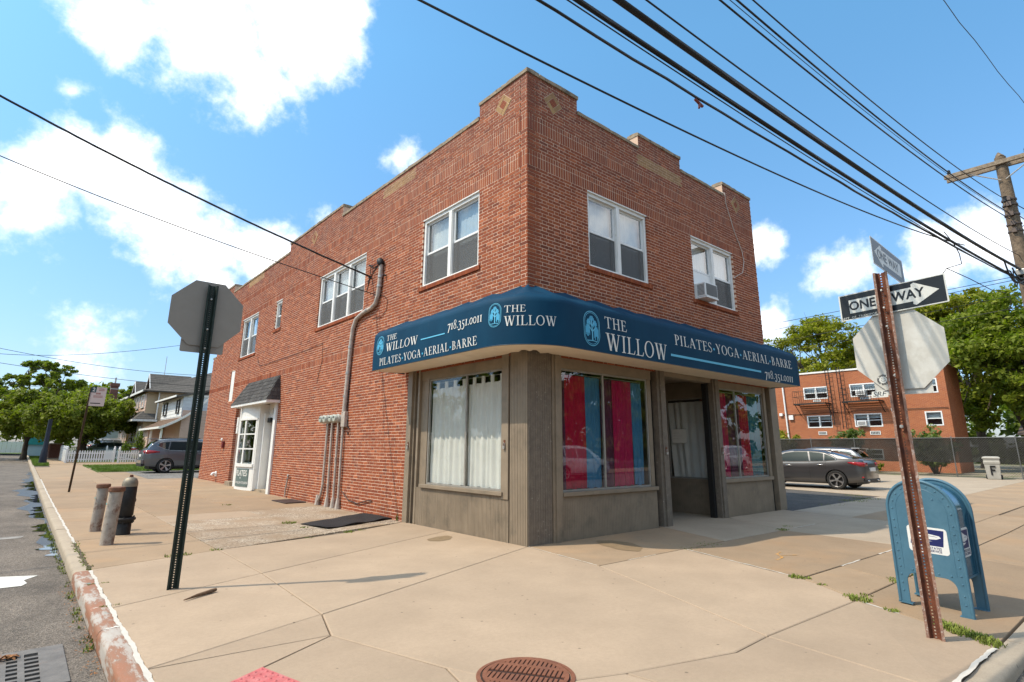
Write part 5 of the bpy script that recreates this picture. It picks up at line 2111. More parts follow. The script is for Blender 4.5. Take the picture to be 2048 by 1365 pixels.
# side doorway in the brick return
part('door_jamb', fL, [(16.32, 16.42, 0.0, 2.94, -0.5, -0.06), (16.85, 16.94, 0.0, 2.94, -0.5, -0.20)], mat('lavender_paint', (0.42, 0.40, 0.46), 0.5, var=0.06))
part('door_step', fL, [(16.32, 17.0, -0.05, 0.20, -0.6, 0.10)], M_coping)
mb = MB()
rbox(mb, fL, 16.42, 16.85, 0.2, 2.5, -0.42, -0.36)
d2 = mb.build('back_door', mat('lavender_paint', (0.42, 0.40, 0.46)), bld, bevel=0.005)
mb = MB()
rbox(mb, fL, 16.30, 16.46, 1.95, 2.55, -0.02, 0.05)
rbox(mb, fL, 16.31, 16.45, 2.22, 2.26, 0.05, 0.06)
mb.build('mail_box', M_white, bld, bevel=0.005)
# alarm bell, dryer vent and standpipe on the side wall
t = thing('alarm_box', (-0.05, 18.1, 1.4), 'small dark red alarm box on the brick near the side doorway', 'alarm box')
mb = MB()
rbox(mb, fL, 18.0, 18.18, 1.42, 1.68, 0.003, 0.09)
mb.build('box', mat('dark_red_paint', (0.14, 0.018, 0.018), 0.5, var=0.15), t, bevel=0.012)
mb = MB()
mb.lathe([(0.0, 0), (0.06, 0.0), (0.055, 0.04), (0.0, 0.06)], (-0.09, 18.09, 1.74), 12, Matrix.Rotation(math.radians(-90), 3, 'Y'))
mb.build('bell', M_white, t, smooth=40)
t = thing('dryer_vent', (-0.06, 18.75, 0.3), 'small white dryer vent low on the brick side wall', 'vent')
mb = MB()
rbox(mb, fL, 18.64, 18.86, 0.30, 0.5, 0.003, 0.02)
mb.build('plate', M_vinyl, t)
mb = MB()
mb.tube([(-0.02, 18.75, 0.42), (-0.12, 18.75, 0.41), (-0.17, 18.75, 0.34)], 0.055, 12)
mb.build('spout', M_vinyl, t, smooth=40)
t = thing('wall_spigot', (-0.06, 10.5, 0.05), 'rusty capped pipe with valve on the brick near the entrance', 'pipe')
mb = MB()
mb.tube([(-0.05, 10.62, 0.05), (-0.06, 10.58, 0.28), (-0.07, 10.50, 0.42), (-0.06, 10.46, 0.62)], 0.024, 8)
mb.build('pipe', M_conduit, t, smooth=40)
mb = MB()
mb.lathe([(0.0, 0), (0.035, 0), (0.04, 0.03), (0.03, 0.06), (0.0, 0.065)], (-0.06, 10.46, 0.62), 10)
mb.tube([(-0.02, 10.46, 0.56), (-0.12, 10.46, 0.56)], 0.015, 6)
mb.build('valve', M_galv, t)

# ------------------------------------------------------------------ electric service on the side wall
svc = thing('service_mast', (-0.06, 6.9, 2.1), 'bent grey service mast pipe climbing from the meters past the upper window', 'service mast')
mb = MB()
mb.tube([(-0.06, 6.91, 2.34), (-0.06, 6.86, 3.2), (-0.06, 6.80, 4.1), (-0.06, 6.74, 4.52), (-0.06, 6.58, 4.74), (-0.06, 6.20, 4.84), (-0.06, 5.75, 4.88), (-0.06, 5.54, 4.97), (-0.06, 5.44, 5.16), (-0.06, 5.40, 5.5), (-0.06, 5.37, 5.93)], 0.055, 12)
mb.build('mast_pipe', M_conduit, svc, smooth=50)
mb = MB()
for (yy, zz, dr_) in ((6.85, 3.35, 'v'), (6.90, 2.75, 'v'), (6.805, 4.02, 'v'), (5.385, 5.62, 'v'), (5.98, 4.86, 'h'), (5.40, 5.38, 'v')):
    mb.lathe([(0.055, -0.03), (0.064, -0.03), (0.064, 0.03), (0.055, 0.03)], (-0.06, yy, zz), 12, None if dr_ == 'v' else Matrix.Rotation(math.radians(90), 3, 'X'))
mb.build('pipe_strap', M_galv, svc)
mb = MB()
mb.lathe([(0.0, 0.16), (0.05, 0.155), (0.085, 0.10), (0.09, 0.0), (0.06, -0.05), (0.0, -0.05)], (-0.08, 5.36, 5.96), 14, Matrix.Rotation(math.radians(-35), 3, 'X'))
mb.build('weatherhead', M_iron, svc, smooth=40)
mb = MB()
mb.tube([(-0.12, 5.44, 5.92), (-0.16, 5.62, 5.86), (-0.14, 5.75, 5.98), (-0.10, 5.86, 5.92), (-0.08, 5.9, 5.78)], 0.011, 6)
mb.tube([(-0.12, 5.42, 5.90), (-0.18, 5.66, 5.62), (-0.16, 5.82, 5.50), (-0.12, 5.92, 5.60), (-0.05, 5.96, 5.72)], 0.010, 6)
mb.tube([(-0.12, 5.43, 5.93), (-0.15, 5.70, 5.72), (-0.13, 5.90, 5.40), (-0.10, 6.02, 5.34), (-0.05, 5.96, 5.70)], 0.010, 6)
mb.tube([(-0.02, 5.98, 6.04), (-0.06, 5.70, 6.02), (-0.1, 5.46, 5.98)], 0.010, 6)
mb.build('drip_loop', M_wire, svc, smooth=60)
mb = MB()
for (yy, zz) in ((5.96, 5.72), (5.98, 6.05), (5.20, 5.62), (5.54, 5.17)):
    mb.lathe([(0.0, 0), (0.03, 0), (0.018, 0.02), (0.032, 0.04), (0.018, 0.06), (0.028, 0.085), (0.0, 0.09)], (-0.012, yy, zz), 10, Matrix.Rotation(math.radians(-90), 3, 'Y'))
mb.build('insulator', mat('brown_insulator', (0.05, 0.025, 0.02), 0.35), svc, smooth=50)
mb = MB()
mb.tube([(-0.015, 6.78, 4.66), (-0.014, 6.83, 3.6), (-0.014, 6.80, 2.2), (-0.014, 6.72, 1.98)], 0.009, 5)
mb.tube([(-0.015, 5.54, 5.17), (-0.02, 5.2, 5.10), (-0.014, 5.02, 4.95), (-0.014, 5.05, 4.72), (-0.014, 5.3, 4.58), (-0.014, 5.8, 4.62)], 0.006, 5)
mb.tube([(-0.014, 14.9, 4.7), (-0.014, 14.6, 4.35), (-0.014, 14.0, 4.32), (-0.014, 10.2, 4.36), (-0.014, 8.8, 4.40), (-0.014, 8.76, 3.9), (-0.014, 9.0, 3.3)], 0.006, 5)
mb.build('wall_cable', M_wire, svc, smooth=60)

mbk = thing('meter_bank', (-0.08, 7.5, 0.0), 'row of four round electric meters with conduits running down into the pavement', 'electric meters')
mb = MB()
mb.box(-0.10, -0.003, 6.78, 6.99, 1.98, 2.36)
mb.box(-0.09, -0.003, 6.99, 8.15, 2.11, 2.29)
mb.build('meter_box', M_conduit, mbk, bevel=0.01)
MM = Matrix.Rotation(math.radians(-90), 3, 'Y')
for i, yy in enumerate((7.12, 7.38, 7.74, 8.00)):
    mb = MB()
    mb.lathe([(0.0, 0.0), (0.115, 0.0), (0.115, 0.05), (0.10, 0.06)], (-0.09, yy, 2.20), 18, MM)
    m_ = mb.build('meter', mat('meter_rim', (0.44, 0.42, 0.38), 0.5, 0.2, var=0.1), mbk, smooth=40)
    mb = MB()
    mb.lathe([(0.10, 0.0), (0.098, 0.06), (0.08, 0.09), (0.0, 0.095)], (-0.15, yy, 2.20), 18, MM)
    mb.build('meter_glass', mat('meter_face', (0.44, 0.46, 0.40), 0.15, var=0.25, scale=18, spec=0.7), m_, smooth=40)
    mb = MB()
    rbox(mb, fL, yy - 0.045, yy + 0.045, 2.215, 2.245, 0.24, 0.2465)
    mb.build('meter_dial', M_iron, m_)
for yy, y2 in ((6.93, 6.90), (7.22, 7.19), (7.60, 7.56), (7.88, 8.10)):
    mb = MB()
    zb = 0.0
    if y2 > 8:
        mb.tube([(-0.055, yy, 2.1), (-0.055, yy + 0.02, 1.0), (-0.055, yy + 0.03, 0.5), (-0.055, yy + 0.12, 0.25), (-0.07, y2 + 0.1, zb)], 0.032, 10)
    else:
        mb.tube([(-0.055, yy, 2.1), (-0.055, y2, 0.5), (-0.055, y2, zb)], 0.032, 10)
    for zz in (1.75, 1.2, 0.55):
        mb.lathe([(0.032, -0.02), (0.041, -0.02), (0.041, 0.02), (0.032, 0.02)], (-0.055, yy + (y2 - yy) * (2.1 - zz) / 1.6 if y2 < 8 else yy + 0.012, zz), 10)
    c_ = mb.build('conduit', M_conduit, mbk, smooth=50)
    mb = MB()
    yb = y2 if y2 < 8 else y2 + 0.06
    mb.lathe([(0.075, 0.0), (0.07, 0.05), (0.045, 0.22), (0.036, 0.26)], (-0.058, yb, 0.0), 8)
    mb.build('conduit_boot', M_conduit, c_, smooth=40)
mb = MB()
mb.tube([(-0.02, 6.72, 1.95), (-0.04, 6.62, 1.98), (-0.04, 6.58, 1.86), (-0.03, 6.66, 1.78), (-0.02, 6.74, 1.86)], 0.012, 6)
mb.build('cable_coil', M_wire, mbk)
mb = MB()
mb.tube([(-0.03, 6.75, 0.42), (-0.03, 6.4, 0.25), (-0.03, 5.9, 0.2), (-0.03, 5.4, 0.30), (-0.02, 5.2, 0.31)], 0.011, 6)
mb.build('low_cable', M_wire, mbk)

# mat, hatch and door mat on the pavement
mb = MB()
vs = []
nx_, ny_ = 14, 7
P00, P10, P11, P01 = Vector((-1.78, 4.66)), Vector((-1.64, 3.72)), Vector((0.0, 4.30)), Vector((-0.02, 5.55))
for j in range(ny_ + 1):
    for i in range(nx_ + 1):
        a, b = i / nx_, j / ny_
        p = P00.lerp(P01, a).lerp(P10.lerp(P11, a), b)
        z = 0.018 + 0.02 * math.sin(a * 7 + b * 2) ** 2 * (0.4 + b) + rnd.uniform(0, 0.004)
        vs.append((p.x + rnd.uniform(-0.02, 0.02), p.y + rnd.uniform(-0.015, 0.015), z))
n = len(vs)
q = nx_ + 1
fs = [(j * q + i, (j + 1) * q + i, (j + 1) * q + i + 1, j * q + i + 1) for j in range(ny_) for i in range(nx_)]
mb.add(vs, fs)
mo = mb.build('rubber_mat', M_black, label='crumpled black rubber mat lying against the brick side wall', cat='mat')
md = mo.modifiers.new('s', 'SOLIDIFY')
md.thickness = 0.012
mb = MB()
mb.box(-0.62, -0.06, 8.9, 10.0, 0.0, 0.03)
mb.build('cellar_hatch', mat('rusty_hatch', (0.05, 0.03, 0.025), 0.7, 0.2, var=0.3, scale=8), label='low dark steel cellar hatch beside the meters', cat='hatch', bevel=0.008)
mb = MB()
mb.box(-0.75, -0.12, 14.1, 15.1, 0.0, 0.02)
mb.build('door_mat', mat('worn_mat', (0.07, 0.06, 0.045), 0.95, var=0.3, scale=20, bump=0.5), label='worn brown door mat in front of the white entrance', cat='door mat')
mb = MB()
mb.tube([(-4.76, -0.19, 0.016), (-4.62, -0.09, 0.02), (-4.47, 0.0, 0.022), (-4.42, 0.03, 0.024)], [0.005, 0.016, 0.02, 0.017], 7)
mb.build('wooden_stake', mat('old_wood', (0.14, 0.08, 0.045), 0.9, var=0.35, scale=30, bump=0.5), label='broken wooden stake lying on the pavement by the sign post', cat='stake', smooth=30)

# ------------------------------------------------------------------ street furniture
def u_post(root, p, nrm, z0, z1, w, mweb, mflange, lean=(0, 0), name='post', hole=True, dback=0.0):
    """perforated channel post; nrm points to the open side"""
    n = Vector((nrm[0], nrm[1], 0)).normalized()
    s = Vector((0, 0, 1)).cross(n)
    P = Vector((p[0], p[1], 0))

    def F(u, z, d):
        k = (z - z0)
        q = P + s * u + n * (d + dback) + Vector((lean[0] * k, lean[1] * k, z))
        return tuple(q)
    mb = MB()
    hw = w * 0.20
    pitch = 0.0254
    hs = 0.0055
    if hole:
        nh = int((z1 - z0) / pitch)
        for a, b in ((-hw, -hs), (hs, hw)):
            rbox(mb, F, a, b, z0, z1, -0.003, 0.0)
        for i in range(nh + 1):
            zc = z0 + i * pitch
            rbox(mb, F, -hs, hs, zc - (pitch / 2 - hs), min(z1, zc + (pitch / 2 - hs)), -0.003, 0.0)
    else:
        rbox(mb, F, -hw, hw, z0, z1, -0.003, 0.0)
    for sg in (-1, 1):
        mb.prism([(0, z0), (1, z0), (1, z1), (0, z1)][::sg], lambda u, z, d: F(sg * (hw + (w * 0.34 - hw) * u), z, 0.036 * u + d), -0.003, 0.0)
    o = mb.build(name, mweb, root)
    mf = MB()
    for sg in (-1, 1):
        a, b = sorted((sg * w * 0.33, sg * w * 0.5))
        rbox(mf, F, a, b, z0, z1, 0.034, 0.0385)
    mf.build('post_flange', mflange, o)
    return o, F


def octagon(fn, R, d0, d1):
    mb = MB()
    r = R / 2 / math.cos(math.pi / 8)
    mb.prism([(r * math.cos(math.pi / 8 + i * math.pi / 4), r * math.sin(math.pi / 8 + i * math.pi / 4)) for i in range(8)], fn, d0, d1)
    return mb


def rounded(w, h, r, n=5):
    pts = []
    for cx_, cy_, a0 in ((w / 2 - r, -h / 2 + r, -90), (w / 2 - r, h / 2 - r, 0), (-w / 2 + r, h / 2 - r, 90), (-w / 2 + r, -h / 2 + r, 180)):
        for i in range(n + 1):
            a = math.radians(a0 + 90 * i / n)
            pts.append((cx_ + r * math.cos(a), cy_ + r * math.sin(a)))
    return pts


M_stopred = mat('sign_red', (0.42, 0.015, 0.02), 0.4, var=0.04)
# stop sign at the side street (we see its back)
st = thing('stop_sign', (-4.74, 0.47, 0), 'grey back of a stop sign on a dark green perforated post by the side street', 'stop sign')
u_post(st, (-4.745, 0.47), (0, -1), -0.05, 3.39, 0.115, M_green, M_green)
fQ = lambda u, v, d: (-4.765 + u, 0.485 - d, 3.04 + v)
octagon(fQ, 0.785, -0.004, 0.0).build('sign_panel', M_alu, st)
octagon(fQ, 0.783, -0.0065, -0.0045).build('sign_face', M_stopred, st)
mb = MB()
add_text(mb, 'STOP', 0.30, lambda u, v, d: (-4.765 - u, 0.485 + 0.0075 + d, 3.04 + v), bold=0.008, d=0.0)
mb.build('sign_lettering', M_letter, st, kind='stuff')
mb = MB()
mb.prism(rounded(0.46, 0.16, 0.02), lambda u, v, d: (-4.768 + u, 0.497 - d, 2.645 + v), -0.004, 0.0)
mb.build('lower_plate', M_alu, st)
mb = MB()
for z in (2.62, 2.85, 3.22):
    mb.lathe([(0.0, 0.0), (0.012, 0.0), (0.012, 0.01), (0.0, 0.012)], (-4.745, 0.466, z), 6, Matrix.Rotation(math.radians(90), 3, 'X'))
mb.build('bolt', M_galv, st)

# rusty post with one way signs and another stop sign seen from behind
rp = thing('street_sign_post', (-0.24, -5.27, 0), 'rusty leaning post carrying two one way signs and the back of a stop sign', 'sign post')
po, _ = u_post(rp, (-0.225, -5.275), (-1, -0.15), -0.05, 1.66, 0.125, M_rust, M_rustedge, lean=(0, 0.004))
mb_post, _ = u_post(rp, (-0.235, -5.267), (-1, -0.15), 1.58, 3.15, 0.118, M_rust, M_rustedge, lean=(0.012, -0.006), name='upper_post', dback=-0.012)
mb = MB()
Mr = Matrix.Rotation(math.radians(-90), 3, 'Y')
mb.lathe([(0.0, 0.0), (0.016, 0.0), (0.016, 0.012), (0.0, 0.014)], (-0.245, -5.268, 1.70), 6, Mr)
for z in (2.16, 2.62, 2.80, 2.97):
    mb.lathe([(0.0, 0.0), (0.010, 0.0), (0.010, 0.008), (0.0, 0.01)], (-0.238, -5.272, z), 6, Mr)
mb.build('bolt', M_galv, rp)
fO = lambda u, v, d: (-0.165 - d, -5.315 - u, 2.405 + v)
octagon(fO, 0.735, -0.004, 0.0).build('stop_sign_panel', M_aluw, rp)
octagon(fO, 0.733, -0.0065, -0.0045).build('stop_sign_face', M_stopred, rp)
mb = MB()
mb.prism(rounded(0.455, 0.19, 0.02), lambda u, v, d: (-0.150 - d, -5.30 - u, 2.085 + v), -0.004, 0.0)
mb.build('lower_plate', M_aluw, rp)
# stickers on the back
mb = MB()
fT = lambda u, v, d: (-0.1655 - d, -5.155 - u, 2.135 + v)
for p in ring(0, 0, 0.034, 0.034, 0.0339, 0.0339, n=18):
    mb.add([fT(a, b, 0.0008) for a, b in p], [(0, 1, 2, 3)])
sk = mb.build('round_sticker', mat('sticker_white', (0.62, 0.62, 0.58), 0.6, var=0.05), rp)
mb = MB()
for k in range(26):
    a0 = k * 360 / 26
    if k % 7 == 3:
        continue
    for p in ring(0, 0, 0.050, 0.050, 0.012 if k % 2 else 0.015, 0.012 if k % 2 else 0.015, a0, a0 + 8.5, 1):
        mb.add([fT(a, b, 0.0012) for a, b in p], [(0, 1, 2, 3)])
for p in ring(0, 0, 0.036, 0.036, 0.003, 0.003, n=22):
    mb.add([fT(a, b, 0.0012) for a, b in p], [(0, 1, 2, 3)])
for p in ring(0, 0.004, 0.020, 0.020, 0.003, 0.003, 200, 340, 10):
    mb.add([fT(a, b, 0.0016) for a, b in p], [(0, 1, 2, 3)])
for uu in (-0.011, 0.011):
    mb.add([fT(uu - 0.004, 0.008, 0.0016), fT(uu + 0.004, 0.010, 0.0016), fT(uu + 0.004, 0.013, 0.0016), fT(uu - 0.004, 0.011, 0.0016)], [(0, 1, 2, 3)])
mb.build('sticker_print', M_iron, sk, kind='stuff')
mb = MB()
fT2 = lambda u, v, d: (-0.1500 - d, -5.105 - u - 0.1 * v, 2.005 + v + 0.02 * u)
mb.prism([(-0.07, -0.03), (0.07, -0.032), (0.072, 0.03), (0.0, 0.033), (-0.065, 0.028)], fT2, 0.0005, 0.0015)
sk = mb.build('scrawled_sticker', mat('sticker_white', (0.62, 0.62, 0.58)), rp)
mb = MB()
add_text(mb, 'SRF', 0.062, lambda u, v, d: fT2(u + v * 0.2, v, 0.0018 + d), d=0.0002, sx=1.15)
mb.build('scrawl', M_iron, sk)

M_signblk = mat('sign_black', (0.012, 0.014, 0.016), 0.32, var=0.2, scale=6)
M_signwht = mat('sign_white', (0.60, 0.60, 0.56), 0.35, var=0.05, scale=5)
M_signgry = mat('sign_back_black', (0.012, 0.014, 0.016))


def one_way(fn, w, h, left, lab):
    mb = MB()
    mb.prism(rounded(w, h, 0.008), fn, -0.0045, 0.0)
    o = mb.build('one_way_sign', M_signwht, rp, label=lab)
    mb = MB()
    mb.prism(rounded(w - 0.026, h - 0.02, 0.004), fn, 0.0, 0.0009)
    mb.build('sign_field', M_signblk, o)
    sg = -1 if left else 1
    mb = MB()
    bh = h * 0.255
    x0, x1, xt = -w * 0.40, w * 0.20, w * 0.435
    body = [(x0, -bh), (x1, -bh), (x1, bh), (x0, bh)]
    head = [(x1, -bh - h * 0.10), (x1 + 0.022, -bh - h * 0.15), (xt, 0.0), (x1 + 0.022, bh + h * 0.15), (x1, bh + h * 0.10)]
    for pl in (body, head):
        q = [(sg * a, b) for a, b in pl]
        if sg < 0:
            q = q[::-1]
        mb.prism(q, fn, 0.0009, 0.0016)
    mb.build('arrow', M_signwht, o)
    mb = MB()
    off = sg * w * 0.005
    add_text(mb, 'ONE', h * 0.46, lambda u, v, d: fn(u + off - w * (0.275 if not left else 0.20), v, d), d=0.0018, bold=0.0036, sx=0.92)
    add_text(mb, 'WAY', h * 0.46, lambda u, v, d: fn(u + off + w * 0.155, v, d), d=0.0018, bold=0.0036, sx=0.92)
    mb.build('sign_lettering', M_signblk, o, kind='stuff')
    if not left:
        mb = MB()
        add_text(mb, 'DEPT  OF  TRANSPORTATION', 0.030, lambda u, v, d: fn(u - w * 0.25, v - h * 0.42, d), d=0.0012, sx=1.0, space=1.1)
        mb.build('small_print', M_signwht, o, kind='stuff')


one_way(lambda u, v, d: (-0.185 - d, -5.318 - u, 2.888 + v + 0.046 * u), 0.885, 0.262, False, 'upright facing one way sign with arrow to the right')
one_way(lambda u, v, d: (0.0 + u * 0.985, -5.305 - 0.03 * u - d, 3.30 + v - 0.09 * u), 0.84, 0.275, True, 'upper one way sign seen at a slant with arrow to the left')

# collection mailbox
MA, MD = Vector((0.80, -4.775)), Vector((-0.04, -0.999)).normalized()
MN = Vector((MD.y, -MD.x))        # out of the visible side panel
if MN.dot(Vector((CAM.x - MA.x, CAM.y - MA.y))) < 0:
    MN = -MN
DEP = 0.49


def fM(u, z, d):
    q = MA + MD * u + MN * d
    return (q.x, q.y, z - 0.05 * max(0.0, u) / 0.53 * (1.0 if z < 0.2 else 0.45))


mx = thing('mailbox', (MA.x + MD.x * .33 - MN.x * .25, MA.y + MD.y * .33 - MN.y * .25, 0), 'blue round topped postal collection box standing on four legs at the kerb', 'mailbox')
M_usps = mat('postal_blue', (0.052, 0.140, 0.205), 0.45, var=0.1, scale=6, col2=(0.075, 0.165, 0.225), c2=(0.5, 0.75), c2scale=3, spec=0.5)
M_uspsg = mat('glossy_postal_blue', (0.03, 0.12, 0.19), 0.12, 0.35, var=0.15, scale=3, spec=0.6)
U0, U1, ZS = -0.025, 0.56, 0.905
RA = (U1 - U0) / 2


def arch(ins, n=26):
    r = RA - ins
    cu = (U0 + U1) / 2
    return [(cu + r * math.cos(a), ZS + r * math.sin(a)) for a in np.linspace(0, math.pi, n)]


def side_outline():
    lw_ = 0.088
    pts = [(U1 - lw_, 0.012), (U1, 0.012)] + arch(0) + [(U0, 0.012), (U0 + lw_, 0.012)]
    r = 0.085
    cz = 0.30
    pts += [(U0 + lw_ + r - r * math.cos(a), cz - r + r * math.sin(a)) for a in np.linspace(0, math.pi / 2, 7)]
    pts += [(U1 - lw_ - r + r * math.sin(a), cz - r + r * math.cos(a)) for a in np.linspace(0, math.pi / 2, 7)]
    return pts


for k, d in enumerate((0.0, -DEP)):
    mb = MB()
    mb.prism(side_outline(), fM, d - 0.006, d + 0.006)
    sp_ = mb.build('side_panel', M_usps, mx, bevel=0.003)
    mb = MB()
    out = [(U0, 0.012)] + [(u, z) for u, z in reversed(arch(0))] + [(U1, 0.012)]
    sgn = 1 if k == 0 else -1
    mb.tube([fM(u, z, d + sgn * 0.002) for u, z in out], 0.016, 8)
    mb.build('rim', M_usps, sp_, smooth=60)
    mb = MB()
    inn = [(U0 + 0.075, 0.33)] + [(u, z) for u, z in reversed(arch(0.075))] + [(U1 - 0.075, 0.33)]
    mb.tube([fM(u, z, d + sgn * 0.005) for u, z in inn], 0.0035, 5)
    mb.build('seam', M_usps, sp_)
    mb = MB()
    riv = [(U0 + 0.042, z) for z in np.arange(0.12, 0.86, 0.075)] + [(U1 - 0.042, z) for z in np.arange(0.12, 0.86, 0.075)] + arch(0.042, 11) + [(0.12, 0.33), (0.22, 0.33), (0.34, 0.33), (0.44, 0.33), (0.18, 1.04), (0.38, 1.03), (0.25, 0.99), (0.26, 1.05)]
    MnR = Matrix((MD.to_3d(), Vector((0, 0, 1)), (MN * sgn).to_3d())).transposed()
    for u, z in riv:
        mb.lathe([(0.0095, 0.0), (0.008, 0.004), (0.0, 0.0065)], fM(u, z, d + sgn * 0.006), 7, MnR)
    mb.build('rivets', M_usps, sp_, kind='stuff')
    for u in (U0 + 0.044, U1 - 0.044):
        mb = MB()
        mb.prism([(u - 0.06, 0.0), (u + 0.06, 0.0), (u + 0.06, 0.014), (u - 0.06, 0.014)], fM, d - sgn * 0.05, d + sgn * 0.012)
        mb.build('foot', M_usps, mx)
mb = MB()
sh = [(U1 - 0.03, 0.32)] + arch(0.03) + [(U0 + 0.03, 0.32)]
mb.prism(sh, fM, -DEP + 0.006, -0.006)
mb.build('shell', M_uspsg, mx, smooth=40)
mb = MB()
mb.prism([(U0 + 0.06, 0.30), (U1 - 0.03, 0.30), (U1 - 0.03, 0.318), (U0 + 0.06, 0.318)], fM, -DEP + 0.01, -0.01)
mb.build('floor_pan', M_usps, mx)
# decals
M_dw = mat('decal_white', (0.68, 0.68, 0.66), 0.4, var=0.03)
M_db = mat('decal_navy', (0.012, 0.018, 0.10), 0.4, var=0.05)


def decal(fn, w, h, d):
    mb = MB()
    mb.prism(rounded(w, h, 0.03), fn, d, d + 0.001)
    o = mb.build('decal', M_dw, mx)
    sh_ = 0.045 * w / 0.38
    mb = MB()
    q = [(-w * 0.45 + 0.0, -h * 0.20), (w * 0.37, -h * 0.20), (w * 0.43, h * 0.42), (-w * 0.36, h * 0.42)]
    mb.prism(q, fn, d + 0.001, d + 0.0014)
    mb.build('emblem_field', M_db, o)
    mb = MB()
    # stylised bird head swept to the right
    mb.prism([(-w * 0.40, h * 0.06), (-w * 0.12, h * 0.02), (w * 0.22, h * 0.06), (w * 0.34, h * 0.13), (w * 0.30, h * 0.20), (w * 0.05, h * 0.24), (-w * 0.2, h * 0.33), (-w * 0.36, h * 0.40), (-w * 0.38, h * 0.25)], fn, d + 0.0014, d + 0.0018)
    mb.prism([(-w * 0.42, -h * 0.12), (w * 0.12, h * -0.02), (-w * 0.10, -h * 0.015), (-w * 0.41, h * 0.01)], fn, d + 0.0014, d + 0.0018)
    mb.build('emblem', M_dw, o)
    mb = MB()
    mb.prism([(-w * 0.05, h * 0.165), (w * 0.20, h * 0.155), (w * 0.27, h * 0.13), (w * 0.20, h * 0.17), (-w * 0.05, h * 0.185)], fn, d + 0.0018, d + 0.0021)
    add_text(mb, 'UNITED STATES', h * 0.125, lambda u, v, dd: fn(u * 0.98, v - h * 0.29, d + 0.0012 + dd), d=0.0, bold=0.0007)
    add_text(mb, 'POSTAL SERVICE', h * 0.125, lambda u, v, dd: fn(u * 0.93, v - h * 0.40, d + 0.0012 + dd), d=0.0, bold=0.0007)
    mb.build('decal_lettering', M_db, o, kind='stuff')


decal(lambda u, v, d: fM(0.29 + u, 0.635 + v, d), 0.335, 0.245, 0.0062)


def fE(u, z, d):
    q = MA + MD * (U1 - 0.03 + d) - MN * (DEP / 2 + u)
    return (q.x, q.y, z - 0.03)


decal(lambda u, v, d: fE(u, 0.64 + v, d), 0.26, 0.27, 0.001)

# hydrant and guard posts
for (x, y, h, r, lab, lx) in ((-4.965, 6.05, 0.80, 0.088, 'rusty capped steel bollard behind the other one, farther from the sign post', 0.02), (-4.97, 4.23, 0.845, 0.092, 'rusty capped steel bollard in front of the black hydrant', 0.025)):
    t = thing('bollard', (x, y, 0), lab, 'bollard', 'steel bollards guarding the hydrant')
    mb = MB()
    mb.tube([(x, y, -0.05), (x + lx * 0.5, y, h * 0.5), (x + lx, y, h - 0.05)], r, 20)
    mb.build('pipe', mat('flaking_pipe_paint', (0.33, 0.29, 0.25), 0.75, 0.1, var=0.2, scale=9, bump=0.4, bscale=50, col2=(0.14, 0.065, 0.04), c2=(0.52, 0.66), c2scale=6), t, smooth=50)
    mb = MB()
    mb.lathe([(r + 0.012, -0.06), (r + 0.022, -0.05), (r + 0.022, 0.0), (r + 0.010, 0.012), (0, 0.018)], (x + lx, y, h), 20)
    mb.build('cap', mat('rusty_cap', (0.16, 0.075, 0.045), 0.8, 0.1, var=0.35, scale=16, bump=0.4), t, smooth=40)
    mb = MB()
    mb.lathe([(0.012, 0), (0.02, 0.004), (0.0, 0.012)], (x - r * 0.9, y - r * 0.45, h * 0.72), 8, Matrix.Rotation(math.radians(-90), 3, 'Y'))
    mb.build('teal_paint_dab', mat('teal_paint', (0.12, 0.42, 0.42), 0.5), t)
hx, hy = -4.64, 5.30
t = thing('fire_hydrant', (hx, hy, 0), 'black fire hydrant with a bare metal cap standing beside two steel bollards', 'fire hydrant')
mb = MB()
mb.lathe([(0.115, -0.05), (0.112, 0.22), (0.098, 0.24), (0.104, 0.30), (0.118, 0.32), (0.118, 0.78), (0.112, 0.80)], (hx, hy, 0), 24)
mb.build('barrel', M_iron, t, smooth=40)
mb = MB()
mb.lathe([(0.16, 0.235), (0.165, 0.25), (0.165, 0.268), (0.15, 0.28)], (hx, hy, 0), 24)
mb.lathe([(0.14, 0.205), (0.145, 0.215), (0.145, 0.232), (0.11, 0.235)], (hx, hy, 0), 24)
for k in range(6):
    a = k * math.pi / 3 + 0.3
    mb.lathe([(0.014, 0.19), (0.014, 0.30), (0.0, 0.30)], (hx + 0.142 * math.cos(a), hy + 0.142 * math.sin(a), 0), 6)
mb.build('flange', M_iron, t, smooth=40)
mb = MB()
mb.lathe([(0.122, 0.795), (0.122, 0.84), (0.115, 0.88), (0.09, 0.93), (0.05, 0.95), (0.0, 0.955)], (hx, hy, 0), 24)
mb.build('bonnet', mat('bare_bonnet', (0.24, 0.21, 0.16), 0.6, 0.4, var=0.3, scale=9, col2=(0.10, 0.07, 0.05), c2=(0.5, 0.7), c2scale=7), t, smooth=40)
mb = MB()
mb.lathe([(0.035, 0.945), (0.026, 0.99), (0.0, 0.995)], (hx, hy, 0), 5)
mb.build('operating_nut', M_rust, t)
for ang in (60, 150):
    a = math.radians(ang)
    M = Matrix.Rotation(a, 3, 'Z') @ Matrix.Rotation(math.radians(90), 3, 'Y')
    mb = MB()
    mb.lathe([(0.06, 0.09), (0.06, 0.14), (0.066, 0.145), (0.066, 0.18), (0.02, 0.185), (0.018, 0.2), (0, 0.2)], (hx, hy, 0.55), 14, M)
    mb.build('hose_outlet', M_iron, t, smooth=40)

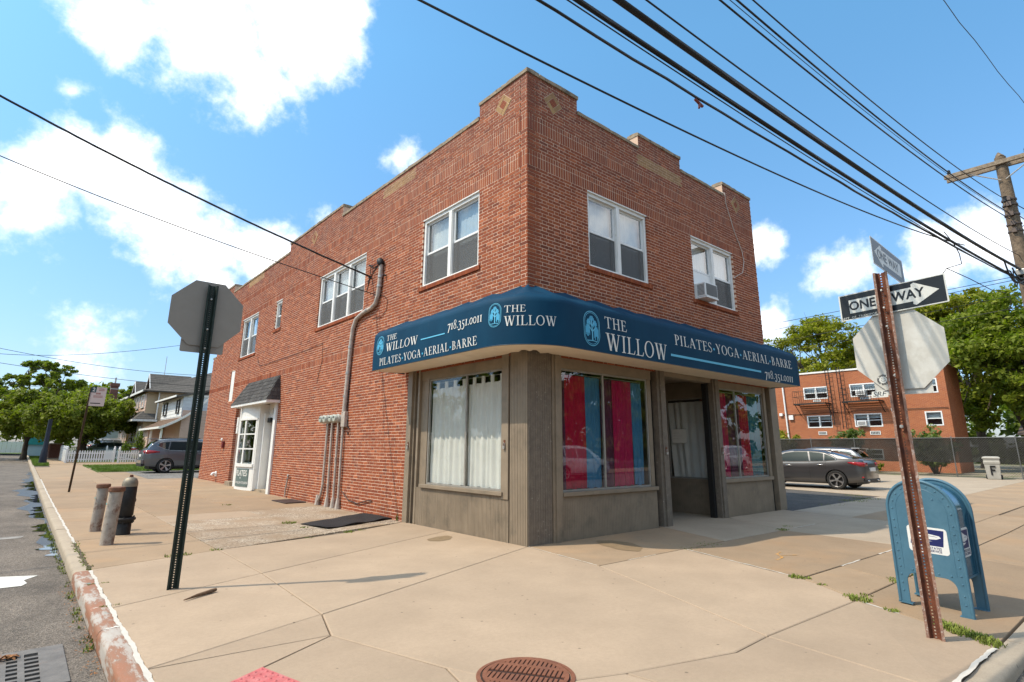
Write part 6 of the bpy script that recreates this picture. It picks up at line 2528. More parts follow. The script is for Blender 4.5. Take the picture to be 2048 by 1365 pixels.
# parking regulation sign farther along
px_, py_ = -4.81, 16.26
t = thing('regulation_sign', (px_, py_, gz(px_, py_)), 'pale parking rule sign with a teal number square on a thin brown post', 'street sign')
mb = MB()
k = 0.10 / 3.35
for (a, b, c, d) in ((-0.03, 0.03, 0.0, 0.004), (-0.03, -0.024, -0.03, 0.0), (0.024, 0.03, -0.03, 0.0)):
    mb.add([(px_ + u + k * z, py_ + v, z) for z in (-0.05, 3.36) for (u, v) in ((a, c), (b, c), (b, d), (a, d))], [(0, 1, 5, 4), (1, 2, 6, 5), (2, 3, 7, 6), (3, 0, 4, 7), (3, 2, 1, 0), (4, 5, 6, 7)])
mb.build('post', mat('brown_post', (0.10, 0.06, 0.03), 0.8, var=0.3, scale=9), t)
fP = lambda u, v, d: (-4.50 + u + 0.03 * v, py_ - 0.03 - d, 3.06 + v)
mb = MB()
mb.prism(rounded(0.42, 0.62, 0.02), fP, -0.004, 0.0)
mb.build('panel', mat('pale_sign', (0.60, 0.52, 0.49), 0.5, var=0.04), t)
mb = MB()
mb.prism([(-0.21, 0.13), (-0.075, 0.13), (-0.075, 0.31), (-0.21, 0.31)], fP, 0.0, 0.002)
mb.build('number_square', mat('dark_teal', (0.01, 0.05, 0.06), 0.5), t)
mb = MB()
add_text(mb, '2', 0.17, lambda u, v, d: fP(u - 0.142, v + 0.22, d), d=0.0025, bold=0.004)
mb.build('number', M_letter, t)
mb = MB()
for row, (a, b, h) in enumerate(((0.0, 0.12, 0.03), (0.0, 0.14, 0.03), (-0.06, 0.05, 0.06), (-0.12, 0.12, 0.025), (-0.12, 0.12, 0.025))):
    z = (0.24, 0.19, 0.07, 0.01, -0.03)[row]
    u = a
    while u < b:
        w = rnd.uniform(0.012, 0.022)
        mb.prism([(u, z), (u + w, z), (u + w, z + h), (u, z + h)], fP, 0.0, 0.001)
        u += w + 0.008
mb.build('small_print', mat('faded_red_print', (0.32, 0.10, 0.08), 0.6), t, kind='stuff')
mb = MB()
mb.prism([(-0.17, -0.235), (0.10, -0.235), (0.10, -0.205), (-0.17, -0.205)], fP, 0.0, 0.0012)
mb.build('arrow_bar', M_iron, t)

# manhole cover
cxm, cym, rm = -3.40, -3.72, 0.335
t = thing('manhole_cover', (cxm, cym, 0), 'rust brown round utility cover with slots set into the corner slab', 'manhole cover')
M_mh = mat('manhole_rust', (0.21, 0.082, 0.045), 0.75, 0.15, var=0.2, scale=20, bump=0.35, bscale=90, col2=(0.15, 0.062, 0.04), c2=(0.5, 0.7), c2scale=5)
mb = MB()
mb.lathe([(rm, -0.05), (rm, 0.006), (rm - 0.028, 0.008), (rm - 0.030, -0.01)], (cxm, cym, 0), 48)
mb.build('frame_ring', M_mh, t, smooth=40)
mb = MB()
mb.lathe([(rm - 0.034, -0.03), (rm - 0.034, 0.004), (rm - 0.040, 0.006), (0.0, 0.006)], (cxm, cym, 0), 48)
mb.build('cover_plate', mat('slot_shadow', (0.03, 0.012, 0.008), 0.9, var=0.2), t, smooth=30)
# raised lands between the slots
ang = math.radians(33)
ca, sa = math.cos(ang), math.sin(ang)
R2 = rm - 0.042
mb = MB()
M3 = lambda u, v, d: (cxm + u * ca - v * sa, cym + u * sa + v * ca, 0.0062 + d)


def land(u0, u1, v0, v1):
    n = max(1, int((v1 - v0) / 0.02))
    for i in range(n):
        a, b = v0 + (v1 - v0) * i / n, v0 + (v1 - v0) * (i + 1) / n
        m = max(abs(a), abs(b))
        lim = math.sqrt(max(0, R2 * R2 - m * m))
        x0, x1 = max(u0, -lim), min(u1, lim)
        if x1 - x0 > 0.002:
            rbox(mb, M3, x0, x1, a, b, 0.0, 0.006)


ucol = [(-0.30, -0.165), (-0.125, -0.018), (0.018, 0.125), (0.165, 0.30)]
for a, b in ((-0.165, -0.125), (0.125, 0.165)):
    land(a, b, -R2, R2)
for u0, u1 in ucol:
    v = -R2
    while v < R2:
        land(u0, u1, v, v + 0.022)
        v += 0.033
n = 64
for i in range(n):
    a0, a1 = 2 * math.pi * i / n, 2 * math.pi * (i + 1) / n
    mb.prism([(R2 * 0.90 * math.cos(a0), R2 * 0.90 * math.sin(a0)), (R2 * math.cos(a0), R2 * math.sin(a0)), (R2 * math.cos(a1), R2 * math.sin(a1)), (R2 * 0.90 * math.cos(a1), R2 * 0.90 * math.sin(a1))], M3, 0.0005, 0.0065)
mb.build('slotted_face', M_mh, t)

# tactile paving at the ramp
fK_o, fK_a = Vector((-4.71, -2.44)), math.radians(-78)
t = thing('tactile_paving', (-4.9, -2.9, 0), 'pink red tactile paving mat with raised domes at the kerb ramp', 'tactile paving')
M_pink = mat('pink_tactile', (0.47, 0.115, 0.115), 0.7, var=0.15, scale=12, bump=0.3, bscale=120, col2=(0.52, 0.20, 0.19), c2=(0.5, 0.7), c2scale=10)
e1 = Vector((0.25, -0.97)).normalized()
e2 = Vector((-0.88, -0.47)).normalized()
KP = lambda u, v, d: tuple((fK_o + e1 * u + e2 * v).to_3d() + Vector((0, 0, 0.002 + d)))
mb = MB()
mb.prism([(0, 0), (0.9, 0), (0.9, 0.42), (0, 0.42)], KP, -0.03, 0.004)
mb.build('panel', M_pink, t)
mb = MB()
for i in range(15):
    for j in range(7):
        mb.lathe([(0.0125, 0.0), (0.009, 0.005), (0, 0.006)], KP(0.03 + i * 0.06, 0.03 + j * 0.06, 0.004), 8)
mb.build('domes', M_pink, t, smooth=60, kind='stuff')

# storm drain grate in the gutter
gx0, gx1, gy0, gy1, gzv = -6.75, -5.73, -1.45, -0.52, -0.13
t = thing('drain_grate', (-6.24, -1.0, gzv), 'grey iron storm drain grate with square holes in the gutter', 'drain grate')
M_grate = mat('worn_grate_iron', (0.15, 0.135, 0.12), 0.6, 0.1, var=0.25, scale=10, bump=0.3, bscale=60, col2=(0.16, 0.10, 0.07), c2=(0.6, 0.75), c2scale=6)
mb = MB()
mb.box(gx0, gx1, gy0, gy1, gzv - 0.1, gzv + 0.003)
mb.build('pit_shade', M_dark, t)  # solid block; the shade of the void is put into its colour
mb = MB()
z0, z1 = gzv + 0.004, gzv + 0.014
mb.box(gx0 - .03, gx1 + .03, gy0 - .03, gy0 + 0.03, z0, z1)
mb.box(gx0 - .03, gx1 + .03, gy1 - 0.10, gy1 + .03, z0, z1)
mb.box(gx0 - .03, gx0 + 0.05, gy0 + 0.03, gy1 - 0.10, z0, z1)
mb.box(gx1 - 0.13, gx1 + .03, gy0 + 0.03, gy1 - 0.10, z0, z1)
mb.build('frame', M_grate, t)
xs0, xs1, ys0, ys1 = gx0 + 0.05, gx1 - 0.13, gy0 + 0.03, gy1 - 0.10
nx2, ny2 = 8, 8
for i in range(1, nx2):
    mb = MB()
    x = xs0 + (xs1 - xs0) * i / nx2
    mb.box(x - 0.02, x + 0.02, ys0, ys1, z0, z1 - 0.0006)
    mb.build('grate_bar', M_grate, t)
for j in range(1, ny2):
    mb = MB()
    y = ys0 + (ys1 - ys0) * j / ny2
    mb.box(xs0, xs1, y - 0.02, y + 0.02, z0 + 0.001, z1 - 0.0012)
    mb.build('grate_bar', M_grate, t)
mb = MB()
for _ in range(90):
    cxx = rnd.choice((-6.02, -6.13, -6.23, -6.35))
    p = Vector((cxx + rnd.uniform(-0.05, 0.05), -0.66 + rnd.uniform(-0.04, 0.03), gzv + 0.018 + rnd.uniform(0, 0.02)))
    a = rnd.uniform(0, 6.28)
    d1 = Vector((math.cos(a), math.sin(a), rnd.uniform(-0.4, 0.5))) * 0.03
    d2_ = Vector((-math.sin(a), math.cos(a), rnd.uniform(-0.3, 0.3))) * 0.012
    mb.add([p - d1, p + d2_, p + d1, p - d2_], [(0, 1, 2, 3)])
for _ in range(160):
    p = Vector((-5.52 - rnd.random() ** 2 * 0.12, rnd.uniform(-1.5, 2.0), -0.118 + rnd.uniform(0, 0.01)))
    a = rnd.uniform(0, 6.28)
    d1 = Vector((math.cos(a), math.sin(a), rnd.uniform(-0.3, 0.4))) * 0.014
    d2_ = Vector((-math.sin(a), math.cos(a), rnd.uniform(-0.3, 0.3))) * 0.006
    mb.add([p - d1, p + d2_, p + d1, p - d2_], [(0, 1, 2, 3)])
mb.build('dead_leaves', mat('dead_leaf', (0.26, 0.11, 0.035), 0.8, var=0.5, scale=40), kind='stuff')

# ------------------------------------------------------------------ houses, fences and yards round about
def far_brick(name, c1, c2, mort, sc=1.0):
    t = NT(name)
    # brick courses wrap by picking the horizontal coordinate of the wall: x + y works on walls square to the axes
    sp = t.n.new('ShaderNodeSeparateXYZ')
    t.l.new(t.pos, sp.inputs[0])
    cb = t.n.new('ShaderNodeCombineXYZ')
    t.l.new(t.math('ADD', sp.outputs['X'], sp.outputs['Y']), cb.inputs['X'])
    t.l.new(sp.outputs['Z'], cb.inputs['Y'])
    b = t.n.new('ShaderNodeTexBrick')
    b.inputs['Scale'].default_value = 1.0
    b.inputs['Brick Width'].default_value = 0.21
    b.inputs['Row Height'].default_value = 0.068
    b.inputs['Mortar Size'].default_value = 0.006
    b.inputs['Color1'].default_value = (*c1, 1)
    b.inputs['Color2'].default_value = (*c2, 1)
    b.inputs['Mortar'].default_value = (*mort, 1)
    t.l.new(cb.outputs[0], b.inputs['Vector'])
    c = t.mix(t.ramp(t.noise(0.6, 6, 0.65), [(0.35, 0.0), (0.75, 0.5)]), b.outputs['Color'], tuple(x * 0.6 for x in c1))
    t.set(c, 0.9, 0.0, 0.2)
    return t.m


M_aptbrick = far_brick('apartment_brick', (0.42, 0.135, 0.055), (0.33, 0.095, 0.045), (0.42, 0.27, 0.17))
XA = 36.0
fA = lambda u, z, d: (XA - d, u, z)
apt = thing('apartment_block', (XA + 6, 15, gz(XA, 10)), 'orange brick apartment block with white framed windows and black fire escapes behind the lot', 'building')
aw_open = [(8.47, 10.10, 4.92, 5.77), (5.40, 7.08, 4.92, 5.79), (8.43, 10.06, 2.93, 3.78), (5.40, 7.03, 2.93, 3.79), (2.18, 3.06, 2.92, 3.79), (2.18, 3.04, 4.91, 5.80), (2.15, 2.95, 0.85, 1.52), (5.6, 6.6, 0.85, 1.52), (8.7, 9.8, 0.85, 1.52)]
aw_open = [(a - 1.75, b - 1.75, c, d) for a, b, c, d in aw_open]


def wall_with_holes(fn, U, z0, z1, holes, d0, d1, m, parent, name='wall'):
    us = sorted(set([0.0, U] + [h[i] for h in holes for i in (0, 1)]))
    mb = MB()
    for i in range(len(us) - 1):
        a, b = us[i], us[i + 1]
        if b - a < 1e-4:
            continue
        m_ = (a + b) / 2
        iv = [[z0, z1]]
        for h in holes:
            if h[0] < m_ < h[1]:
                nv = []
                for x, y in iv:
                    if h[3] <= x or h[2] >= y:
                        nv.append([x, y])
                    else:
                        if h[2] > x:
                            nv.append([x, h[2]])
                        if h[3] < y:
                            nv.append([h[3], y])
                iv = nv
        for x, y in iv:
            mb.prism([(a, x), (b, x), (b, y), (a, y)], fn, d0, d1)
    return mb.build(name, m, parent)


fA0 = lambda u, z, d: (XA - d, u + 1.75, z)
wall_with_holes(fA0, 25, -0.2, 6.72, aw_open, -0.35, 0.0, M_aptbrick, apt)
mb = MB()
mb.box(XA + 0.36, XA + 3.4, 1.75, 2.1, -0.2, 6.72)
mb.box(XA + 0.36, XA + 3.4, 26.4, 26.75, -0.2, 6.72)
mb.box(XA + 3.1, XA + 3.4, 2.1, 26.4, -0.2, 6.72)
mb.build('wall', M_aptbrick, apt)
mb = MB()
mb.box(XA + 0.36, XA + 3.1, 2.1, 26.4, 6.4, 6.6)
mb.box(XA + 2.0, XA + 2.2, 2.1, 26.4, 0, 6.3)
mb.build('roof', M_room, apt)
mb = MB()
mb.box(XA - 0.06, XA + 0.4, 1.70, 26.8, 6.722, 6.83)
mb.box(XA + 0.401, XA + 3.4, 1.70, 2.1, 6.722, 6.83)
mb.build('parapet_cap', M_white, apt)


def far_window(fn, u0, u1, z0, z1, parent, units=2, name='window', d=-0.06, fm=None, blind=0.45):
    fr = MB()
    w = 0.07
    fm = fm or M_vinyl
    for b in ((u0, u0 + w, z0, z1), (u1 - w, u1, z0, z1), (u0 + w, u1 - w, z0, z0 + w), (u0 + w, u1 - w, z1 - w, z1)):
        rbox(fr, fn, *b, d - 0.06, d + 0.075)
    for k in range(1, units):
        m_ = u0 + (u1 - u0) * k / units
        rbox(fr, fn, m_ - 0.05, m_ + 0.05, z0 + w, z1 - w, d - 0.06, d + 0.05)
    zm = (z0 + z1) / 2
    for k in range(units):
        a = u0 + w if k == 0 else u0 + (u1 - u0) * k / units + 0.05
        b = u1 - w if k == units - 1 else u0 + (u1 - u0) * (k + 1) / units - 0.05
        rbox(fr, fn, a, b, zm - 0.022, zm + 0.022, d - 0.04, d + 0.02)
    o = fr.build(name, fm, parent)
    for k in range(units):
        a = u0 + w if k == 0 else u0 + (u1 - u0) * k / units + 0.05
        b = u1 - w if k == units - 1 else u0 + (u1 - u0) * (k + 1) / units - 0.05
        for (za, zb) in ((z0 + w, zm - 0.022), (zm + 0.022, z1 - w)):
            pb = MB()
            rbox(pb, fn, a, b, za, zb, d - 0.03, d - 0.02)
            pb.build('pane', M_glass, o)
    if blind:
        bb = MB()
        rbox(bb, fn, u0 + w, u1 - w, z1 - (z1 - z0) * blind, z1 - w, d - 0.13, d - 0.12)
        bb.build('blind', M_blind, o)
    rb2 = MB()
    rbox(rb2, fn, u0 - 0.1, u1 + 0.1, z0 - 0.1, z1 + 0.1, d - 0.62, d - 0.6)
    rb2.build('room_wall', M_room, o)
    return o


for i, (a, b, c, d) in enumerate(aw_open):
    far_window(fA0, a, b, c, d, apt, units=2 if b - a > 1.2 else 1, blind=(0.5, 0.5, 0.35, 0.35, 0.5, 0.5, 0, 0, 0)[i])
M_fire = mat('fire_escape_black', (0.022, 0.020, 0.019), 0.7, 0.2, var=0.3, scale=9)
for (ya, yb) in ((8.35, 10.5), (5.15, 7.35)):
    mb = MB()
    z = 4.60
    for k in range(9):
        x = XA - 0.10 - k * 0.1
        mb.box(x - 0.03, x + 0.03, ya, yb, z - 0.02, z)
    mb.box(XA - 0.96, XA - 0.90, ya, yb, z - 0.10, z)
    for yy in (ya, yb - 0.05):
        mb.box(XA - 0.96, XA - 0.01, yy, yy + 0.05, z - 0.10, z)
    fe = mb.build('fire_escape_platform', M_fire, apt)
    mb = MB()
    for yy in np.linspace(ya, yb, 16):
        mb.box(XA - 0.945, XA - 0.93, yy - 0.008, yy + 0.008, z, z + 0.85)
    for zz in (z + 0.45, z + 0.85):
        mb.box(XA - 0.95, XA - 0.92, ya, yb, zz, zz + 0.025)
        for yy in (ya, yb - 0.02):
            mb.box(XA - 0.95, XA - 0.01, yy, yy + 0.02, zz, zz + 0.025)
    mb.build('railing', M_fire, fe)
    mb = MB()
    for yy in (ya + 0.02, yb - 0.06):
        mb.tube([(XA - 0.85, yy, z - 0.08), (XA - 0.02, yy, z - 0.75)], 0.025, 6)
    mb.build('bracket', M_fire, fe)
for (yl, zt, zb) in ((8.22, 6.95, 3.0), (7.50, 7.0, 2.8)):
    mb = MB()
    for s_ in (-0.02, 0.18):
        mb.tube([(XA - 0.28, yl + s_, zt), (XA - 0.30, yl + s_ - 0.02, 5.0), (XA - 0.42, yl + s_ - 0.06, zb)], 0.026, 6)
    for k in range(13):
        zz = zb + 0.15 + (zt - zb - 0.3) * k / 12
        mb.box(XA - 0.33, XA - 0.30, yl - 0.03, yl + 0.19, zz, zz + 0.025)
    mb.build('ladder', M_fire, apt)
mb = MB()
mb.tube([(XA - 0.09, 11.52, 6.6), (XA - 0.09, 11.40, 0.2)], 0.06, 8)
mb.build('downpipe', M_vinyl, apt, smooth=40)
mb = MB()
for (yy, zz, w, h) in ((11.82, 3.93, 0.22, 0.20), (11.12, 3.70, 0.30, 0.32), (7.84 - 3.2, 3.98, 0.30, 0.20)):
    mb.box(XA - 0.14, XA - 0.003, yy - w / 2, yy + w / 2, zz - h / 2, zz + h / 2)
mb.build('utility_box', M_vinyl, apt)
mb = MB()
mb.tube([(XA - 0.04, 12.0, 3.92), (XA - 0.04, 10.6, 3.90), (XA - 0.05, 8.4, 3.95), (XA - 0.05, 4.8, 3.98), (XA - 0.05, 1.8, 3.99)], 0.018, 5)
mb.tube([(XA - 0.04, 10.95, 3.75), (XA - 0.04, 10.85, 3.90), (XA - 0.04, 9.0, 3.93)], 0.012, 5)
mb.build('wall_cable', M_wire, apt)
for (ya, yb, za, zb) in ((8.85, 9.4, 2.45, 2.68), (5.6, 6.2, 2.42, 2.66), (9.0, 9.5, 4.74, 4.86), (5.9, 6.5, 4.74, 4.88)):
    mb = MB()
    mb.box(XA - 0.03, XA - 0.002, ya, yb, za, zb)
    o = mb.build('wall_vent', M_vinyl, apt)
    mb = MB()
    for k in range(6):
        u = ya + 0.04 + k * (yb - ya - 0.08) / 6
        mb.box(XA - 0.034, XA - 0.0305, u + 0.01, u + (yb - ya) / 8, za + 0.03, zb - 0.03)
    mb.build('vent_grille', M_screen, o)
for (yy, z, ) in ((6.55, 2.98), (6.40, 5.0)):
    t = thing('air_conditioner', (XA - 0.1, yy, z), 'small white air conditioner in the %s apartment window by the right hand fire escape' % ('lower' if z < 4 else 'upper'), 'air conditioner')
    mb = MB()
    mb.box(XA - 0.26, XA + 0.2, yy - 0.27, yy + 0.27, z + 0.02, z + 0.34)
    mb.build('case', M_vinyl, t, bevel=0.01)
    mb = MB()
    for k in range(8):
        mb.box(XA - 0.27, XA - 0.2605, yy - 0.21 + k * 0.055, yy - 0.18 + k * 0.055, z + 0.07, z + 0.29)
    mb.build('grille', M_screen, t)

# ---- chain link fence with its dark wind screen
FX = lambda y: 30.72 + (y + 0) * 0.22 if y < 6 else 32.04 + (y - 6) * 0.1
fb = lambda y: gz(FX(y), y)
cf = thing('chain_link_fence', (31, 5, 0.13), 'chain link fence with dark wind screen along the back of the lot', 'fence')
posts_y = [-9, -6.4, -3.8, -1.75, 0.9, 3.3, 5.9, 8.5, 11.2, 14.0, 17]
M_post = mat('fence_steel', (0.16, 0.16, 0.155), 0.5, 0.5, var=0.2)
for y in posts_y:
    mb = MB()
    mb.tube([(FX(y), y, fb(y) - 0.1), (FX(y), y, fb(y) + 2.0)], 0.028, 8)
    mb.lathe([(0.032, 0), (0.032, 0.03), (0.0, 0.06)], (FX(y), y, fb(y) + 2.0), 8)
    mb.build('fence_post', M_post, cf, smooth=50)
mb = MB()
mb.tube([(FX(y) + 0.0, y, fb(y) + 1.97) for y in posts_y], 0.02, 6)
mb.tube([(FX(y) + 0.0, y, fb(y) + 0.08) for y in posts_y], 0.006, 5)
mb.build('top_rail', M_post, cf)
mb = MB()
step = 0.11
y = -9.0
while y < 17:
    for sg in (-1, 1):
        pts = []
        for k in (0, 1):
            yy = y + sg * 0.95 * (k - 0.5) * 2
            zz = 0.05 + k * 1.9
            yy2 = max(-9, min(17, yy))
            zz2 = 0.05 + 1.9 * ((yy2 - (y - sg * 0.95)) / (sg * 1.9))
            pts.append(Vector((FX(yy2) - 0.02 - 0.004 * sg, yy2, fb(yy2) + zz2)))
        a, b = pts
        if (b - a).length > 0.2:
            t_ = Vector((0, (b - a).normalized().z, -(b - a).normalized().y)) * 0.0028
            ex = Vector((0.003, 0, 0))
            mb.add([a - t_, a + t_, b + t_, b - t_, a + ex, b + ex], [(0, 1, 2, 3), (1, 4, 5, 2), (4, 0, 3, 5)])
    y += step
mb.build('wire_mesh', mat('mesh_wire', (0.10, 0.095, 0.085), 0.7, 0.3, var=0.2), cf, kind='stuff')


def windscreen_mat():
    t = NT('wind_screen_cloth')
    c = t.ramp(t.noise(1.5, 6, 0.65), [(0.3, (0.012, 0.012, 0.011)), (0.7, (0.035, 0.034, 0.03))])
    t.set(c, 0.9, 0.0, 0.1)
    tr = t.n.new('ShaderNodeBsdfTransparent')
    mx_ = t.n.new('ShaderNodeMixShader')
    f = t.ramp(t.noise(0.8, 5, 0.6), [(0.3, 0.86), (0.7, 0.97)])
    t.l.new(f, mx_.inputs[0])
    t.l.new(tr.outputs[0], mx_.inputs[1])
    t.l.new(t.p.outputs[0], mx_.inputs[2])
    t.l.new(mx_.outputs[0], t.out.inputs[0])
    return t.m


mb = MB()
mb.grid(lambda a, b: (FX(-9 + 26 * a) + 0.035 + 0.012 * math.sin(a * 90), -9 + 26 * a, fb(-9 + 26 * a) + 0.72 + 1.25 * b + (0.03 * math.sin(a * 60) if b == 0 else 0)), 120, 4)
mb.build('wind_screen', windscreen_mat(), cf)
sheet('yard', 30.4, 60, -14, 27, -0.02, mat('yard_ground', (0.26, 0.22, 0.16), 0.95, var=0.25, scale=1.5, col2=(0.10, 0.12, 0.04), c2=(0.5, 0.6), c2scale=0.7), 10, 10)
# wheelie bin with an F
bx_, by_ = 29.45, -0.83
t = thing('wheelie_bin', (bx_, by_, gz(bx_, by_)), 'pale grey wheelie bin with a big letter F standing at the fence', 'bin')
zb = gz(bx_, by_)
M_bin = mat('grey_bin_plastic', (0.36, 0.34, 0.30), 0.55, var=0.12, scale=5)
Mz = Matrix.Rotation(math.radians(8), 4, 'Z')


def bp(x, y, z):
    v = Mz @ Vector((x, y, z))
    return (bx_ + v.x, by_ + v.y, zb + v.z)


mb = MB()
lv = [(0.0, 0.24, 0.22), (0.06, 0.25, 0.23), (0.70, 0.29, 0.27), (0.72, 0.31, 0.29), (0.82, 0.315, 0.30), (0.84, 0.30, 0.28), (0.95, 0.305, 0.285)]
vs = []
for z, hy_, hx_ in lv:
    for sx_, sy_ in ((-1, -1), (1, -1), (1, 1), (-1, 1)):
        vs.append(bp(sx_ * hx_, sy_ * hy_, z))
fs = [(i * 4 + j, i * 4 + (j + 1) % 4, (i + 1) * 4 + (j + 1) % 4, (i + 1) * 4 + j) for i in range(len(lv) - 1) for j in range(4)] + [(3, 2, 1, 0)]
mb.add(vs, fs)
mb.build('body', M_bin, t, bevel=0.015)
mb = MB()
vs = []
for z, hy_, hx_ in ((0.952, 0.335, 0.31), (1.0, 0.34, 0.32), (1.05, 0.31, 0.29), (1.07, 0.22, 0.2)):
    for sx_, sy_ in ((-1, -1), (1, -1), (1, 1), (-1, 1)):
        vs.append(bp(sx_ * hx_, sy_ * hy_, z))
fs = [(i * 4 + j, i * 4 + (j + 1) % 4, (i + 1) * 4 + (j + 1) % 4, (i + 1) * 4 + j) for i in range(3) for j in range(4)] + [(3, 2, 1, 0), (12, 13, 14, 15)]
mb.add(vs, fs)
mb.build('lid', M_bin, t, bevel=0.012)
for s_ in (-1, 1):
    mb = MB()
    mb.lathe([(0.0, -0.03), (0.11, -0.03), (0.11, 0.03), (0.0, 0.03)], bp(0.26, s_ * 0.27, 0.11), 16, Matrix.Rotation(math.radians(90), 3, 'X'))
    mb.build('wheel', M_black, t)
mb = MB()
fb_ = lambda u, v, d: bp(-0.235 - 0.062 * (v + 0.42) / 0.7 - d - 0.008, -u, 0.42 + v)
for b in ((-0.09, -0.03, -0.22, 0.22), (-0.03, 0.12, 0.14, 0.22), (-0.03, 0.09, -0.03, 0.05)):
    rbox(mb, fb_, *b, 0.0, 0.006)
mb.build('letter', M_iron, t)
# brick outbuilding behind the big tree
t = thing('brick_house', (54, -9, gz(54, 0)), 'low red brick house far behind the big tree at the lot', 'house')
mb = MB()
mb.box(50, 60, -16, 0.5, 0, 2.6)
mb.build('wall', M_aptbrick, t)
mb = MB()
mb.prism([(49.5, 2.6), (60.5, 2.6), (55, 4.4)], lambda u, v, d: (u, d, v), -16.3, 0.8)
mb.build('roof', mat('brown_roof', (0.10, 0.075, 0.06), 0.9, var=0.2, scale=3), t)
for k in range(3):
    far_window(lambda u, z, d: (50 - d, u, z), -13 + k * 4.5, -11.4 + k * 4.5, 0.9, 2.1, t, d=0.02)


# ---- timber houses along the side street
def siding(mb, fn, u0, u1, z0, z1, pitch=0.16, top=None):
    """lapped boards; top(z) may return the clipped (u0, u1) for gables"""
    z = z0
    while z < z1 - 0.01:
        zz = min(z + pitch, z1)
        a, b = (u0, u1) if top is None else top((z + zz) / 2)
        if b - a > 0.05:
            mb.add([fn(a, z, 0.022), fn(b, z, 0.022), fn(b, zz, 0.004), fn(a, zz, 0.004), fn(a, z, 0.0), fn(b, z, 0.0)], [(0, 1, 2, 3), (4, 5, 1, 0)])
        z = zz


def roof_plane(mb, a, b, c, d, th=0.12):
    """slab over four corners (eave a-b, ridge c-d)"""
    n = (Vector(b) - Vector(a)).cross(Vector(d) - Vector(a)).normalized()
    if n.z < 0:
        n = -n
    lo = [Vector(p) - n * th for p in (a, b, c, d)]
    hi = [Vector(p) for p in (a, b, c, d)]
    mb.add(lo + hi, [(3, 2, 1, 0), (4, 5, 6, 7), (0, 1, 5, 4), (1, 2, 6, 5), (2, 3, 7, 6), (3, 0, 4, 7)])


def shingle_mat(name, c):
    t = NT(name)
    w = t.n.new('ShaderNodeTexWave')
    w.bands_direction = 'Z'
    w.inputs['Scale'].default_value = 1.9
    w.inputs['Distortion'].default_value = 0.6
    t.l.new(t.pos, w.inputs['Vector'])
    cc = t.mix(0.35, t.ramp(t.noise(6, 6, 0.7), [(0.3, tuple(x * 0.7 for x in c)), (0.7, tuple(x * 1.25 for x in c))]), w.outputs['Color'], 'MULTIPLY')
    t.set(cc, 0.95, 0.0, 0.1)
    t.bump(t.noise(30, 4), 0.4, 0.02)
    return t.m


M_sh_grey = shingle_mat('grey_roof_shingle', (0.14, 0.128, 0.115))
M_sh_brown = shingle_mat('brown_roof_shingle', (0.17, 0.115, 0.085))
M_sh_dark = shingle_mat('slate_roof_shingle', (0.10, 0.105, 0.11))
M_pinkside = mat('pink_siding', (0.50, 0.36, 0.29), 0.7, var=0.06, scale=2)
M_tanside = mat('tan_siding', (0.47, 0.36, 0.23), 0.7, var=0.06, scale=2)
M_peachside = mat('peach_siding', (0.62, 0.44, 0.36), 0.7, var=0.06, scale=2)
M_whiteside = mat('white_siding', (0.66, 0.66, 0.64), 0.6, var=0.04, scale=2)
M_blueside = mat('pale_blue_siding', (0.50, 0.55, 0.58), 0.6, var=0.05, scale=2)
M_tealside = mat('pale_teal_siding', (0.33, 0.44, 0.46), 0.7, var=0.05, scale=2)
M_winddark = mat('dark_trim', (0.05, 0.045, 0.04), 0.6)

g = gz(0, 40)
hA = thing('white_house', (6, 41.7, g), 'house with white upper front and pink lower side beside the driveway', 'house')
fx = lambda X: (lambda u, z, d: (X - d, u, z))
fy = lambda Y: (lambda u, z, d: (u, Y - d, z))
mb = MB()
mb.box(2.0, 12, 37.75, 45.8, 0, 3.35)
siding(mb, fy(37.75), 2.0, 12, g, 3.9, 0.2)
mb.box(1.0, 1.99, 43.5, 45.8, 0, 2.75)
mb.build('wall', M_pinkside, hA)
mb = MB()
mb.box(2.02, 9, 38.1, 45.7, 3.35, 4.9)
siding(mb, fx(2.02), 38.1, 45.7, 3.5, 4.86, 0.24)
mb.build('upper_front', M_whiteside, hA)
mb = MB()
siding(mb, fy(38.1), 2.02, 9, 3.3, 5.0, 0.26)
mb.build('upper_side', M_blueside, hA)
mb = MB()
roof_plane(mb, (1.55, 37.9, 4.90), (1.55, 46.1, 4.90), (5, 46.1, 5.75), (5, 37.9, 5.75), 0.14)
mb.build('roof', M_sh_grey, hA)
mb = MB()
# flared skirt roof
pr = [(0.72, 2.72), (1.2, 2.95), (1.7, 3.22), (2.2, 3.55), (2.8, 4.05), (3.6, 4.9)]
for i in range(3):
    (xa, za), (xb, zb2) = pr[i], pr[i + 1]
    roof_plane(mb, (xa, 37.55, za), (xa, 46.0, za), (xb, 46.0, zb2), (xb, 37.55, zb2), 0.05)
mb.build('porch_roof', M_sh_brown, hA)
mb = MB()
for i in range(5):
    (xa, za), (xb, zb2) = pr[i], pr[i + 1]
    mb.prism([(xa, za - 0.16), (xb, zb2 - 0.16), (xb, zb2 + 0.01), (xa, za + 0.01)], fy(37.50), -0.045, 0.02)
mb.box(0.68, 0.715, 37.55, 46.0, 2.60, 2.74)
mb.box(1.50, 1.548, 37.9, 46.1, 4.80, 4.92)
mb.box(2.3, 9, 38.04, 38.075, 4.85, 5.0)
mb.build('trim', M_white, hA)
mb = MB()
for yy in (37.85, 41.8):
    mb.box(0.88, 1.0, yy, yy + 0.12, g, 2.62)
mb.build('porch_post', M_white, hA)
for (a, b) in ((38.9, 39.8), (43.4, 44.6)):
    far_window(fx(2.02), a, b, 3.72, 4.68, hA, units=1, d=0.03, fm=M_winddark, blind=0)
far_window(fy(37.75), 4.4, 5.2, 1.3, 2.4, hA, units=1, d=0.03)

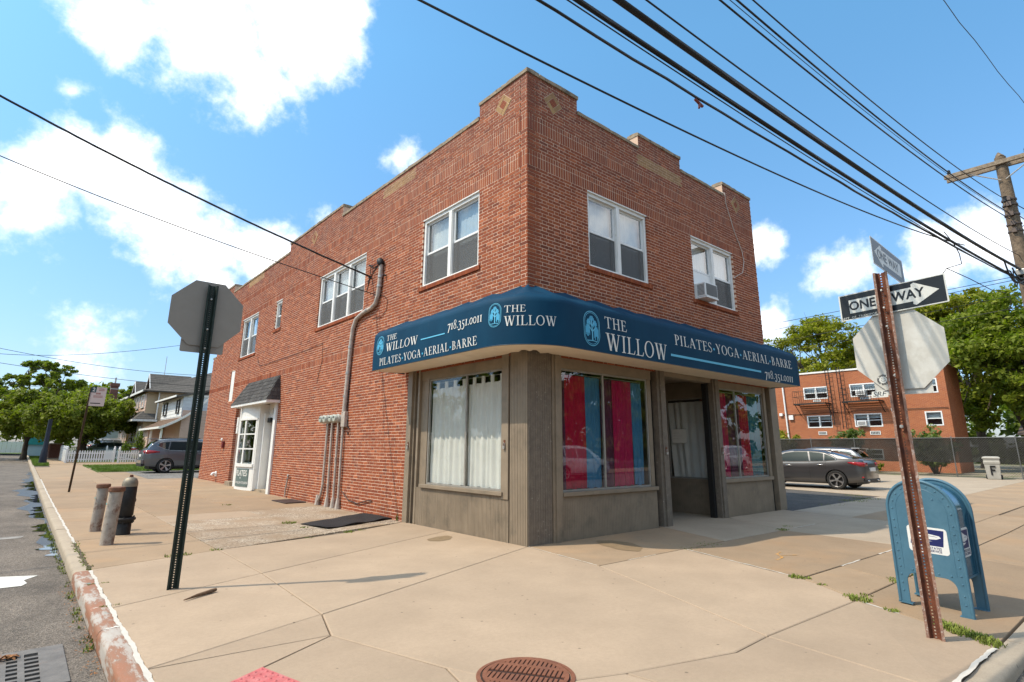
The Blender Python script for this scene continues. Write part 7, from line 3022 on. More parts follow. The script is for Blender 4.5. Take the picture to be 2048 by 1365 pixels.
g2 = gz(0, 55)
hB = thing('tan_house', (6, 56, g2), 'tall tan and peach house with bay fronts and red gabled dormers', 'house')
mb = MB()
mb.box(2.2, 13, 48.6, 64.5, 0, 6.0)
siding(mb, fy(48.6), 2.2, 13, g2, 6.0, 0.22)
mb.build('wall', M_tanside, hB)
mb = MB()
mb.box(1.3, 2.19, 48.9, 55.2, 0, 5.9)
mb.box(1.3, 2.19, 57.6, 63.6, 0, 5.9)
siding(mb, fx(1.3), 48.9, 55.2, g2, 5.9, 0.22)
siding(mb, fx(1.3), 57.6, 63.6, g2, 5.9, 0.22)
mb.build('bay_front', M_peachside, hB)
mb = MB()
siding(mb, fy(48.9), 1.3, 2.2, g2, 5.9, 0.22)
siding(mb, fy(57.6), 1.3, 2.2, g2, 5.9, 0.22)
mb.build('bay_side', M_tanside, hB)
for (a, b) in ((48.9, 55.2), (57.6, 63.6)):
    mb = MB()
    roof_plane(mb, (0.5, a - 0.5, 3.55), (0.5, b + 0.5, 3.55), (1.3, b - 0.2, 4.35), (1.3, a + 0.2, 4.35), 0.1)
    roof_plane(mb, (0.5, a - 0.5, 3.55), (2.2, a - 0.5, 3.55), (2.2, a + 0.2, 4.35), (1.3, a + 0.2, 4.35), 0.1)
    mb.build('skirt_roof', M_sh_grey, hB)
    mb = MB()
    mb.box(0.44, 0.49, a - 0.5, b + 0.5, 3.42, 3.58)
    mb.box(0.44, 2.2, a - 0.56, a - 0.51, 3.42, 3.58)
    mb.box(0.86, 0.92, a - 0.4, b + 0.4, 5.85, 6.02)
    mb.build('eave_trim', M_white, hB)
    for k in range(2):
        y0 = a + 0.7 + k * (b - a - 0.4) / 2
        far_window(fx(1.3), y0, y0 + 1.5, 4.6, 5.72, hB, units=1, d=0.03)
        far_window(fx(1.3), y0, y0 + 1.5, 1.7, 3.05, hB, units=1, d=0.03)
mb = MB()
roof_plane(mb, (0.9, 48.1, 5.95), (0.9, 65.0, 5.95), (6.5, 62, 8.2), (6.5, 51.5, 8.2))
roof_plane(mb, (0.9, 48.1, 5.95), (13.5, 48.1, 5.95), (6.5, 51.5, 8.2), (6.5, 51.5, 8.2))
mb.build('roof', M_sh_grey, hB)
for (yc, xf) in ((52.2, 2.0), (60.6, 2.0)):
    w = 1.35
    mb = MB()
    mb.prism([(yc - w, 6.2), (yc + w, 6.2), (yc, 7.55)], fx(xf), -2.5, 0.0)
    o = mb.build('dormer', mat('dark_red_siding', (0.17, 0.03, 0.03), 0.7, var=0.1), hB)
    mb = MB()
    for sg in (-1, 1):
        roof_plane(mb, (xf - 0.3, yc + sg * (w + 0.35), 6.0), (xf + 3, yc + sg * (w + 0.35), 6.0), (xf + 3, yc, 7.75), (xf - 0.3, yc, 7.75), 0.08)
    mb.build('dormer_roof', M_sh_grey, o)
    mb = MB()
    for sg in (-1, 1):
        q = [(yc + sg * (w + 0.36), 5.92), (yc + sg * (w + 0.36), 6.04), (yc, 7.78), (yc, 7.60)]
        mb.prism(q if sg > 0 else q[::-1], fx(xf - 0.3), 0.0, 0.05)
    mb.build('dormer_trim', M_white, o)
mb = MB()
mb.tube([(1.25, 55.35, 5.9), (1.25, 55.35, 0.4)], 0.05, 6)
mb.tube([(2.1, 48.5, 5.9), (2.1, 48.5, 3.6)], 0.05, 6)
mb.build('downpipe', M_white, hB)
mb = MB()
mb.tube([(3.0, 53.5, 7.0), (3.0, 53.5, 9.6)], 0.025, 5)
mb.build('aerial', M_galv, hB)

g3 = gz(0, 70)
hC = thing('teal_house', (4, 72, g3), 'pale teal house with a slate grey hipped roof and tall brick chimney', 'house')
mb = MB()
mb.box(0.2, 9, 67, 77, 0, 5.0)
siding(mb, fy(67), 0.2, 9, g3, 5.0, 0.2)
siding(mb, fx(0.2), 67, 77, g3, 5.0, 0.2)
mb.build('wall', M_tealside, hC)
mb = MB()
for q in (((-0.4, 66.4, 4.95), (-0.4, 77.6, 4.95), (4.6, 73.5, 7.0), (4.6, 70.5, 7.0)), ((-0.4, 66.4, 4.95), (9.6, 66.4, 4.95), (4.6, 70.5, 7.0), (4.6, 70.5, 7.0))):
    roof_plane(mb, *q)
mb.build('roof', M_sh_dark, hC)
mb = MB()
mb.box(0.55, 1.25, 69.5, 70.3, 4.0, 7.9)
mb.box(0.47, 1.33, 69.42, 70.38, 7.9, 8.25)
mb.build('chimney', far_brick('chimney_brick', (0.17, 0.07, 0.05), (0.12, 0.05, 0.04), (0.2, 0.15, 0.12)), hC)
mb = MB()
mb.box(0.54, 1.26, 69.49, 70.31, 7.55, 7.65)
mb.tube([(0.9, 69.9, 8.25), (0.9, 69.9, 8.9)], 0.08, 6)
mb.build('chimney_pot', M_galv, hC)
for k in range(2):
    far_window(fy(67), 0.8 + k * 2.2, 1.9 + k * 2.2, 3.0, 4.3, hC, units=1, d=0.03)

# picket fences
def picket_run(label, p0, p1, gate=False):
    a, b = Vector(p0), Vector(p1)
    L = (b - a).length
    t = (b - a).normalized()
    n = Vector((t.y, -t.x))
    zb = gz(a.x, a.y)
    root = thing('picket_fence', (a.x, a.y, zb), label, 'fence', 'white picket fences round the front gardens')
    F = lambda u, z, d: (a.x + t.x * u + n.x * d, a.y + t.y * u + n.y * d, gz(a.x + t.x * u, a.y + t.y * u) + z)
    u = 0.10
    while u < L - 0.1:
        mb = MB()
        mb.prism([(u, 0.06), (u + 0.085, 0.06), (u + 0.085, 0.80), (u + 0.0425, 0.87), (u, 0.80)], F, 0.0, 0.02)
        mb.build('picket', M_vinyl, root)
        u += 0.145
    mb = MB()
    for z in (0.2, 0.62):
        rbox(mb, F, 0, L, z, z + 0.08, -0.035, -0.001)
    mb.build('rail', M_vinyl, root)
    k = max(1, int(round(L / 2.0)))
    for i in range(k + 1):
        u = L * i / k
        mb = MB()
        rbox(mb, F, u - 0.06, u + 0.06, -0.05, 0.98, -0.08, 0.04)
        mb.lathe([(0.08, 0.98), (0.05, 1.02), (0.065, 1.08), (0.0, 1.16)], (F(u, 0, -0.02)[0], F(u, 0, -0.02)[1], gz(F(u, 0, 0)[0], F(u, 0, 0)[1])), 8)
        mb.build('fence_post', M_vinyl, root)


picket_run('white picket fence across the first front garden beside the walk', (-3.6, 44.0), (-0.85, 44.0))
picket_run('white picket fence running back along the walk away from us', (-3.6, 52.0), (-3.6, 44.15))
picket_run('white picket fence in front of the silver car behind the parked SUV', (-0.7, 42.6), (4.3, 42.6))
picket_run('white picket fence seen through the gap at the back of the garden', (-0.85, 49.0), (2.5, 49.0))
# gate piers and iron railing
for (x, y, lab) in ((-3.75, 57.5, 'brick gate pier at the near end of the iron railing'), (-3.75, 63, 'brick gate pier at the far end of the iron railing')):
    t = thing('gate_pier', (x, y, gz(x, y)), lab, 'gate pier')
    mb = MB()
    mb.box(x - 0.4, x + 0.4, y - 0.3, y + 0.3, gz(x, y) - 0.1, gz(x, y) + 1.15)
    mb.build('pier', far_brick('pier_brick', (0.22, 0.075, 0.055), (0.16, 0.055, 0.045), (0.33, 0.27, 0.23)), t)
    mb = MB()
    mb.box(x - 0.46, x + 0.46, y - 0.36, y + 0.36, gz(x, y) + 1.15, gz(x, y) + 1.25)
    mb.build('pier_cap', M_coping, t)
t = thing('iron_railing', (-1, 57.5, gz(0, 57)), 'black iron railing beyond the picket fence', 'railing')
zb = gz(0, 57.5)
mb = MB()
for k in range(34):
    x = -3.2 + k * 0.13
    mb.box(x - 0.012, x + 0.012, 57.49, 57.51, zb, zb + 1.0)
mb.box(-3.3, 1.3, 57.48, 57.52, zb + 0.85, zb + 0.89)
mb.box(-3.3, 1.3, 57.48, 57.52, zb + 0.1, zb + 0.14)
mb.build('bars', M_iron, t)
# white boundary wall at the bend of the street, teal shed beside it
g4 = gz(-10, 100)
t = thing('white_boundary_fence', (-12, 100, g4), 'long white board fence across the end of the street', 'fence')
for k in range(36):
    mb = MB()
    x = -22 + k * 0.5
    mb.box(x, x + 0.48, 100, 100.05, g4 - 0.1, g4 + 1.5)
    mb.build('board', M_vinyl, t)
mb = MB()
mb.box(-22, -4, 100.051, 100.1, g4 + 0.3, g4 + 0.4)
mb.box(-22, -4, 100.051, 100.1, g4 + 1.1, g4 + 1.2)
mb.build('rail', M_vinyl, t)
sheet('verge', -30, -4, 88, 99.5, 0.0, M_soil, 4, 4)
t = thing('teal_shed', (-4.6, 78, gz(-4, 70)), 'small shed with teal roof and pale blue walls far down the street', 'shed')
zb = gz(0, 78)
mb = MB()
mb.box(-5.4, -3.9, 77, 79.5, zb - 0.1, zb + 1.1)
mb.build('wall', M_tealside, t)
mb = MB()
mb.prism([(-5.6, zb + 1.1), (-3.7, zb + 1.1), (-3.7, zb + 2.0), (-5.2, zb + 2.1)], lambda u, v, d: (u, d, v), 76.8, 79.7)
mb.build('roof', mat('teal_canvas', (0.02, 0.23, 0.21), 0.6, var=0.15), t)
# street lamp post (dark blue)
t = thing('lamp_post', (-4.9, 41.5, gz(-4.9, 41.5)), 'dark blue lamp post base rising into the street tree', 'lamp post')
zb = gz(-4.9, 41.5)
mb = MB()
mb.lathe([(0.22, 0.0), (0.20, 0.5), (0.17, 0.9), (0.14, 1.0), (0.11, 2.9), (0.0, 2.9)], (-4.9, 41.5, zb), 12)
mb.build('shaft', mat('dark_blue_paint', (0.010, 0.014, 0.028), 0.5), t, smooth=40)

# ------------------------------------------------------------------ cars (front is +x while being built)
def car_paint(name, col, metal=0.55, rough=0.28):
    t = NT(name)
    c = t.ramp(t.noise(1.2, 3), [(0.3, tuple(x * 0.92 for x in col)), (0.7, tuple(x * 1.06 for x in col))])
    t.set(c, rough, metal, 0.5)
    t.p.inputs['Coat Weight'].default_value = 0.8
    t.p.inputs['Coat Roughness'].default_value = 0.04
    return t.m


M_tyre = mat('tyre_rubber', (0.018, 0.018, 0.018), 0.8, var=0.25, scale=20)
M_rim = mat('alloy_rim', (0.50, 0.50, 0.50), 0.3, 0.8, var=0.1)
M_chrome = mat('bright_trim', (0.62, 0.62, 0.62), 0.15, 0.9, var=0.05)
M_tail = mat('tail_lamp_red', (0.30, 0.006, 0.010), 0.12, var=0.1, spec=0.7)
M_plast = mat('black_plastic', (0.016, 0.016, 0.017), 0.5, var=0.1)
M_seat = mat('dark_seat', (0.03, 0.03, 0.03), 0.8)


def interp(tab, x):
    if x <= tab[0][0]:
        return tab[0][1]
    for (a, va), (b, vb) in zip(tab, tab[1:]):
        if x <= b:
            k = (x - a) / (b - a)
            k2 = k
            return va + (vb - va) * k2
    return tab[-1][1]


def make_car(name, label, spec, paint, group='parked cars'):
    sp = spec
    root = thing(name, (0, 0, 0), label, 'car', group)
    hw = sp['W'] / 2
    x0, x1 = sp['x0'], sp['x1']
    N = 46
    xs_ = [x0 + (x1 - x0) * (0.5 - 0.5 * math.cos(math.pi * i / N)) for i in range(N + 1)]

    def halfw(x):
        return hw * interp(sp['plan'], x)

    def belt(x):
        return interp(sp['belt'], x)

    def bottom(x):
        return interp(sp['bottom'], x)

    def side_y(x, z):
        b, t = bottom(x), belt(x)
        k = max(0, min(1, (z - b) / (t - b)))
        w = halfw(x)
        f = interp([(0, 0.90), (0.12, 0.965), (0.35, 0.995), (0.55, 1.0), (0.66, 0.992), (0.74, 1.0), (0.9, 0.965), (1.0, 0.93)], k)
        return w * f
    ks = [0, 0.06, 0.12, 0.22, 0.35, 0.5, 0.6, 0.66, 0.72, 0.8, 0.9, 0.97, 1.0]
    vs, fs = [], []
    for x in xs_:
        b, t = bottom(x), belt(x)
        half = [(0.0, b)] + [(side_y(x, b + (t - b) * k), b + (t - b) * k) for k in ks] + [(side_y(x, t) * 0.90, t + 0.012), (side_y(x, t) * 0.5, t + 0.03), (0.0, t + 0.036)]
        for y, z in half:
            vs.append((x, y, z))
        for y, z in reversed(half[1:-1]):
            vs.append((x, -y, z))
    m = len(half) * 2 - 2
    for i in range(N):
        for j in range(m):
            k = (j + 1) % m
            fs.append((i * m + j, i * m + k, (i + 1) * m + k, (i + 1) * m + j))
    fs.append(tuple(range(m)))
    fs.append(tuple(reversed(range(N * m, N * m + m))))
    mb = MB()
    mb.add(vs, fs)
    body = mb.build('body', paint, root, origin=(0, 0, 0))
    me = body.data
    bm = bmesh.new()
    bm.from_mesh(me)
    bmesh.ops.recalc_face_normals(bm, faces=bm.faces)
    bm.to_mesh(me)
    bm.free()
    # wheel arches cut out
    cutters = []
    for ax in sp['axles']:
        cm = MB()
        Mx = Matrix.Rotation(math.radians(90), 3, 'X')
        for sg in (-1, 1):
            cm.lathe([(sp['r'] + 0.045, -0.22), (sp['r'] + 0.045, 0.22)], (ax, sg * (hw - 0.09), sp['r']), 40, Mx)
        c = cm.build('wheel_arch_cutter', paint, None, origin=(0, 0, 0))
        bm = bmesh.new()
        bm.from_mesh(c.data)
        bmesh.ops.recalc_face_normals(bm, faces=bm.faces)
        bm.to_mesh(c.data)
        bm.free()
        md = body.modifiers.new('b', 'BOOLEAN')
        md.object = c
        md.operation = 'DIFFERENCE'
        md.solver = 'EXACT'
        cutters.append(c)
    dg = bpy.context.evaluated_depsgraph_get()
    nm = bpy.data.meshes.new_from_object(body.evaluated_get(dg))
    body.modifiers.clear()
    body.data = nm
    nm.materials.clear()
    nm.materials.append(paint)
    for p in nm.polygons:
        p.material_index = 0
        p.use_smooth = True
    nm.set_sharp_from_angle(angle=math.radians(32))
    for c in cutters:
        bpy.data.objects.remove(c)
    # greenhouse
    gx0, gx1 = sp['roof'][0][0], sp['roof'][-1][0]
    gxs = [gx0 + (gx1 - gx0) * i / 40 for i in range(41)]
    tilt = sp.get('tilt', 0.42)
    zb0 = sp['gz0']

    def gy(x, z):
        return halfw(x) * 0.925 - tilt * max(0, z - belt(x))
    vs, fs = [], []
    for x in gxs:
        zr = interp(sp['roof'], x)
        zb = belt(x) - 0.02
        h = max(0.001, zr - zb)
        half = []
        for k in (0, 0.25, 0.5, 0.75, 0.88):
            z = zb + h * k
            half.append((gy(x, z), z))
        yt = gy(x, zb + h * 0.88)
        half += [(yt - 0.035 - 0.02 * h, zb + h * 0.955), (yt * 0.80, zb + h * 0.99), (yt * 0.4, zb + h), (0, zb + h * 1.005)]
        for y, z in half:
            vs.append((x, y, z))
        for y, z in reversed(half[:-1]):
            vs.append((x, -y, z))
    m = len(half) * 2 - 1
    for i in range(40):
        for j in range(m - 1):
            fs.append((i * m + j, i * m + j + 1, (i + 1) * m + j + 1, (i + 1) * m + j))
    fs.append(tuple(range(m)))
    fs.append(tuple(reversed(range(40 * m, 41 * m))))
    mb = MB()
    mb.add(vs, fs)
    roof = mb.build('cabin', paint, root, smooth=40, origin=(0, 0, 0))

    def side_panel(poly, off, thick, sg):
        m_ = MB()
        # subdivide the outline so that it follows the side
        P = []
        for i in range(len(poly)):
            a, b = poly[i], poly[(i + 1) % len(poly)]
            for k in range(4):
                P.append((a[0] + (b[0] - a[0]) * k / 4, a[1] + (b[1] - a[1]) * k / 4))
        q = P if sg > 0 else P
        m_.prism(q, lambda u, z, d: (u, sg * (gy(u, z) + d), z), off, off + thick)
        return m_

    for sg in (-1, 1):
        for poly in sp['windows']:
            side_panel(poly, -0.01, 0.016, sg).build('side_window', M_carglass if sp.get('glass') is None else sp['glass'], root)
        if 'chrome' in sp:
            m_ = MB()
            pts = sp['chrome']
            m_.tube([(u, sg * (gy(u, z) + 0.008), z) for u, z in pts], sp.get('chw', 0.014), 6)
            m_.build('window_trim', M_chrome, root, smooth=60)
        # door seams and handles
        for xd in sp['doors']:
            m_ = MB()
            zs = np.linspace(bottom(xd) + 0.10, belt(xd) - 0.01, 12)
            m_.tube([(xd + 0.02 * math.sin((z - 0.4) * 2.2), sg * (side_y(xd, z) - 0.002), z) for z in zs], 0.0045, 4)
            m_.build('door_seam', M_plast, root)
        for xh in sp['handles']:
            zz = belt(xh) - 0.13
            hm = MB()
            hm.tube([(xh - 0.11, sg * (side_y(xh, zz) + 0.012), zz - 0.002), (xh - 0.05, sg * (side_y(xh, zz) + 0.028), zz), (xh + 0.05, sg * (side_y(xh, zz) + 0.028), zz + 0.004), (xh + 0.11, sg * (side_y(xh, zz) + 0.012), zz + 0.004)], 0.014, 6)
            hm.build('door_handle', paint if not sp.get('chrome_handles') else M_chrome, root, smooth=60)
        # sill strip
        sm = MB()
        sm.tube([(x, sg * (side_y(x, bottom(x) + 0.06) + 0.004), bottom(x) + 0.05) for x in np.linspace(sp['axles'][0] + sp['r'] + 0.06, sp['axles'][1] - sp['r'] - 0.06, 10)], 0.022, 6)
        sm.build('sill_trim', M_plast if not sp.get('bright_sill') else M_galv, root)
        # lamps: wrap round the corner
        for nm_, key, m__ in (('tail_lamp', 'tail', M_tail), ('headlight', 'head', M_chrome)):
            P = sp[key]
            lm_ = MB()
            vs2, fs2 = [], []
            n = len(P)
            for (u, za, zb_) in P:
                ya = side_y(u, za) + 0.006
                yb = side_y(u, zb_) + 0.006
                ex = -0.006 if key == 'tail' else 0.006
                vs2 += [(u + ex, sg * ya, za), (u + ex, sg * yb, zb_)]
            for i in range(n - 1):
                fs2.append((2 * i, 2 * i + 2, 2 * i + 3, 2 * i + 1))
            # return across the end of the car
            u, za, zb_ = P[-1]
            inn = sp['lamp_in']
            vs2 += [(u - (0.03 if key == 'tail' else -0.03), sg * inn, za + 0.02), (u - (0.03 if key == 'tail' else -0.03), sg * inn, zb_)]
            fs2.append((2 * n - 2, 2 * n, 2 * n + 1, 2 * n - 1))
            lm_.add(vs2, fs2)
            o = lm_.build(nm_, m__, root, smooth=50)
            md = o.modifiers.new('s', 'SOLIDIFY')
            md.thickness = 0.02
            md.offset = 0
        # mirror
        xm = sp['mirror']
        mm = MB()
        zm = belt(xm) + 0.10
        mm.tube([(xm, sg * (halfw(xm) * 0.92), zm - 0.05), (xm - 0.01, sg * (hw + 0.06), zm), (xm - 0.02, sg * (hw + 0.17), zm + 0.02)], [0.03, 0.075, 0.05], 8)
        mm.build('mirror', paint, root, smooth=60)
        # wheels
        for ax in sp['axles']:
            Mx = Matrix.Rotation(math.radians(90 if sg < 0 else -90), 3, 'X')
            wy = sg * (hw - 0.115)
            r = sp['r']
            tm = MB()
            tm.lathe([(r * 0.70, -0.10), (r * 0.93, -0.105), (r, -0.085), (r, 0.085), (r * 0.94, 0.105), (r * 0.80, 0.108), (r * 0.735, 0.10), (r * 0.72, 0.03)], (ax, wy, r), 36, Mx, caps=False)
            w_ = tm.build('tyre', M_tyre, root, smooth=40)
            bmk = MB()
            bmk.lathe([(0, 0.02), (r * 0.72, 0.02), (r * 0.72, 0.0), (0, 0.0)], (ax, wy, r), 28, Mx)
            bmk.build('brake_disc', M_plast, w_)
            rm_ = MB()
            rm_.lathe([(r * 0.735, 0.098), (r * 0.70, 0.10), (r * 0.67, 0.075), (r * 0.67, 0.05), (r * 0.73, 0.05)], (ax, wy, r), 36, Mx, caps=False)
            rm_.lathe([(0.0, 0.085), (0.045, 0.085), (0.06, 0.06), (0.06, 0.03), (0, 0.03)], (ax, wy, r), 16, Mx)
            ns = sp['spokes']
            for k in range(ns):
                a = 2 * math.pi * k / ns + 0.2
                for dv in ((-0.10, 0.10) if sp.get('split') else (0,)):
                    a2 = a + dv
                    p0 = Vector((0.045 * math.cos(a), 0.045 * math.sin(a), 0.06))
                    p1 = Vector((r * 0.69 * math.cos(a2), r * 0.69 * math.sin(a2), 0.085))
                    t_ = Vector((-math.sin(a2), math.cos(a2), 0))
                    w0, w1 = (0.012, 0.017) if sp.get('split') else (0.02, sp.get('spw', 0.035))
                    q = [p0 - t_ * w0, p0 + t_ * w0, p1 + t_ * w1, p1 - t_ * w1]
                    q += [v - Vector((0, 0, 0.03)) for v in q]
                    rm_.add([tuple(Vector((ax, wy, r)) + Mx @ v) for v in q], [(0, 1, 2, 3), (0, 4, 5, 1), (1, 5, 6, 2), (2, 6, 7, 3), (3, 7, 4, 0)])
            rm_.build('rim', M_rim, w_, smooth=30)
    # wheel-well liner and underside
    lb = MB()
    lb.box(x0 + 0.35, x1 - 0.35, -hw * 0.70, hw * 0.70, 0.18, bottom(0) + 0.12)
    lb.build('underbody', M_plast, root)
    # windscreen and rear glass: bands laid on the roof curve
    for nm_, xa, xb in (('rear_window', *sp['rear_glass']), ('windscreen', *sp['front_glass'])):
        gm = MB()

        def gp(a, b):
            x = xa + (xb - xa) * b
            zr = interp(sp['roof'], x)
            zb = belt(x) - 0.02
            h = max(0.001, zr - zb)
            yt = max(0.25, gy(x, zb + h * 0.88)) * 0.90
            return (x + (-0.012 if nm_ == 'rear_window' else 0.012), yt * (2 * a - 1), zr + 0.010 + 0.004 * (1 - (2 * a - 1) ** 2) - 0.03 * abs(2 * a - 1) ** 3)
        gm.grid(gp, 8, 6)
        o = gm.build(nm_, sp.get('glass') or M_carglass, root, smooth=60)
        md = o.modifiers.new('s', 'SOLIDIFY')
        md.thickness = 0.012
        md.offset = 0
    # bumper, plate, exhaust
    for (b, m__, nm_) in sp['extras']:
        em = MB()
        em.box(*b)
        em.build(nm_, m__, root, bevel=0.02 if nm_ != 'number_plate' else 0.004)
    return root


def place_car(o, x, y, rz, label=None):
    o.location = (x, y, gz(x, y) - 0.0)
    o.rotation_euler = (0, 0, rz)
    if label:
        o['label'] = label
    return o


P_grey = car_paint('graphite_paint', (0.085, 0.085, 0.09), 0.6, 0.3)
P_suv = car_paint('gunmetal_paint', (0.13, 0.14, 0.155), 0.5, 0.3)
P_silver = car_paint('silver_paint', (0.45, 0.46, 0.47), 0.6, 0.3)
P_white = car_paint('white_car_paint', (0.70, 0.71, 0.71), 0.0, 0.3)
P_palegreen = car_paint('pale_green_paint', (0.42, 0.46, 0.38), 0.3, 0.3)

sedan = dict(W=1.83, x0=-2.36, x1=2.35, r=0.335, axles=(-1.42, 1.43), spokes=5, split=True,
             plan=[(-2.36, 0.70), (-2.30, 0.82), (-2.15, 0.91), (-1.7, 0.975), (-1.2, 1.0), (1.2, 1.0), (1.7, 0.97), (2.1, 0.87), (2.28, 0.72), (2.35, 0.55)],
             belt=[(-2.36, 0.86), (-2.33, 1.02), (-2.25, 1.065), (-1.9, 1.075), (-1.3, 1.02), (-0.5, 0.975), (0.6, 0.945), (1.0, 0.935), (1.6, 0.86), (2.1, 0.76), (2.3, 0.66), (2.35, 0.55)],
             bottom=[(-2.36, 0.40), (-2.25, 0.30), (-1.9, 0.24), (-1.0, 0.21), (1.0, 0.21), (2.0, 0.23), (2.3, 0.30), (2.35, 0.36)], gz0=0.95, tilt=0.46,
             roof=[(-2.02, 1.075), (-1.75, 1.16), (-1.4, 1.275), (-1.0, 1.375), (-0.6, 1.425), (-0.1, 1.44), (0.25, 1.425), (0.55, 1.365), (0.85, 1.24), (1.15, 1.06), (1.30, 0.95)],
             windows=[[(-0.50, 1.0), (0.28, 0.975), (0.92, 0.985), (0.72, 1.14), (0.42, 1.29), (0.10, 1.335), (-0.42, 1.345)],
                      [(-1.02, 1.02), (-0.56, 1.0), (-0.48, 1.345), (-0.85, 1.315), (-1.00, 1.285)], [(-1.42, 1.06), (-1.06, 1.03), (-1.05, 1.27), (-1.28, 1.19), (-1.44, 1.10)]],
             chrome=[(0.95, 0.99), (0.3, 0.965), (-0.5, 0.985), (-1.1, 1.01), (-1.45, 1.045), (-1.50, 1.10), (-1.34, 1.20), (-1.05, 1.315), (-0.8, 1.36), (-0.4, 1.378), (0.1, 1.368)], chw=0.013,
             doors=[-0.53, 0.62, -1.12], handles=[-0.92, 0.25], mirror=0.80, chrome_handles=True, bright_sill=False,
             tail=[(-1.86, 0.95, 0.985), (-2.05, 0.89, 0.99), (-2.22, 0.84, 0.985), (-2.33, 0.83, 0.97)], head=[(1.95, 0.60, 0.70), (2.15, 0.55, 0.67), (2.28, 0.52, 0.62)], lamp_in=0.42,
             rear_glass=(-1.92, -1.12), front_glass=(0.58, 1.22),
             extras=[((-2.40, -2.34, -0.26, 0.26, 0.66, 0.79), M_dw, 'number_plate'), ((-2.37, -2.28, -0.72, 0.72, 0.26, 0.40), M_plast, 'diffuser'), ((-2.39, -2.30, 0.42, 0.58, 0.30, 0.36), M_chrome, 'exhaust_tip'), ((-2.39, -2.30, -0.58, -0.42, 0.30, 0.36), M_chrome, 'exhaust_tip'), ((-2.31, -2.24, 0.66, 0.775, 0.43, 0.48), M_tail, 'reflector'), ((-2.31, -2.24, -0.775, -0.66, 0.43, 0.48), M_tail, 'reflector'), ((-1.05, -0.93, -0.04, 0.04, 1.395, 1.45), P_silver, 'roof_antenna')])
M_sedanglass = make_glass('sedan_glass', (0.45, 0.50, 0.50), 0.10, 1.2)
sedan['glass'] = M_sedanglass
car1 = make_car('grey_sedan', 'dark grey sedan parked across the lot with its rear wheel and red tail lamp showing', sedan, P_grey)

suv = dict(W=1.84, x0=-2.33, x1=2.33, r=0.355, axles=(-1.32, 1.38), spokes=5, split=False, spw=0.05,
           plan=[(-2.33, 0.74), (-2.25, 0.86), (-2.0, 0.945), (-1.4, 0.99), (-0.8, 1.0), (1.2, 1.0), (1.8, 0.95), (2.15, 0.85), (2.33, 0.6)],
           belt=[(-2.33, 0.93), (-2.25, 1.10), (-1.9, 1.13), (-1.2, 1.10), (-0.3, 1.06), (0.7, 1.04), (1.05, 1.03), (1.6, 0.99), (2.1, 0.88), (2.3, 0.75), (2.33, 0.6)],
           bottom=[(-2.33, 0.48), (-2.2, 0.36), (-1.8, 0.31), (-1.0, 0.28), (1.0, 0.28), (2.0, 0.30), (2.33, 0.42)], gz0=1.05, tilt=0.40,
           roof=[(-2.20, 1.10), (-2.10, 1.25), (-1.92, 1.50), (-1.75, 1.63), (-1.3, 1.685), (-0.5, 1.715), (0.1, 1.70), (0.5, 1.64), (0.85, 1.47), (1.15, 1.24), (1.38, 1.04)],
           windows=[[(-0.36, 1.09), (0.9, 1.07), (0.62, 1.40), (0.35, 1.53), (-0.30, 1.56)], [(-1.22, 1.12), (-0.42, 1.09), (-0.38, 1.56), (-1.15, 1.545)], [(-1.72, 1.30), (-1.28, 1.13), (-1.22, 1.53), (-1.60, 1.48), (-1.76, 1.40)]],
           chrome=[(0.95, 1.06), (-0.4, 1.085), (-1.2, 1.115), (-1.45, 1.18), (-1.78, 1.36), (-1.70, 1.47), (-1.5, 1.545), (-0.9, 1.59)], chw=0.011,
           doors=[-0.39, 0.72, -1.28], handles=[-1.02, 0.22], mirror=0.88,
           tail=[(-1.62, 1.02, 1.06), (-1.9, 0.97, 1.10), (-2.12, 0.94, 1.12), (-2.27, 0.95, 1.10)], head=[(1.9, 0.82, 0.92), (2.1, 0.75, 0.88), (2.28, 0.72, 0.82)], lamp_in=0.50,
           rear_glass=(-2.14, -1.86), front_glass=(0.56, 1.28),
           extras=[((-2.38, -2.25, -0.80, 0.80, 0.46, 0.66), P_suv, 'rear_bumper'), ((-2.36, -2.22, -0.78, 0.78, 0.33, 0.46), M_plast, 'bumper_skirt'), ((-2.345, -2.30, -0.26, 0.26, 0.80, 0.92), M_dw, 'number_plate'), ((-2.31, -2.22, 0.58, 0.78, 0.50, 0.56), M_tail, 'reflector'), ((-2.31, -2.22, -0.78, -0.58, 0.50, 0.56), M_tail, 'reflector'), ((-2.12, -1.72, -0.62, 0.62, 1.655, 1.69), P_suv, 'roof_spoiler'),
                   ((-1.5, 0.2, -0.60, -0.57, 1.70, 1.735), M_plast, 'roof_rail'), ((-1.5, 0.2, 0.57, 0.60, 1.70, 1.735), M_plast, 'roof_rail')])
suv['glass'] = M_sedanglass
car2 = make_car('grey_suv', 'grey SUV parked in the driveway behind the brick building, seen from behind', suv, P_suv)
car1_ = place_car(car1, 17.72, 3.02, math.radians(90))
place_car(car2, 0.86, 27.68, 0.0)
c3 = copy_thing(car2, (0, 0, 0), 0, 'second grey SUV, mostly hidden, parked beyond the dark grey sedan')
place_car(c3, 22.6, 4.3, math.radians(90))
c3.scale = (0.9, 0.9, 0.87)


def recolor(o, old, new):
    for ch in o.children:
        if ch.type == 'MESH' and any(m == old for m in ch.data.materials):
            ch.data = ch.data.copy()
            for i, m in enumerate(ch.data.materials):
                if m == old:
                    ch.data.materials[i] = new
        recolor(ch, old, new)


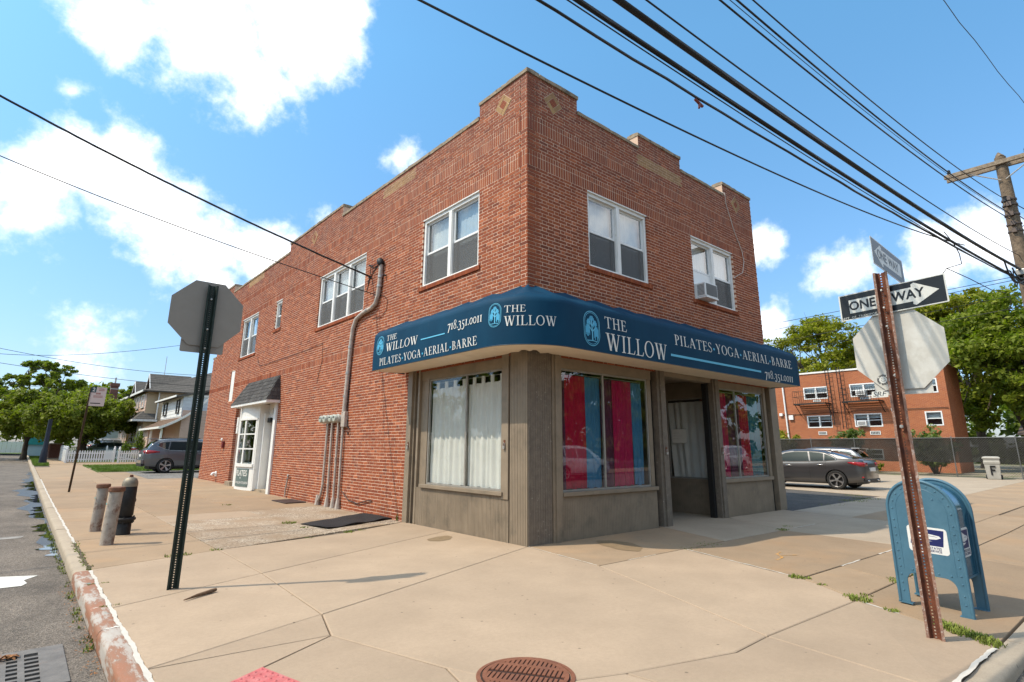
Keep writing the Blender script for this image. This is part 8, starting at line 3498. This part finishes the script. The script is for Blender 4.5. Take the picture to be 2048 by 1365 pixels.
c4 = copy_thing(car1, (0, 0, 0), 0, 'silver sedan parked behind the picket fence beside the SUV')
c4.name = 'silver_sedan'
recolor(c4, P_grey, P_silver)
place_car(c4, 2.6, 46.2, math.radians(4))
c5 = copy_thing(car1, (0, 0, 0), 0, 'pale green sedan parked far along behind the picket fence and tree trunk')
c5.name = 'pale_green_sedan'
recolor(c5, P_grey, P_palegreen)
place_car(c5, -0.3, 55.2, math.radians(176))
c6 = copy_thing(car2, (0, 0, 0), 0, 'white SUV parked far along the side street beyond the pale green sedan')
c6.name = 'white_suv'
recolor(c6, P_suv, P_white)
place_car(c6, 0.9, 60.5, math.radians(3))
# the cars over the road, seen reflected in the shop windows
c7 = copy_thing(car2, (0, 0, 0), 0, 'white SUV across the front street, seen reflected in the wide shop window')
c7.name = 'white_suv'
recolor(c7, P_suv, P_white)
c7.location = (15.5, -13.6, gz(15, 0) - 0.13)
c7.rotation_euler = (0, 0, 0)
c8 = copy_thing(c7, (0, 0, 0), 0, 'white SUV across the front street, seen reflected in the narrower shop window')
c8.location = (30.5, -13.6, gz(30, 0) - 0.13)
c8.rotation_euler = (0, 0, math.radians(180))

# ------------------------------------------------------------------ trees and shrubs
def leaf_mat(name, c, c2):
    t = NT(name)
    cc = t.ramp(t.noise(0.9, 3), [(0.3, c), (0.7, c2)])
    rn = t.attr('tone')
    cc = t.mix(1.0, cc, t.ramp(rn, [(0.0, 0.6), (1.0, 1.45)]), 'MULTIPLY')
    t.set(cc, 0.6, 0.0, 0.3)
    tl = t.n.new('ShaderNodeBsdfTranslucent')
    t.l.new(t.mix(1.0, cc, (1.0, 1.25, 0.35), 'MULTIPLY'), tl.inputs[0])
    mx_ = t.n.new('ShaderNodeMixShader')
    mx_.inputs[0].default_value = 0.45
    t.l.new(t.p.outputs[0], mx_.inputs[1])
    t.l.new(tl.outputs[0], mx_.inputs[2])
    t.l.new(mx_.outputs[0], t.out.inputs[0])
    return t.m


L_lime = leaf_mat('honey_locust_leaves', (0.20, 0.215, 0.016), (0.30, 0.285, 0.026))
L_green = leaf_mat('mid_green_leaves', (0.125, 0.170, 0.016), (0.225, 0.245, 0.026))
L_street = leaf_mat('street_tree_leaves', (0.130, 0.165, 0.018), (0.225, 0.235, 0.030))
L_deep = leaf_mat('deep_green_leaves', (0.085, 0.125, 0.018), (0.145, 0.175, 0.026))
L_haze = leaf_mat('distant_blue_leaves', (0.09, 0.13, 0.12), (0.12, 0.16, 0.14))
L_juniper = leaf_mat('juniper_needles', (0.11, 0.16, 0.05), (0.18, 0.22, 0.07))
L_purple = leaf_mat('dark_purple_leaves', (0.030, 0.012, 0.016), (0.05, 0.02, 0.02))
M_bark = mat('bark', (0.075, 0.055, 0.040), 0.95, var=0.35, scale=9, bump=0.8, bscale=30, col2=(0.11, 0.095, 0.07), c2=(0.5, 0.7), c2scale=4)


def leaves(clumps, n, size, seed, flat=0.55, spread=1.0):
    """arrays of small leaf quads: clumps are (centre, radius)"""
    r = np.random.RandomState(seed)
    C_ = np.array([c for c, _ in clumps])
    Rr = np.array([x for _, x in clumps])
    w = Rr ** 2
    idx = r.choice(len(clumps), n, p=w / w.sum())
    d = r.normal(size=(n, 3))
    d /= np.linalg.norm(d, axis=1)[:, None]
    rad = (r.rand(n) ** 0.45)
    P = C_[idx] + d * (Rr[idx] * rad)[:, None] * np.array([1, 1, flat])
    # leaf spray orientation: mostly level, random tilt
    nn = r.normal(size=(n, 3)) * np.array([0.75, 0.75, 0.5]) + np.array([0, 0, 0.75]) + d * 0.35
    nn /= np.linalg.norm(nn, axis=1)[:, None]
    a = np.cross(nn, r.normal(size=(n, 3)))
    a /= np.linalg.norm(a, axis=1)[:, None]
    b = np.cross(nn, a)
    s = size * r.uniform(0.6, 1.35, n)[:, None]
    V = np.empty((n, 4, 3))
    V[:, 0] = P - a * s
    V[:, 1] = P + b * s * 0.55
    V[:, 2] = P + a * s
    V[:, 3] = P - b * s * 0.55
    tone = np.clip(r.normal(0.5, 0.22, n), 0, 1)
    return V.reshape(-1, 3), tone


def leaf_object(name, V, tone, m, parent):
    mn, mx_ = V.min(0), V.max(0)
    o3 = Vector(((mn[0] + mx_[0]) / 2, (mn[1] + mx_[1]) / 2, mn[2]))
    n = len(V) // 4
    me = bpy.data.meshes.new(name)
    me.vertices.add(len(V))
    me.vertices.foreach_set('co', (V - np.array(o3)).astype(np.float32).ravel())
    me.loops.add(4 * n)
    me.loops.foreach_set('vertex_index', np.arange(4 * n, dtype=np.int32))
    me.polygons.add(n)
    me.polygons.foreach_set('loop_start', np.arange(0, 4 * n, 4, dtype=np.int32))
    me.update(calc_edges=True)
    at = me.attributes.new('tone', 'FLOAT', 'FACE')
    at.data.foreach_set('value', tone.astype(np.float32))
    me.materials.append(m)
    o = bpy.data.objects.new(name, me)
    COL.objects.link(o)
    o.parent = parent
    o.location = o3 - WL[parent.name] if parent else o3
    o['kind'] = 'stuff'
    return o


def tree(label, x, y, h, cr, cz, n, m, seed, leaf=0.16, trunk=0.22, flat=0.6, lobes=26, name='tree', group=None, lean=(0, 0), gap=0.55, z0=None, top=1.0, forks=5):
    r = random.Random(seed)
    zb = gz(x, y) if z0 is None else z0
    t = thing(name, (x, y, zb), label, 'tree', group)
    ch = (h - cz) / 2
    cc = Vector((x + lean[0], y + lean[1], zb + cz + ch))
    # lobes over an uneven ellipsoid
    L = []
    if lobes > 40:
        gap *= 1.25
    for i in range(lobes):
        while True:
            d = Vector((r.uniform(-1, 1), r.uniform(-1, 1), r.uniform(-0.9, 1)))
            if 0.15 < d.length < 1:
                break
        k = r.uniform(0.55, 0.92)
        d = d.normalized() * k
        taper = 1.0 - 0.35 * max(0, d.z) * top
        c = cc + Vector((d.x * cr * taper, d.y * cr * taper, d.z * ch))
        L.append((c, r.uniform(0.17, 0.31) * cr))
    mb = MB()
    fork = zb + cz * r.uniform(0.75, 0.95)
    mb.tube([(x, y, zb - 0.1), (x + 0.02, y, zb + 0.4), (x + lean[0] * 0.2 + r.uniform(-.1, .1), y + lean[1] * 0.2, (zb + fork) / 2), (x + lean[0] * 0.4, y + lean[1] * 0.4, fork)], [trunk * 1.35, trunk, trunk * 0.9, trunk * 0.8], 10)
    base = Vector((x + lean[0] * 0.4, y + lean[1] * 0.4, fork - 0.15))
    mains = []
    for i in range(forks):
        a = 2 * math.pi * i / forks + r.uniform(-.3, .3)
        e = cc + Vector((math.cos(a) * cr * 0.42, math.sin(a) * cr * 0.42, ch * r.uniform(-0.1, 0.5)))
        mid = base.lerp(e, 0.5) + Vector((r.uniform(-.25, .25), r.uniform(-.25, .25), 0.1)) * cr * 0.2
        mb.tube([base, mid, e], [trunk * 0.55, trunk * 0.36, trunk * 0.2], 7)
        mains.append((mid, e))
    for c, rad in L:
        best = min(mains, key=lambda q: (q[1] - c).length)
        s = best[0].lerp(best[1], r.uniform(0.3, 1.0))
        m2 = s.lerp(c, 0.55) + Vector((r.uniform(-1, 1), r.uniform(-1, 1), r.uniform(-.6, .6))) * rad * 0.3
        mb.tube([s, m2, c, c + (c - cc).normalized() * rad * 0.6], [trunk * 0.20, trunk * 0.13, trunk * 0.07, trunk * 0.02], 5)
    mb.build('trunk', M_bark, t, smooth=60)
    # sub-clumps inside each lobe leave holes between them
    sub = []
    for c, rad in L:
        for k in range(11):
            d = Vector((r.gauss(0, 1), r.gauss(0, 1), r.gauss(0, 1))).normalized()
            q = c + Vector((d.x, d.y, d.z * flat)) * rad * r.uniform(0.35, 1.0)
            sub.append((tuple(q), rad * r.uniform(0.22, 0.42) * gap / 0.55))
    V, tone = leaves(sub, n, leaf, seed, flat=flat)
    leaf_object('crown', V, tone, m, t)
    return t


def bush(label, x, y, h, r_, n, m, seed, leaf=0.09, name='bush', cat='bush', spiky=0.0):
    r = random.Random(seed)
    zb = gz(x, y)
    t = thing(name, (x, y, zb), label, cat)
    mb = MB()
    cl = []
    for i in range(16):
        a = r.uniform(0, 6.28)
        k = r.uniform(0.1, 1.0) * r_
        e = Vector((x + math.cos(a) * k, y + math.sin(a) * k, zb + h * r.uniform(0.45, 0.95) * (1 - 0.3 * k / r_)))
        mb.tube([(x + math.cos(a) * 0.1, y + math.sin(a) * 0.1, zb - 0.05), (x + math.cos(a) * k * 0.6, y + math.sin(a) * k * 0.6, zb + h * 0.4), tuple(e)], [0.03, 0.02, 0.008], 5)
        for j in range(4):
            f = j / 3
            q = Vector((x + math.cos(a) * k * (0.4 + 0.6 * f), y + math.sin(a) * k * (0.4 + 0.6 * f), zb + h * 0.25 + (e.z - zb - h * 0.25) * f))
            cl.append((tuple(q), r_ * r.uniform(0.16, 0.30)))
    mb.build('stem', M_bark, t)
    V, tone = leaves(cl, n, leaf, seed, flat=0.8)
    leaf_object('foliage', V, tone, m, t)
    return t


# right of the picture, behind the lot
tree('big round topped green tree overhanging the lot at the fence', 41.5, -1.2, 11.3, 5.6, 2.2, 34000, L_green, 5, leaf=0.15, trunk=0.42, lobes=60, flat=0.75)
tree('tall yellow green tree behind the corner of the apartment block', 48, 2.6, 14.0, 5.2, 3.5, 24000, L_lime, 6, leaf=0.16, trunk=0.34, lobes=46, flat=0.65)
tree('airy yellow green tree rising behind the apartment roof', 58, 17.0, 15.6, 6.4, 6.5, 22000, L_lime, 7, leaf=0.16, trunk=0.34, lobes=44, flat=0.6, gap=0.5)
tree('dark tree low behind the brick house at the far right', 66, -12, 9.5, 7, 1.5, 12000, L_deep, 8, leaf=0.22, lobes=24)
bush('feathery juniper bush above the fence by the upper sign', 33.6, 6.6, 3.3, 1.3, 3800, L_juniper, 9, leaf=0.10)
bush('broad low juniper hedge above the fence under the single window', 33.6, 2.4, 3.0, 1.7, 4500, L_juniper, 10, leaf=0.10)
bush('bright green shrub above the fence behind the dark grey sedan', 34.0, 11.4, 3.5, 1.6, 3800, L_lime, 12, leaf=0.13)
bush('small weedy bush at the foot of the fence past the sedan', 31.4, 4.9, 0.8, 0.5, 1200, L_green, 13, leaf=0.07)
# left of the picture, down the side street
tree('spreading street tree in front of the tan house beside the walk', -2.2, 52.5, 5.2, 4.7, 1.8, 30000, L_street, 21, leaf=0.13, trunk=0.34, lobes=60, flat=0.8)
tree('street tree on the lawn strip hiding the top of the lamp post', -5.8, 57, 5.6, 3.4, 2.0, 20000, L_street, 34, leaf=0.13, trunk=0.2, lobes=44, flat=0.8)
tree('tall dark tree standing up behind the spreading street tree', -5.3, 78, 11.2, 4.6, 4.0, 15000, L_green, 22, leaf=0.18, trunk=0.3, lobes=34, flat=0.6, gap=0.5)
tree('leafy green tree to the left of the brick chimney', -0.5, 84, 9.6, 4.8, 2.5, 13000, L_green, 23, leaf=0.22, lobes=24)
tree('round green tree behind the teal house', 5.5, 92, 10.2, 5.5, 2.5, 13000, L_green, 24, leaf=0.24, lobes=24)
tree('street tree with a forked trunk at the bend of the street', -9.5, 86, 6.4, 5.0, 2.2, 12000, L_street, 25, leaf=0.22, trunk=0.28, lobes=24, flat=0.5)
tree('street tree with a thin trunk farthest down the street', -13, 90, 6.0, 4.5, 2.2, 10000, L_street, 26, leaf=0.24, trunk=0.25, lobes=22, flat=0.5)
tree('thin topped dark tree left of the tall dark tree', -10.2, 88, 9.4, 2.6, 5.0, 5000, L_deep, 27, leaf=0.2, trunk=0.2, lobes=14, gap=0.45)
tree('tree reaching in from the left over the side street', -13.6, 62, 9.0, 5.0, 3.0, 14000, L_street, 28, leaf=0.18, lobes=28)
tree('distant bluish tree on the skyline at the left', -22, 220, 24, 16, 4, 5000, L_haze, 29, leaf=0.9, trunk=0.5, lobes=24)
bush('low clipped dark shrub beside the garden path', 1.3, 45.6, 2.6, 1.6, 5200, L_deep, 31, leaf=0.09)
bush('small dark purple shrub behind the picket fence', 0.2, 50.5, 1.0, 0.9, 1800, L_purple, 32, leaf=0.07)
bush('green shrub behind the picket fence near the trunk', -1.4, 50.8, 0.95, 0.9, 1800, L_deep, 33, leaf=0.07)
# over the front street behind the viewer (they show in the shop glass)
tree('broad tree across the front street, reflected in the shop glass', 14, -24, 9.5, 6.5, 2.2, 9000, L_green, 41, leaf=0.3, lobes=26, group='trees across the front street')
tree('round tree across the front street beyond the reflected cars', 28, -25, 10, 7, 2.2, 9000, L_deep, 42, leaf=0.3, lobes=26, group='trees across the front street')
tree('farthest tree across the front street seen only in reflection', 43, -26, 10, 7, 2.0, 9000, L_green, 43, leaf=0.3, lobes=26, group='trees across the front street')
tree('tree across the side street reflected in the bow window', -22, 24, 9, 5, 2.2, 7000, L_green, 44, leaf=0.3, lobes=22, group='trees across the side street')

# ------------------------------------------------------------------ utility pole and overhead lines
px_, py_ = 13.02, -5.02
t = thing('utility_pole', (px_, py_, 0), 'weathered wooden utility pole with a long crossarm and a tangle of cables', 'utility pole')
M_polewood = mat('weathered_pole_wood', (0.17, 0.125, 0.085), 0.95, var=0.4, scale=16, bump=0.8, bscale=40, col2=(0.06, 0.045, 0.035), c2=(0.5, 0.68), c2scale=9)
mb = MB()
pts = [(px_ - 0.10 + 0.0, py_, -0.2), (px_ - 0.08, py_, 3), (px_ - 0.04, py_, 6), (px_, py_, 8.2), (px_ + 0.01, py_, 9.33)]
mb.tube(pts, [0.19, 0.175, 0.155, 0.14, 0.125], 14)
mb.tube([(px_ + 0.01, py_, 9.33), (px_ + 0.03, py_ + 0.02, 9.42), (px_ + 0.05, py_ + 0.02, 9.5)], [0.11, 0.07, 0.02], 7)
mb.build('pole', M_polewood, t, smooth=40)
mb = MB()
for dx in (-0.19, 0.13):
    mb.box(px_ + dx, px_ + dx + 0.075, py_ - 1.25, py_ + 1.25, 9.08, 9.20)
mb.build('crossarm', mat('grey_arm_wood', (0.27, 0.21, 0.15), 0.9, var=0.3, scale=14, bump=0.5, col2=(0.12, 0.09, 0.065), c2=(0.5, 0.7), c2scale=9), t, bevel=0.008)
mb = MB()
for sg in (-1, 1):
    mb.tube([(px_ - 0.12, py_ + sg * 0.72, 9.07), (px_ - 0.16, py_ + sg * 0.05, 8.62)], 0.016, 6)
mb.build('arm_brace', M_galv, t)
mb = MB()
for yy in (-1.15, -0.55, 1.12):
    mb.lathe([(0.02, 0), (0.045, 0.02), (0.05, 0.06), (0.03, 0.07), (0.045, 0.10), (0.03, 0.13), (0.0, 0.15)], (px_ - 0.15, py_ + yy, 9.20), 10)
mb.lathe([(0.03, 0), (0.06, 0.03), (0.05, 0.12), (0.065, 0.16), (0.0, 0.2)], (px_ - 0.2, py_ + 0.05, 7.95), 10)
mb.build('insulator', mat('dark_insulator', (0.02, 0.02, 0.022), 0.3), t, smooth=40)
mb = MB()
for z in (7.35, 7.62, 7.9, 7.15, 8.05):
    mb.lathe([(0.15, -0.02), (0.165, -0.02), (0.165, 0.02), (0.15, 0.02)], (px_ - 0.02, py_, z), 14)
    mb.box(px_ - 0.24, px_ - 0.15, py_ - 0.05, py_ + 0.05, z - 0.06, z + 0.06)
mb.box(px_ + 0.10, px_ + 0.17, py_ - 0.12, py_ - 0.02, 6.4, 7.7)
mb.build('line_hardware', mat('corroded_hardware', (0.13, 0.10, 0.085), 0.6, 0.5, var=0.4, scale=30), t)
mb = MB()
mb.box(px_ - 0.50, px_ - 0.16, py_ - 0.11, py_ + 0.13, 5.86, 6.02)
mb.build('cable_terminal', M_galv, t, bevel=0.02)
mb = MB()
for k in range(7):
    r_ = random.Random(k)
    a = Vector((px_ - 0.3, py_ + r_.uniform(-.1, .1), 5.9))
    b = Vector((px_ - 1.1 - r_.random() * 1.4, py_ + r_.uniform(-.05, .15), 5.5 + r_.random() * 0.4))
    m_ = a.lerp(b, 0.5) + Vector((0, r_.uniform(-.15, .15), -0.35 - 0.4 * r_.random()))
    q = [a.lerp(m_, f).lerp(m_.lerp(b, f), f) for f in np.linspace(0, 1, 12)]
    mb.tube(q, 0.012 + 0.006 * (k % 2), 5)
mb.tube([(px_ + 0.14, py_ - 0.06, 7.7), (px_ + 0.5, py_ - 0.3, 7.4), (px_ + 0.45, py_ - 0.4, 7.0), (px_ + 0.14, py_ - 0.1, 6.9)], 0.012, 5)
mb.tube([(px_ + 0.14, py_ - 0.06, 8.0), (px_ + 0.6, py_ - 0.3, 7.8), (px_ + 0.6, py_ - 0.4, 7.5), (px_ + 0.14, py_ - 0.1, 7.3)], 0.012, 5)
mb.build('cable_loops', M_wire, t, smooth=60)


def line(label, pts, r, n=40, name='overhead_cable', group='overhead cables', wrap=0.0, cat='cable', m=None, wob=0.0):
    """smooth line through a few points (quadratic fit in the parameter x)"""
    P = np.array(pts, dtype=float)
    k = P[:, 0] if abs(P[-1, 0] - P[0, 0]) > abs(P[-1, 1] - P[0, 1]) else P[:, 1]
    s = (k - k[0]) / (k[-1] - k[0])
    deg = min(3, len(P) - 1)
    cf_ = [np.polyfit(s, P[:, i], deg) for i in range(3)]
    T = np.linspace(0, 1, n)
    Q = [[float(np.polyval(c, v)) for c in cf_] for v in T]
    if wob:
        r_ = random.Random(len(label))
        Q = [[a, b + r_.uniform(-wob, wob), c + r_.uniform(-wob, wob)] for a, b, c in Q]
    mb = MB()
    mb.tube(Q, r, 6)
    if wrap:
        # lashing wire wound round a bundle, second strand on top
        q2 = [[a, b + math.sin(i * 2.1) * r * 0.97, c + math.cos(i * 2.1) * r * 0.97] for i, (a, b, c) in enumerate([[float(np.polyval(c_, v)) for c_ in cf_] for v in np.linspace(0, 1, n * 5)])]
        mb.tube(q2, r * 0.10, 4)
    mb.build(name, m or M_wire, smooth=60, label=label, cat=cat, group=group)


def ext(pts, xe=-24, ze=None, ye=-3.3):
    return [(xe, ye, ze)] + pts


line('thick lashed telephone cable, upper of the heavy pair over the street', [(-25, -3.1, 6.6), (-12, -3.75, 5.75), (-2.78, -4.21, 5.46), (2.26, -4.46, 5.58), (8.99, -4.80, 5.79), (12.9, -5.0, 6.05)], 0.034, 90, wrap=1)
line('thick lashed telephone cable, lower of the heavy pair over the street', [(-25, -3.1, 6.2), (-12, -3.75, 5.4), (-3.34, -4.18, 5.13), (1.4, -4.42, 5.27), (6.69, -4.68, 5.43), (12.9, -5.0, 5.72)], 0.026, 90, wrap=1)
line('thin cable hanging just below the lower thick telephone cable', [(-25, -3.1, 6.1), (-12, -3.75, 5.35), (-3.34, -4.17, 5.08), (1.4, -4.41, 5.21), (6.69, -4.66, 5.38), (12.9, -5.0, 5.70)], 0.007, 60)
line('twisted black service cable below the thick telephone cables', [(-25, -3.1, 5.9), (-12, -3.7, 5.1), (-3.85, -4.16, 4.85), (0.7, -4.39, 5.04), (6.37, -4.67, 5.36), (12.8, -5.0, 5.66)], 0.014, 80, wob=0.006)
line('second strand of the twisted service cable with the red clip', [(-25, -3.05, 5.95), (-12, -3.68, 5.16), (-3.72, -4.14, 4.92), (-1.5, -4.25, 4.955), (0.7, -4.38, 5.06), (6.37, -4.66, 5.37), (12.8, -5.0, 5.67)], 0.010, 80, wob=0.005)
line('single black cable crossing close in front of the parapet', [(-25, -3.1, 5.2), (-12, -3.7, 4.4), (-4.04, -4.15, 4.32), (-0.8, -4.31, 4.55), (2.05, -4.45, 4.87), (7.9, -4.7, 5.58)], 0.010, 80)
line('single black cable just above the thick lashed pair', [(-25, -3.1, 6.9), (-12, -3.75, 6.0), (-2.36, -4.23, 5.70), (2.87, -4.49, 5.85), (8.5, -4.78, 6.10), (12.9, -5.0, 6.45)], 0.010, 80)
line('lowest of the three power lines to the pole side', [(-25, -3.1, 8.0), (-12, -3.75, 6.8), (-0.96, -4.3, 6.5), (1.45, -4.42, 6.58), (5.84, -4.64, 6.83), (12.8, -4.98, 7.46)], 0.012, 80)
line('middle of the three power lines to the pole side', [(-25, -3.1, 8.3), (-12, -3.75, 7.1), (-0.58, -4.32, 6.70), (2.07, -4.45, 6.81), (6.61, -4.68, 7.08), (12.85, -4.98, 7.64)], 0.013, 80)
line('thin tie line beside the middle power line', [(-25, -3.1, 8.25), (-12, -3.74, 7.0), (-0.7, -4.31, 6.62), (2.0, -4.44, 6.72), (6.2, -4.66, 7.0), (12.85, -4.98, 7.6)], 0.005, 60)
line('topmost of the three power lines to the pole side', [(-25, -3.1, 8.6), (-12, -3.75, 7.3), (-0.14, -4.34, 6.97), (2.6, -4.48, 7.09), (7.46, -4.72, 7.38), (12.95, -5.0, 8.03)], 0.010, 80)
line('slightly kinked bare wire up to the crossarm insulator', [(-25, -4.2, 10.6), (4.47, -5.6, 8.80), (8.87, -5.9, 8.95), (12.88, -6.17, 9.35)], 0.006, 50, wob=0.012)
line('bare wire highest at the right edge of the sky', [(-25, -5.2, 11.0), (4.5, -7.6, 9.9), (9.0, -7.9, 9.7), (14.5, -8.2, 9.6)], 0.006, 50)
# clip on the twisted cable
mb = MB()
mb.tube([(-1.56, -4.26, 4.96), (-1.44, -4.27, 4.92)], 0.016, 6)
mb.tube([(-1.50, -4.27, 4.93), (-1.53, -4.28, 4.86)], 0.012, 5)
mb.build('cable_clip', mat('faded_red_plastic', (0.16, 0.035, 0.03), 0.6), label='small faded red clip on the twisted service cable', cat='cable clip')
# dropper loops joining the cables and service drops away to the right
mb = MB()
mb.tube([(6.37, -4.67, 5.5), (6.9, -4.69, 5.40), (7.2, -4.7, 5.25), (7.25, -4.7, 5.05), (7.0, -4.5, 4.95)], 0.009, 5)
mb.tube([(7.0, -4.5, 4.95), (8.4, -4.6, 5.0), (9.6, -4.75, 4.95), (10.6, -4.85, 5.05)], 0.009, 5)
mb.build('overhead_cable', M_wire, smooth=60, label='short dropper loop tying the cables together above the one way signs', cat='cable', group='overhead cables')
line('thin service drop from the cable bundle towards the apartment block', [(7.0, -4.5, 4.95), (16, -0.5, 4.95), (35.9, 9.0, 6.5)], 0.008, 50, group='service drops')
for i, (z0, z1, ye) in enumerate(((6.0, 5.6, 30), (5.98, 5.45, 30), (5.63, 5.05, 30), (5.35, 4.7, 30))):
    line(('highest', 'second', 'third', 'lowest')[i] + ' of the thin lines crossing behind the one way signs', [(13.4 + i * 0.3, -14, z0 + 0.35), (13.2 + i * .3, -4.9, z0), (13.0 + i * .3, 1.7, z1 + 0.12), (12.8 + i * .3, ye, z1 + 1.2)], 0.008, 50, group='lines crossing behind the signs')
# service cables from a pole across the side street to the weatherhead
line('heavy twisted service cable sweeping down to the weatherhead', [(-14.0, 6.9, 10.6), (-7.5, 6.52, 7.9), (-3.2, 6.2, 6.55), (-0.05, 5.96, 5.75)], 0.022, 90, group='service cables to the side wall', wrap=1, wob=0.004)
line('thin telephone cable running down to the bent mast', [(-14.0, 7.9, 9.4), (-7.5, 7.2, 7.02), (-3.4, 6.3, 5.9), (-0.03, 5.54, 5.17)], 0.010, 80, group='service cables to the side wall')
for i, p in enumerate(([(-9.0, 45, 7.6), (-8.19, 45, 7.55), (-4.71, 45, 7.88), (2.31, 45, 9.41), (9, 45, 11.2)], [(-12, 45, 8.6), (-8.27, 45, 7.96), (0, 45, 7.15), (5.0, 45, 7.19), (10, 45, 7.7)], [(-12, 45, 7.4), (-8.1, 45, 7.0), (-4.2, 45, 6.55), (5.09, 45, 6.30), (10, 45, 6.6)], [(-12, 62, 7.2), (-6, 62, 6.8), (2, 62, 6.5), (10, 62, 6.9)])):
    line(('steepest', 'upper', 'middle', 'lowest') [i] + ' of the far cables crossing the side street before the houses', p, 0.016, 50, group='far cables across the side street')
# pole across the side street that carries them (just out of view)
t = thing('utility_pole', (-14.0, 7.2, -0.1), 'plain wooden pole across the side street, just out of view', 'utility pole')
mb = MB()
mb.tube([(-14.0, 7.2, -0.3), (-14.0, 7.2, 11)], [0.17, 0.13], 10)
mb.build('pole', M_polewood, t)

# far belts of trees that close the view along both streets
def belt_of_trees(name, pts, h, n, seed, m):
    r = random.Random(seed)
    cl = []
    for (a, b) in zip(pts, pts[1:]):
        L = math.hypot(b[0] - a[0], b[1] - a[1])
        k = int(L / 2.6)
        for i in range(k):
            f = i / k
            x, y = a[0] + (b[0] - a[0]) * f + r.uniform(-4, 4), a[1] + (b[1] - a[1]) * f + r.uniform(-4, 4)
            hh = h * r.uniform(0.55, 1.1)
            for j in range(5):
                cl.append(((x + r.uniform(-2, 2), y + r.uniform(-2, 2), gz(x, y) + hh * (0.1 + 0.85 * j / 4)), r.uniform(1.0, 2.2)))
    V, tone = leaves(cl, n, 0.5, seed, flat=0.8)
    leaf_object(name, V, tone, m, None)


belt_of_trees('treeline', [(-70, 120), (-30, 125), (0, 118), (40, 110)], 11, 20000, 61, L_green)
belt_of_trees('treeline', [(75, 60), (85, 10), (80, -40), (60, -70)], 7.5, 14000, 62, L_deep)
belt_of_trees('treeline', [(70, -36), (20, -30), (-20, -34)], 15.0, 26000, 63, L_green)
belt_of_trees('treeline', [(-30, -34), (-32, 0), (-30, 60), (-40, 110)], 10.0, 18000, 64, L_green)
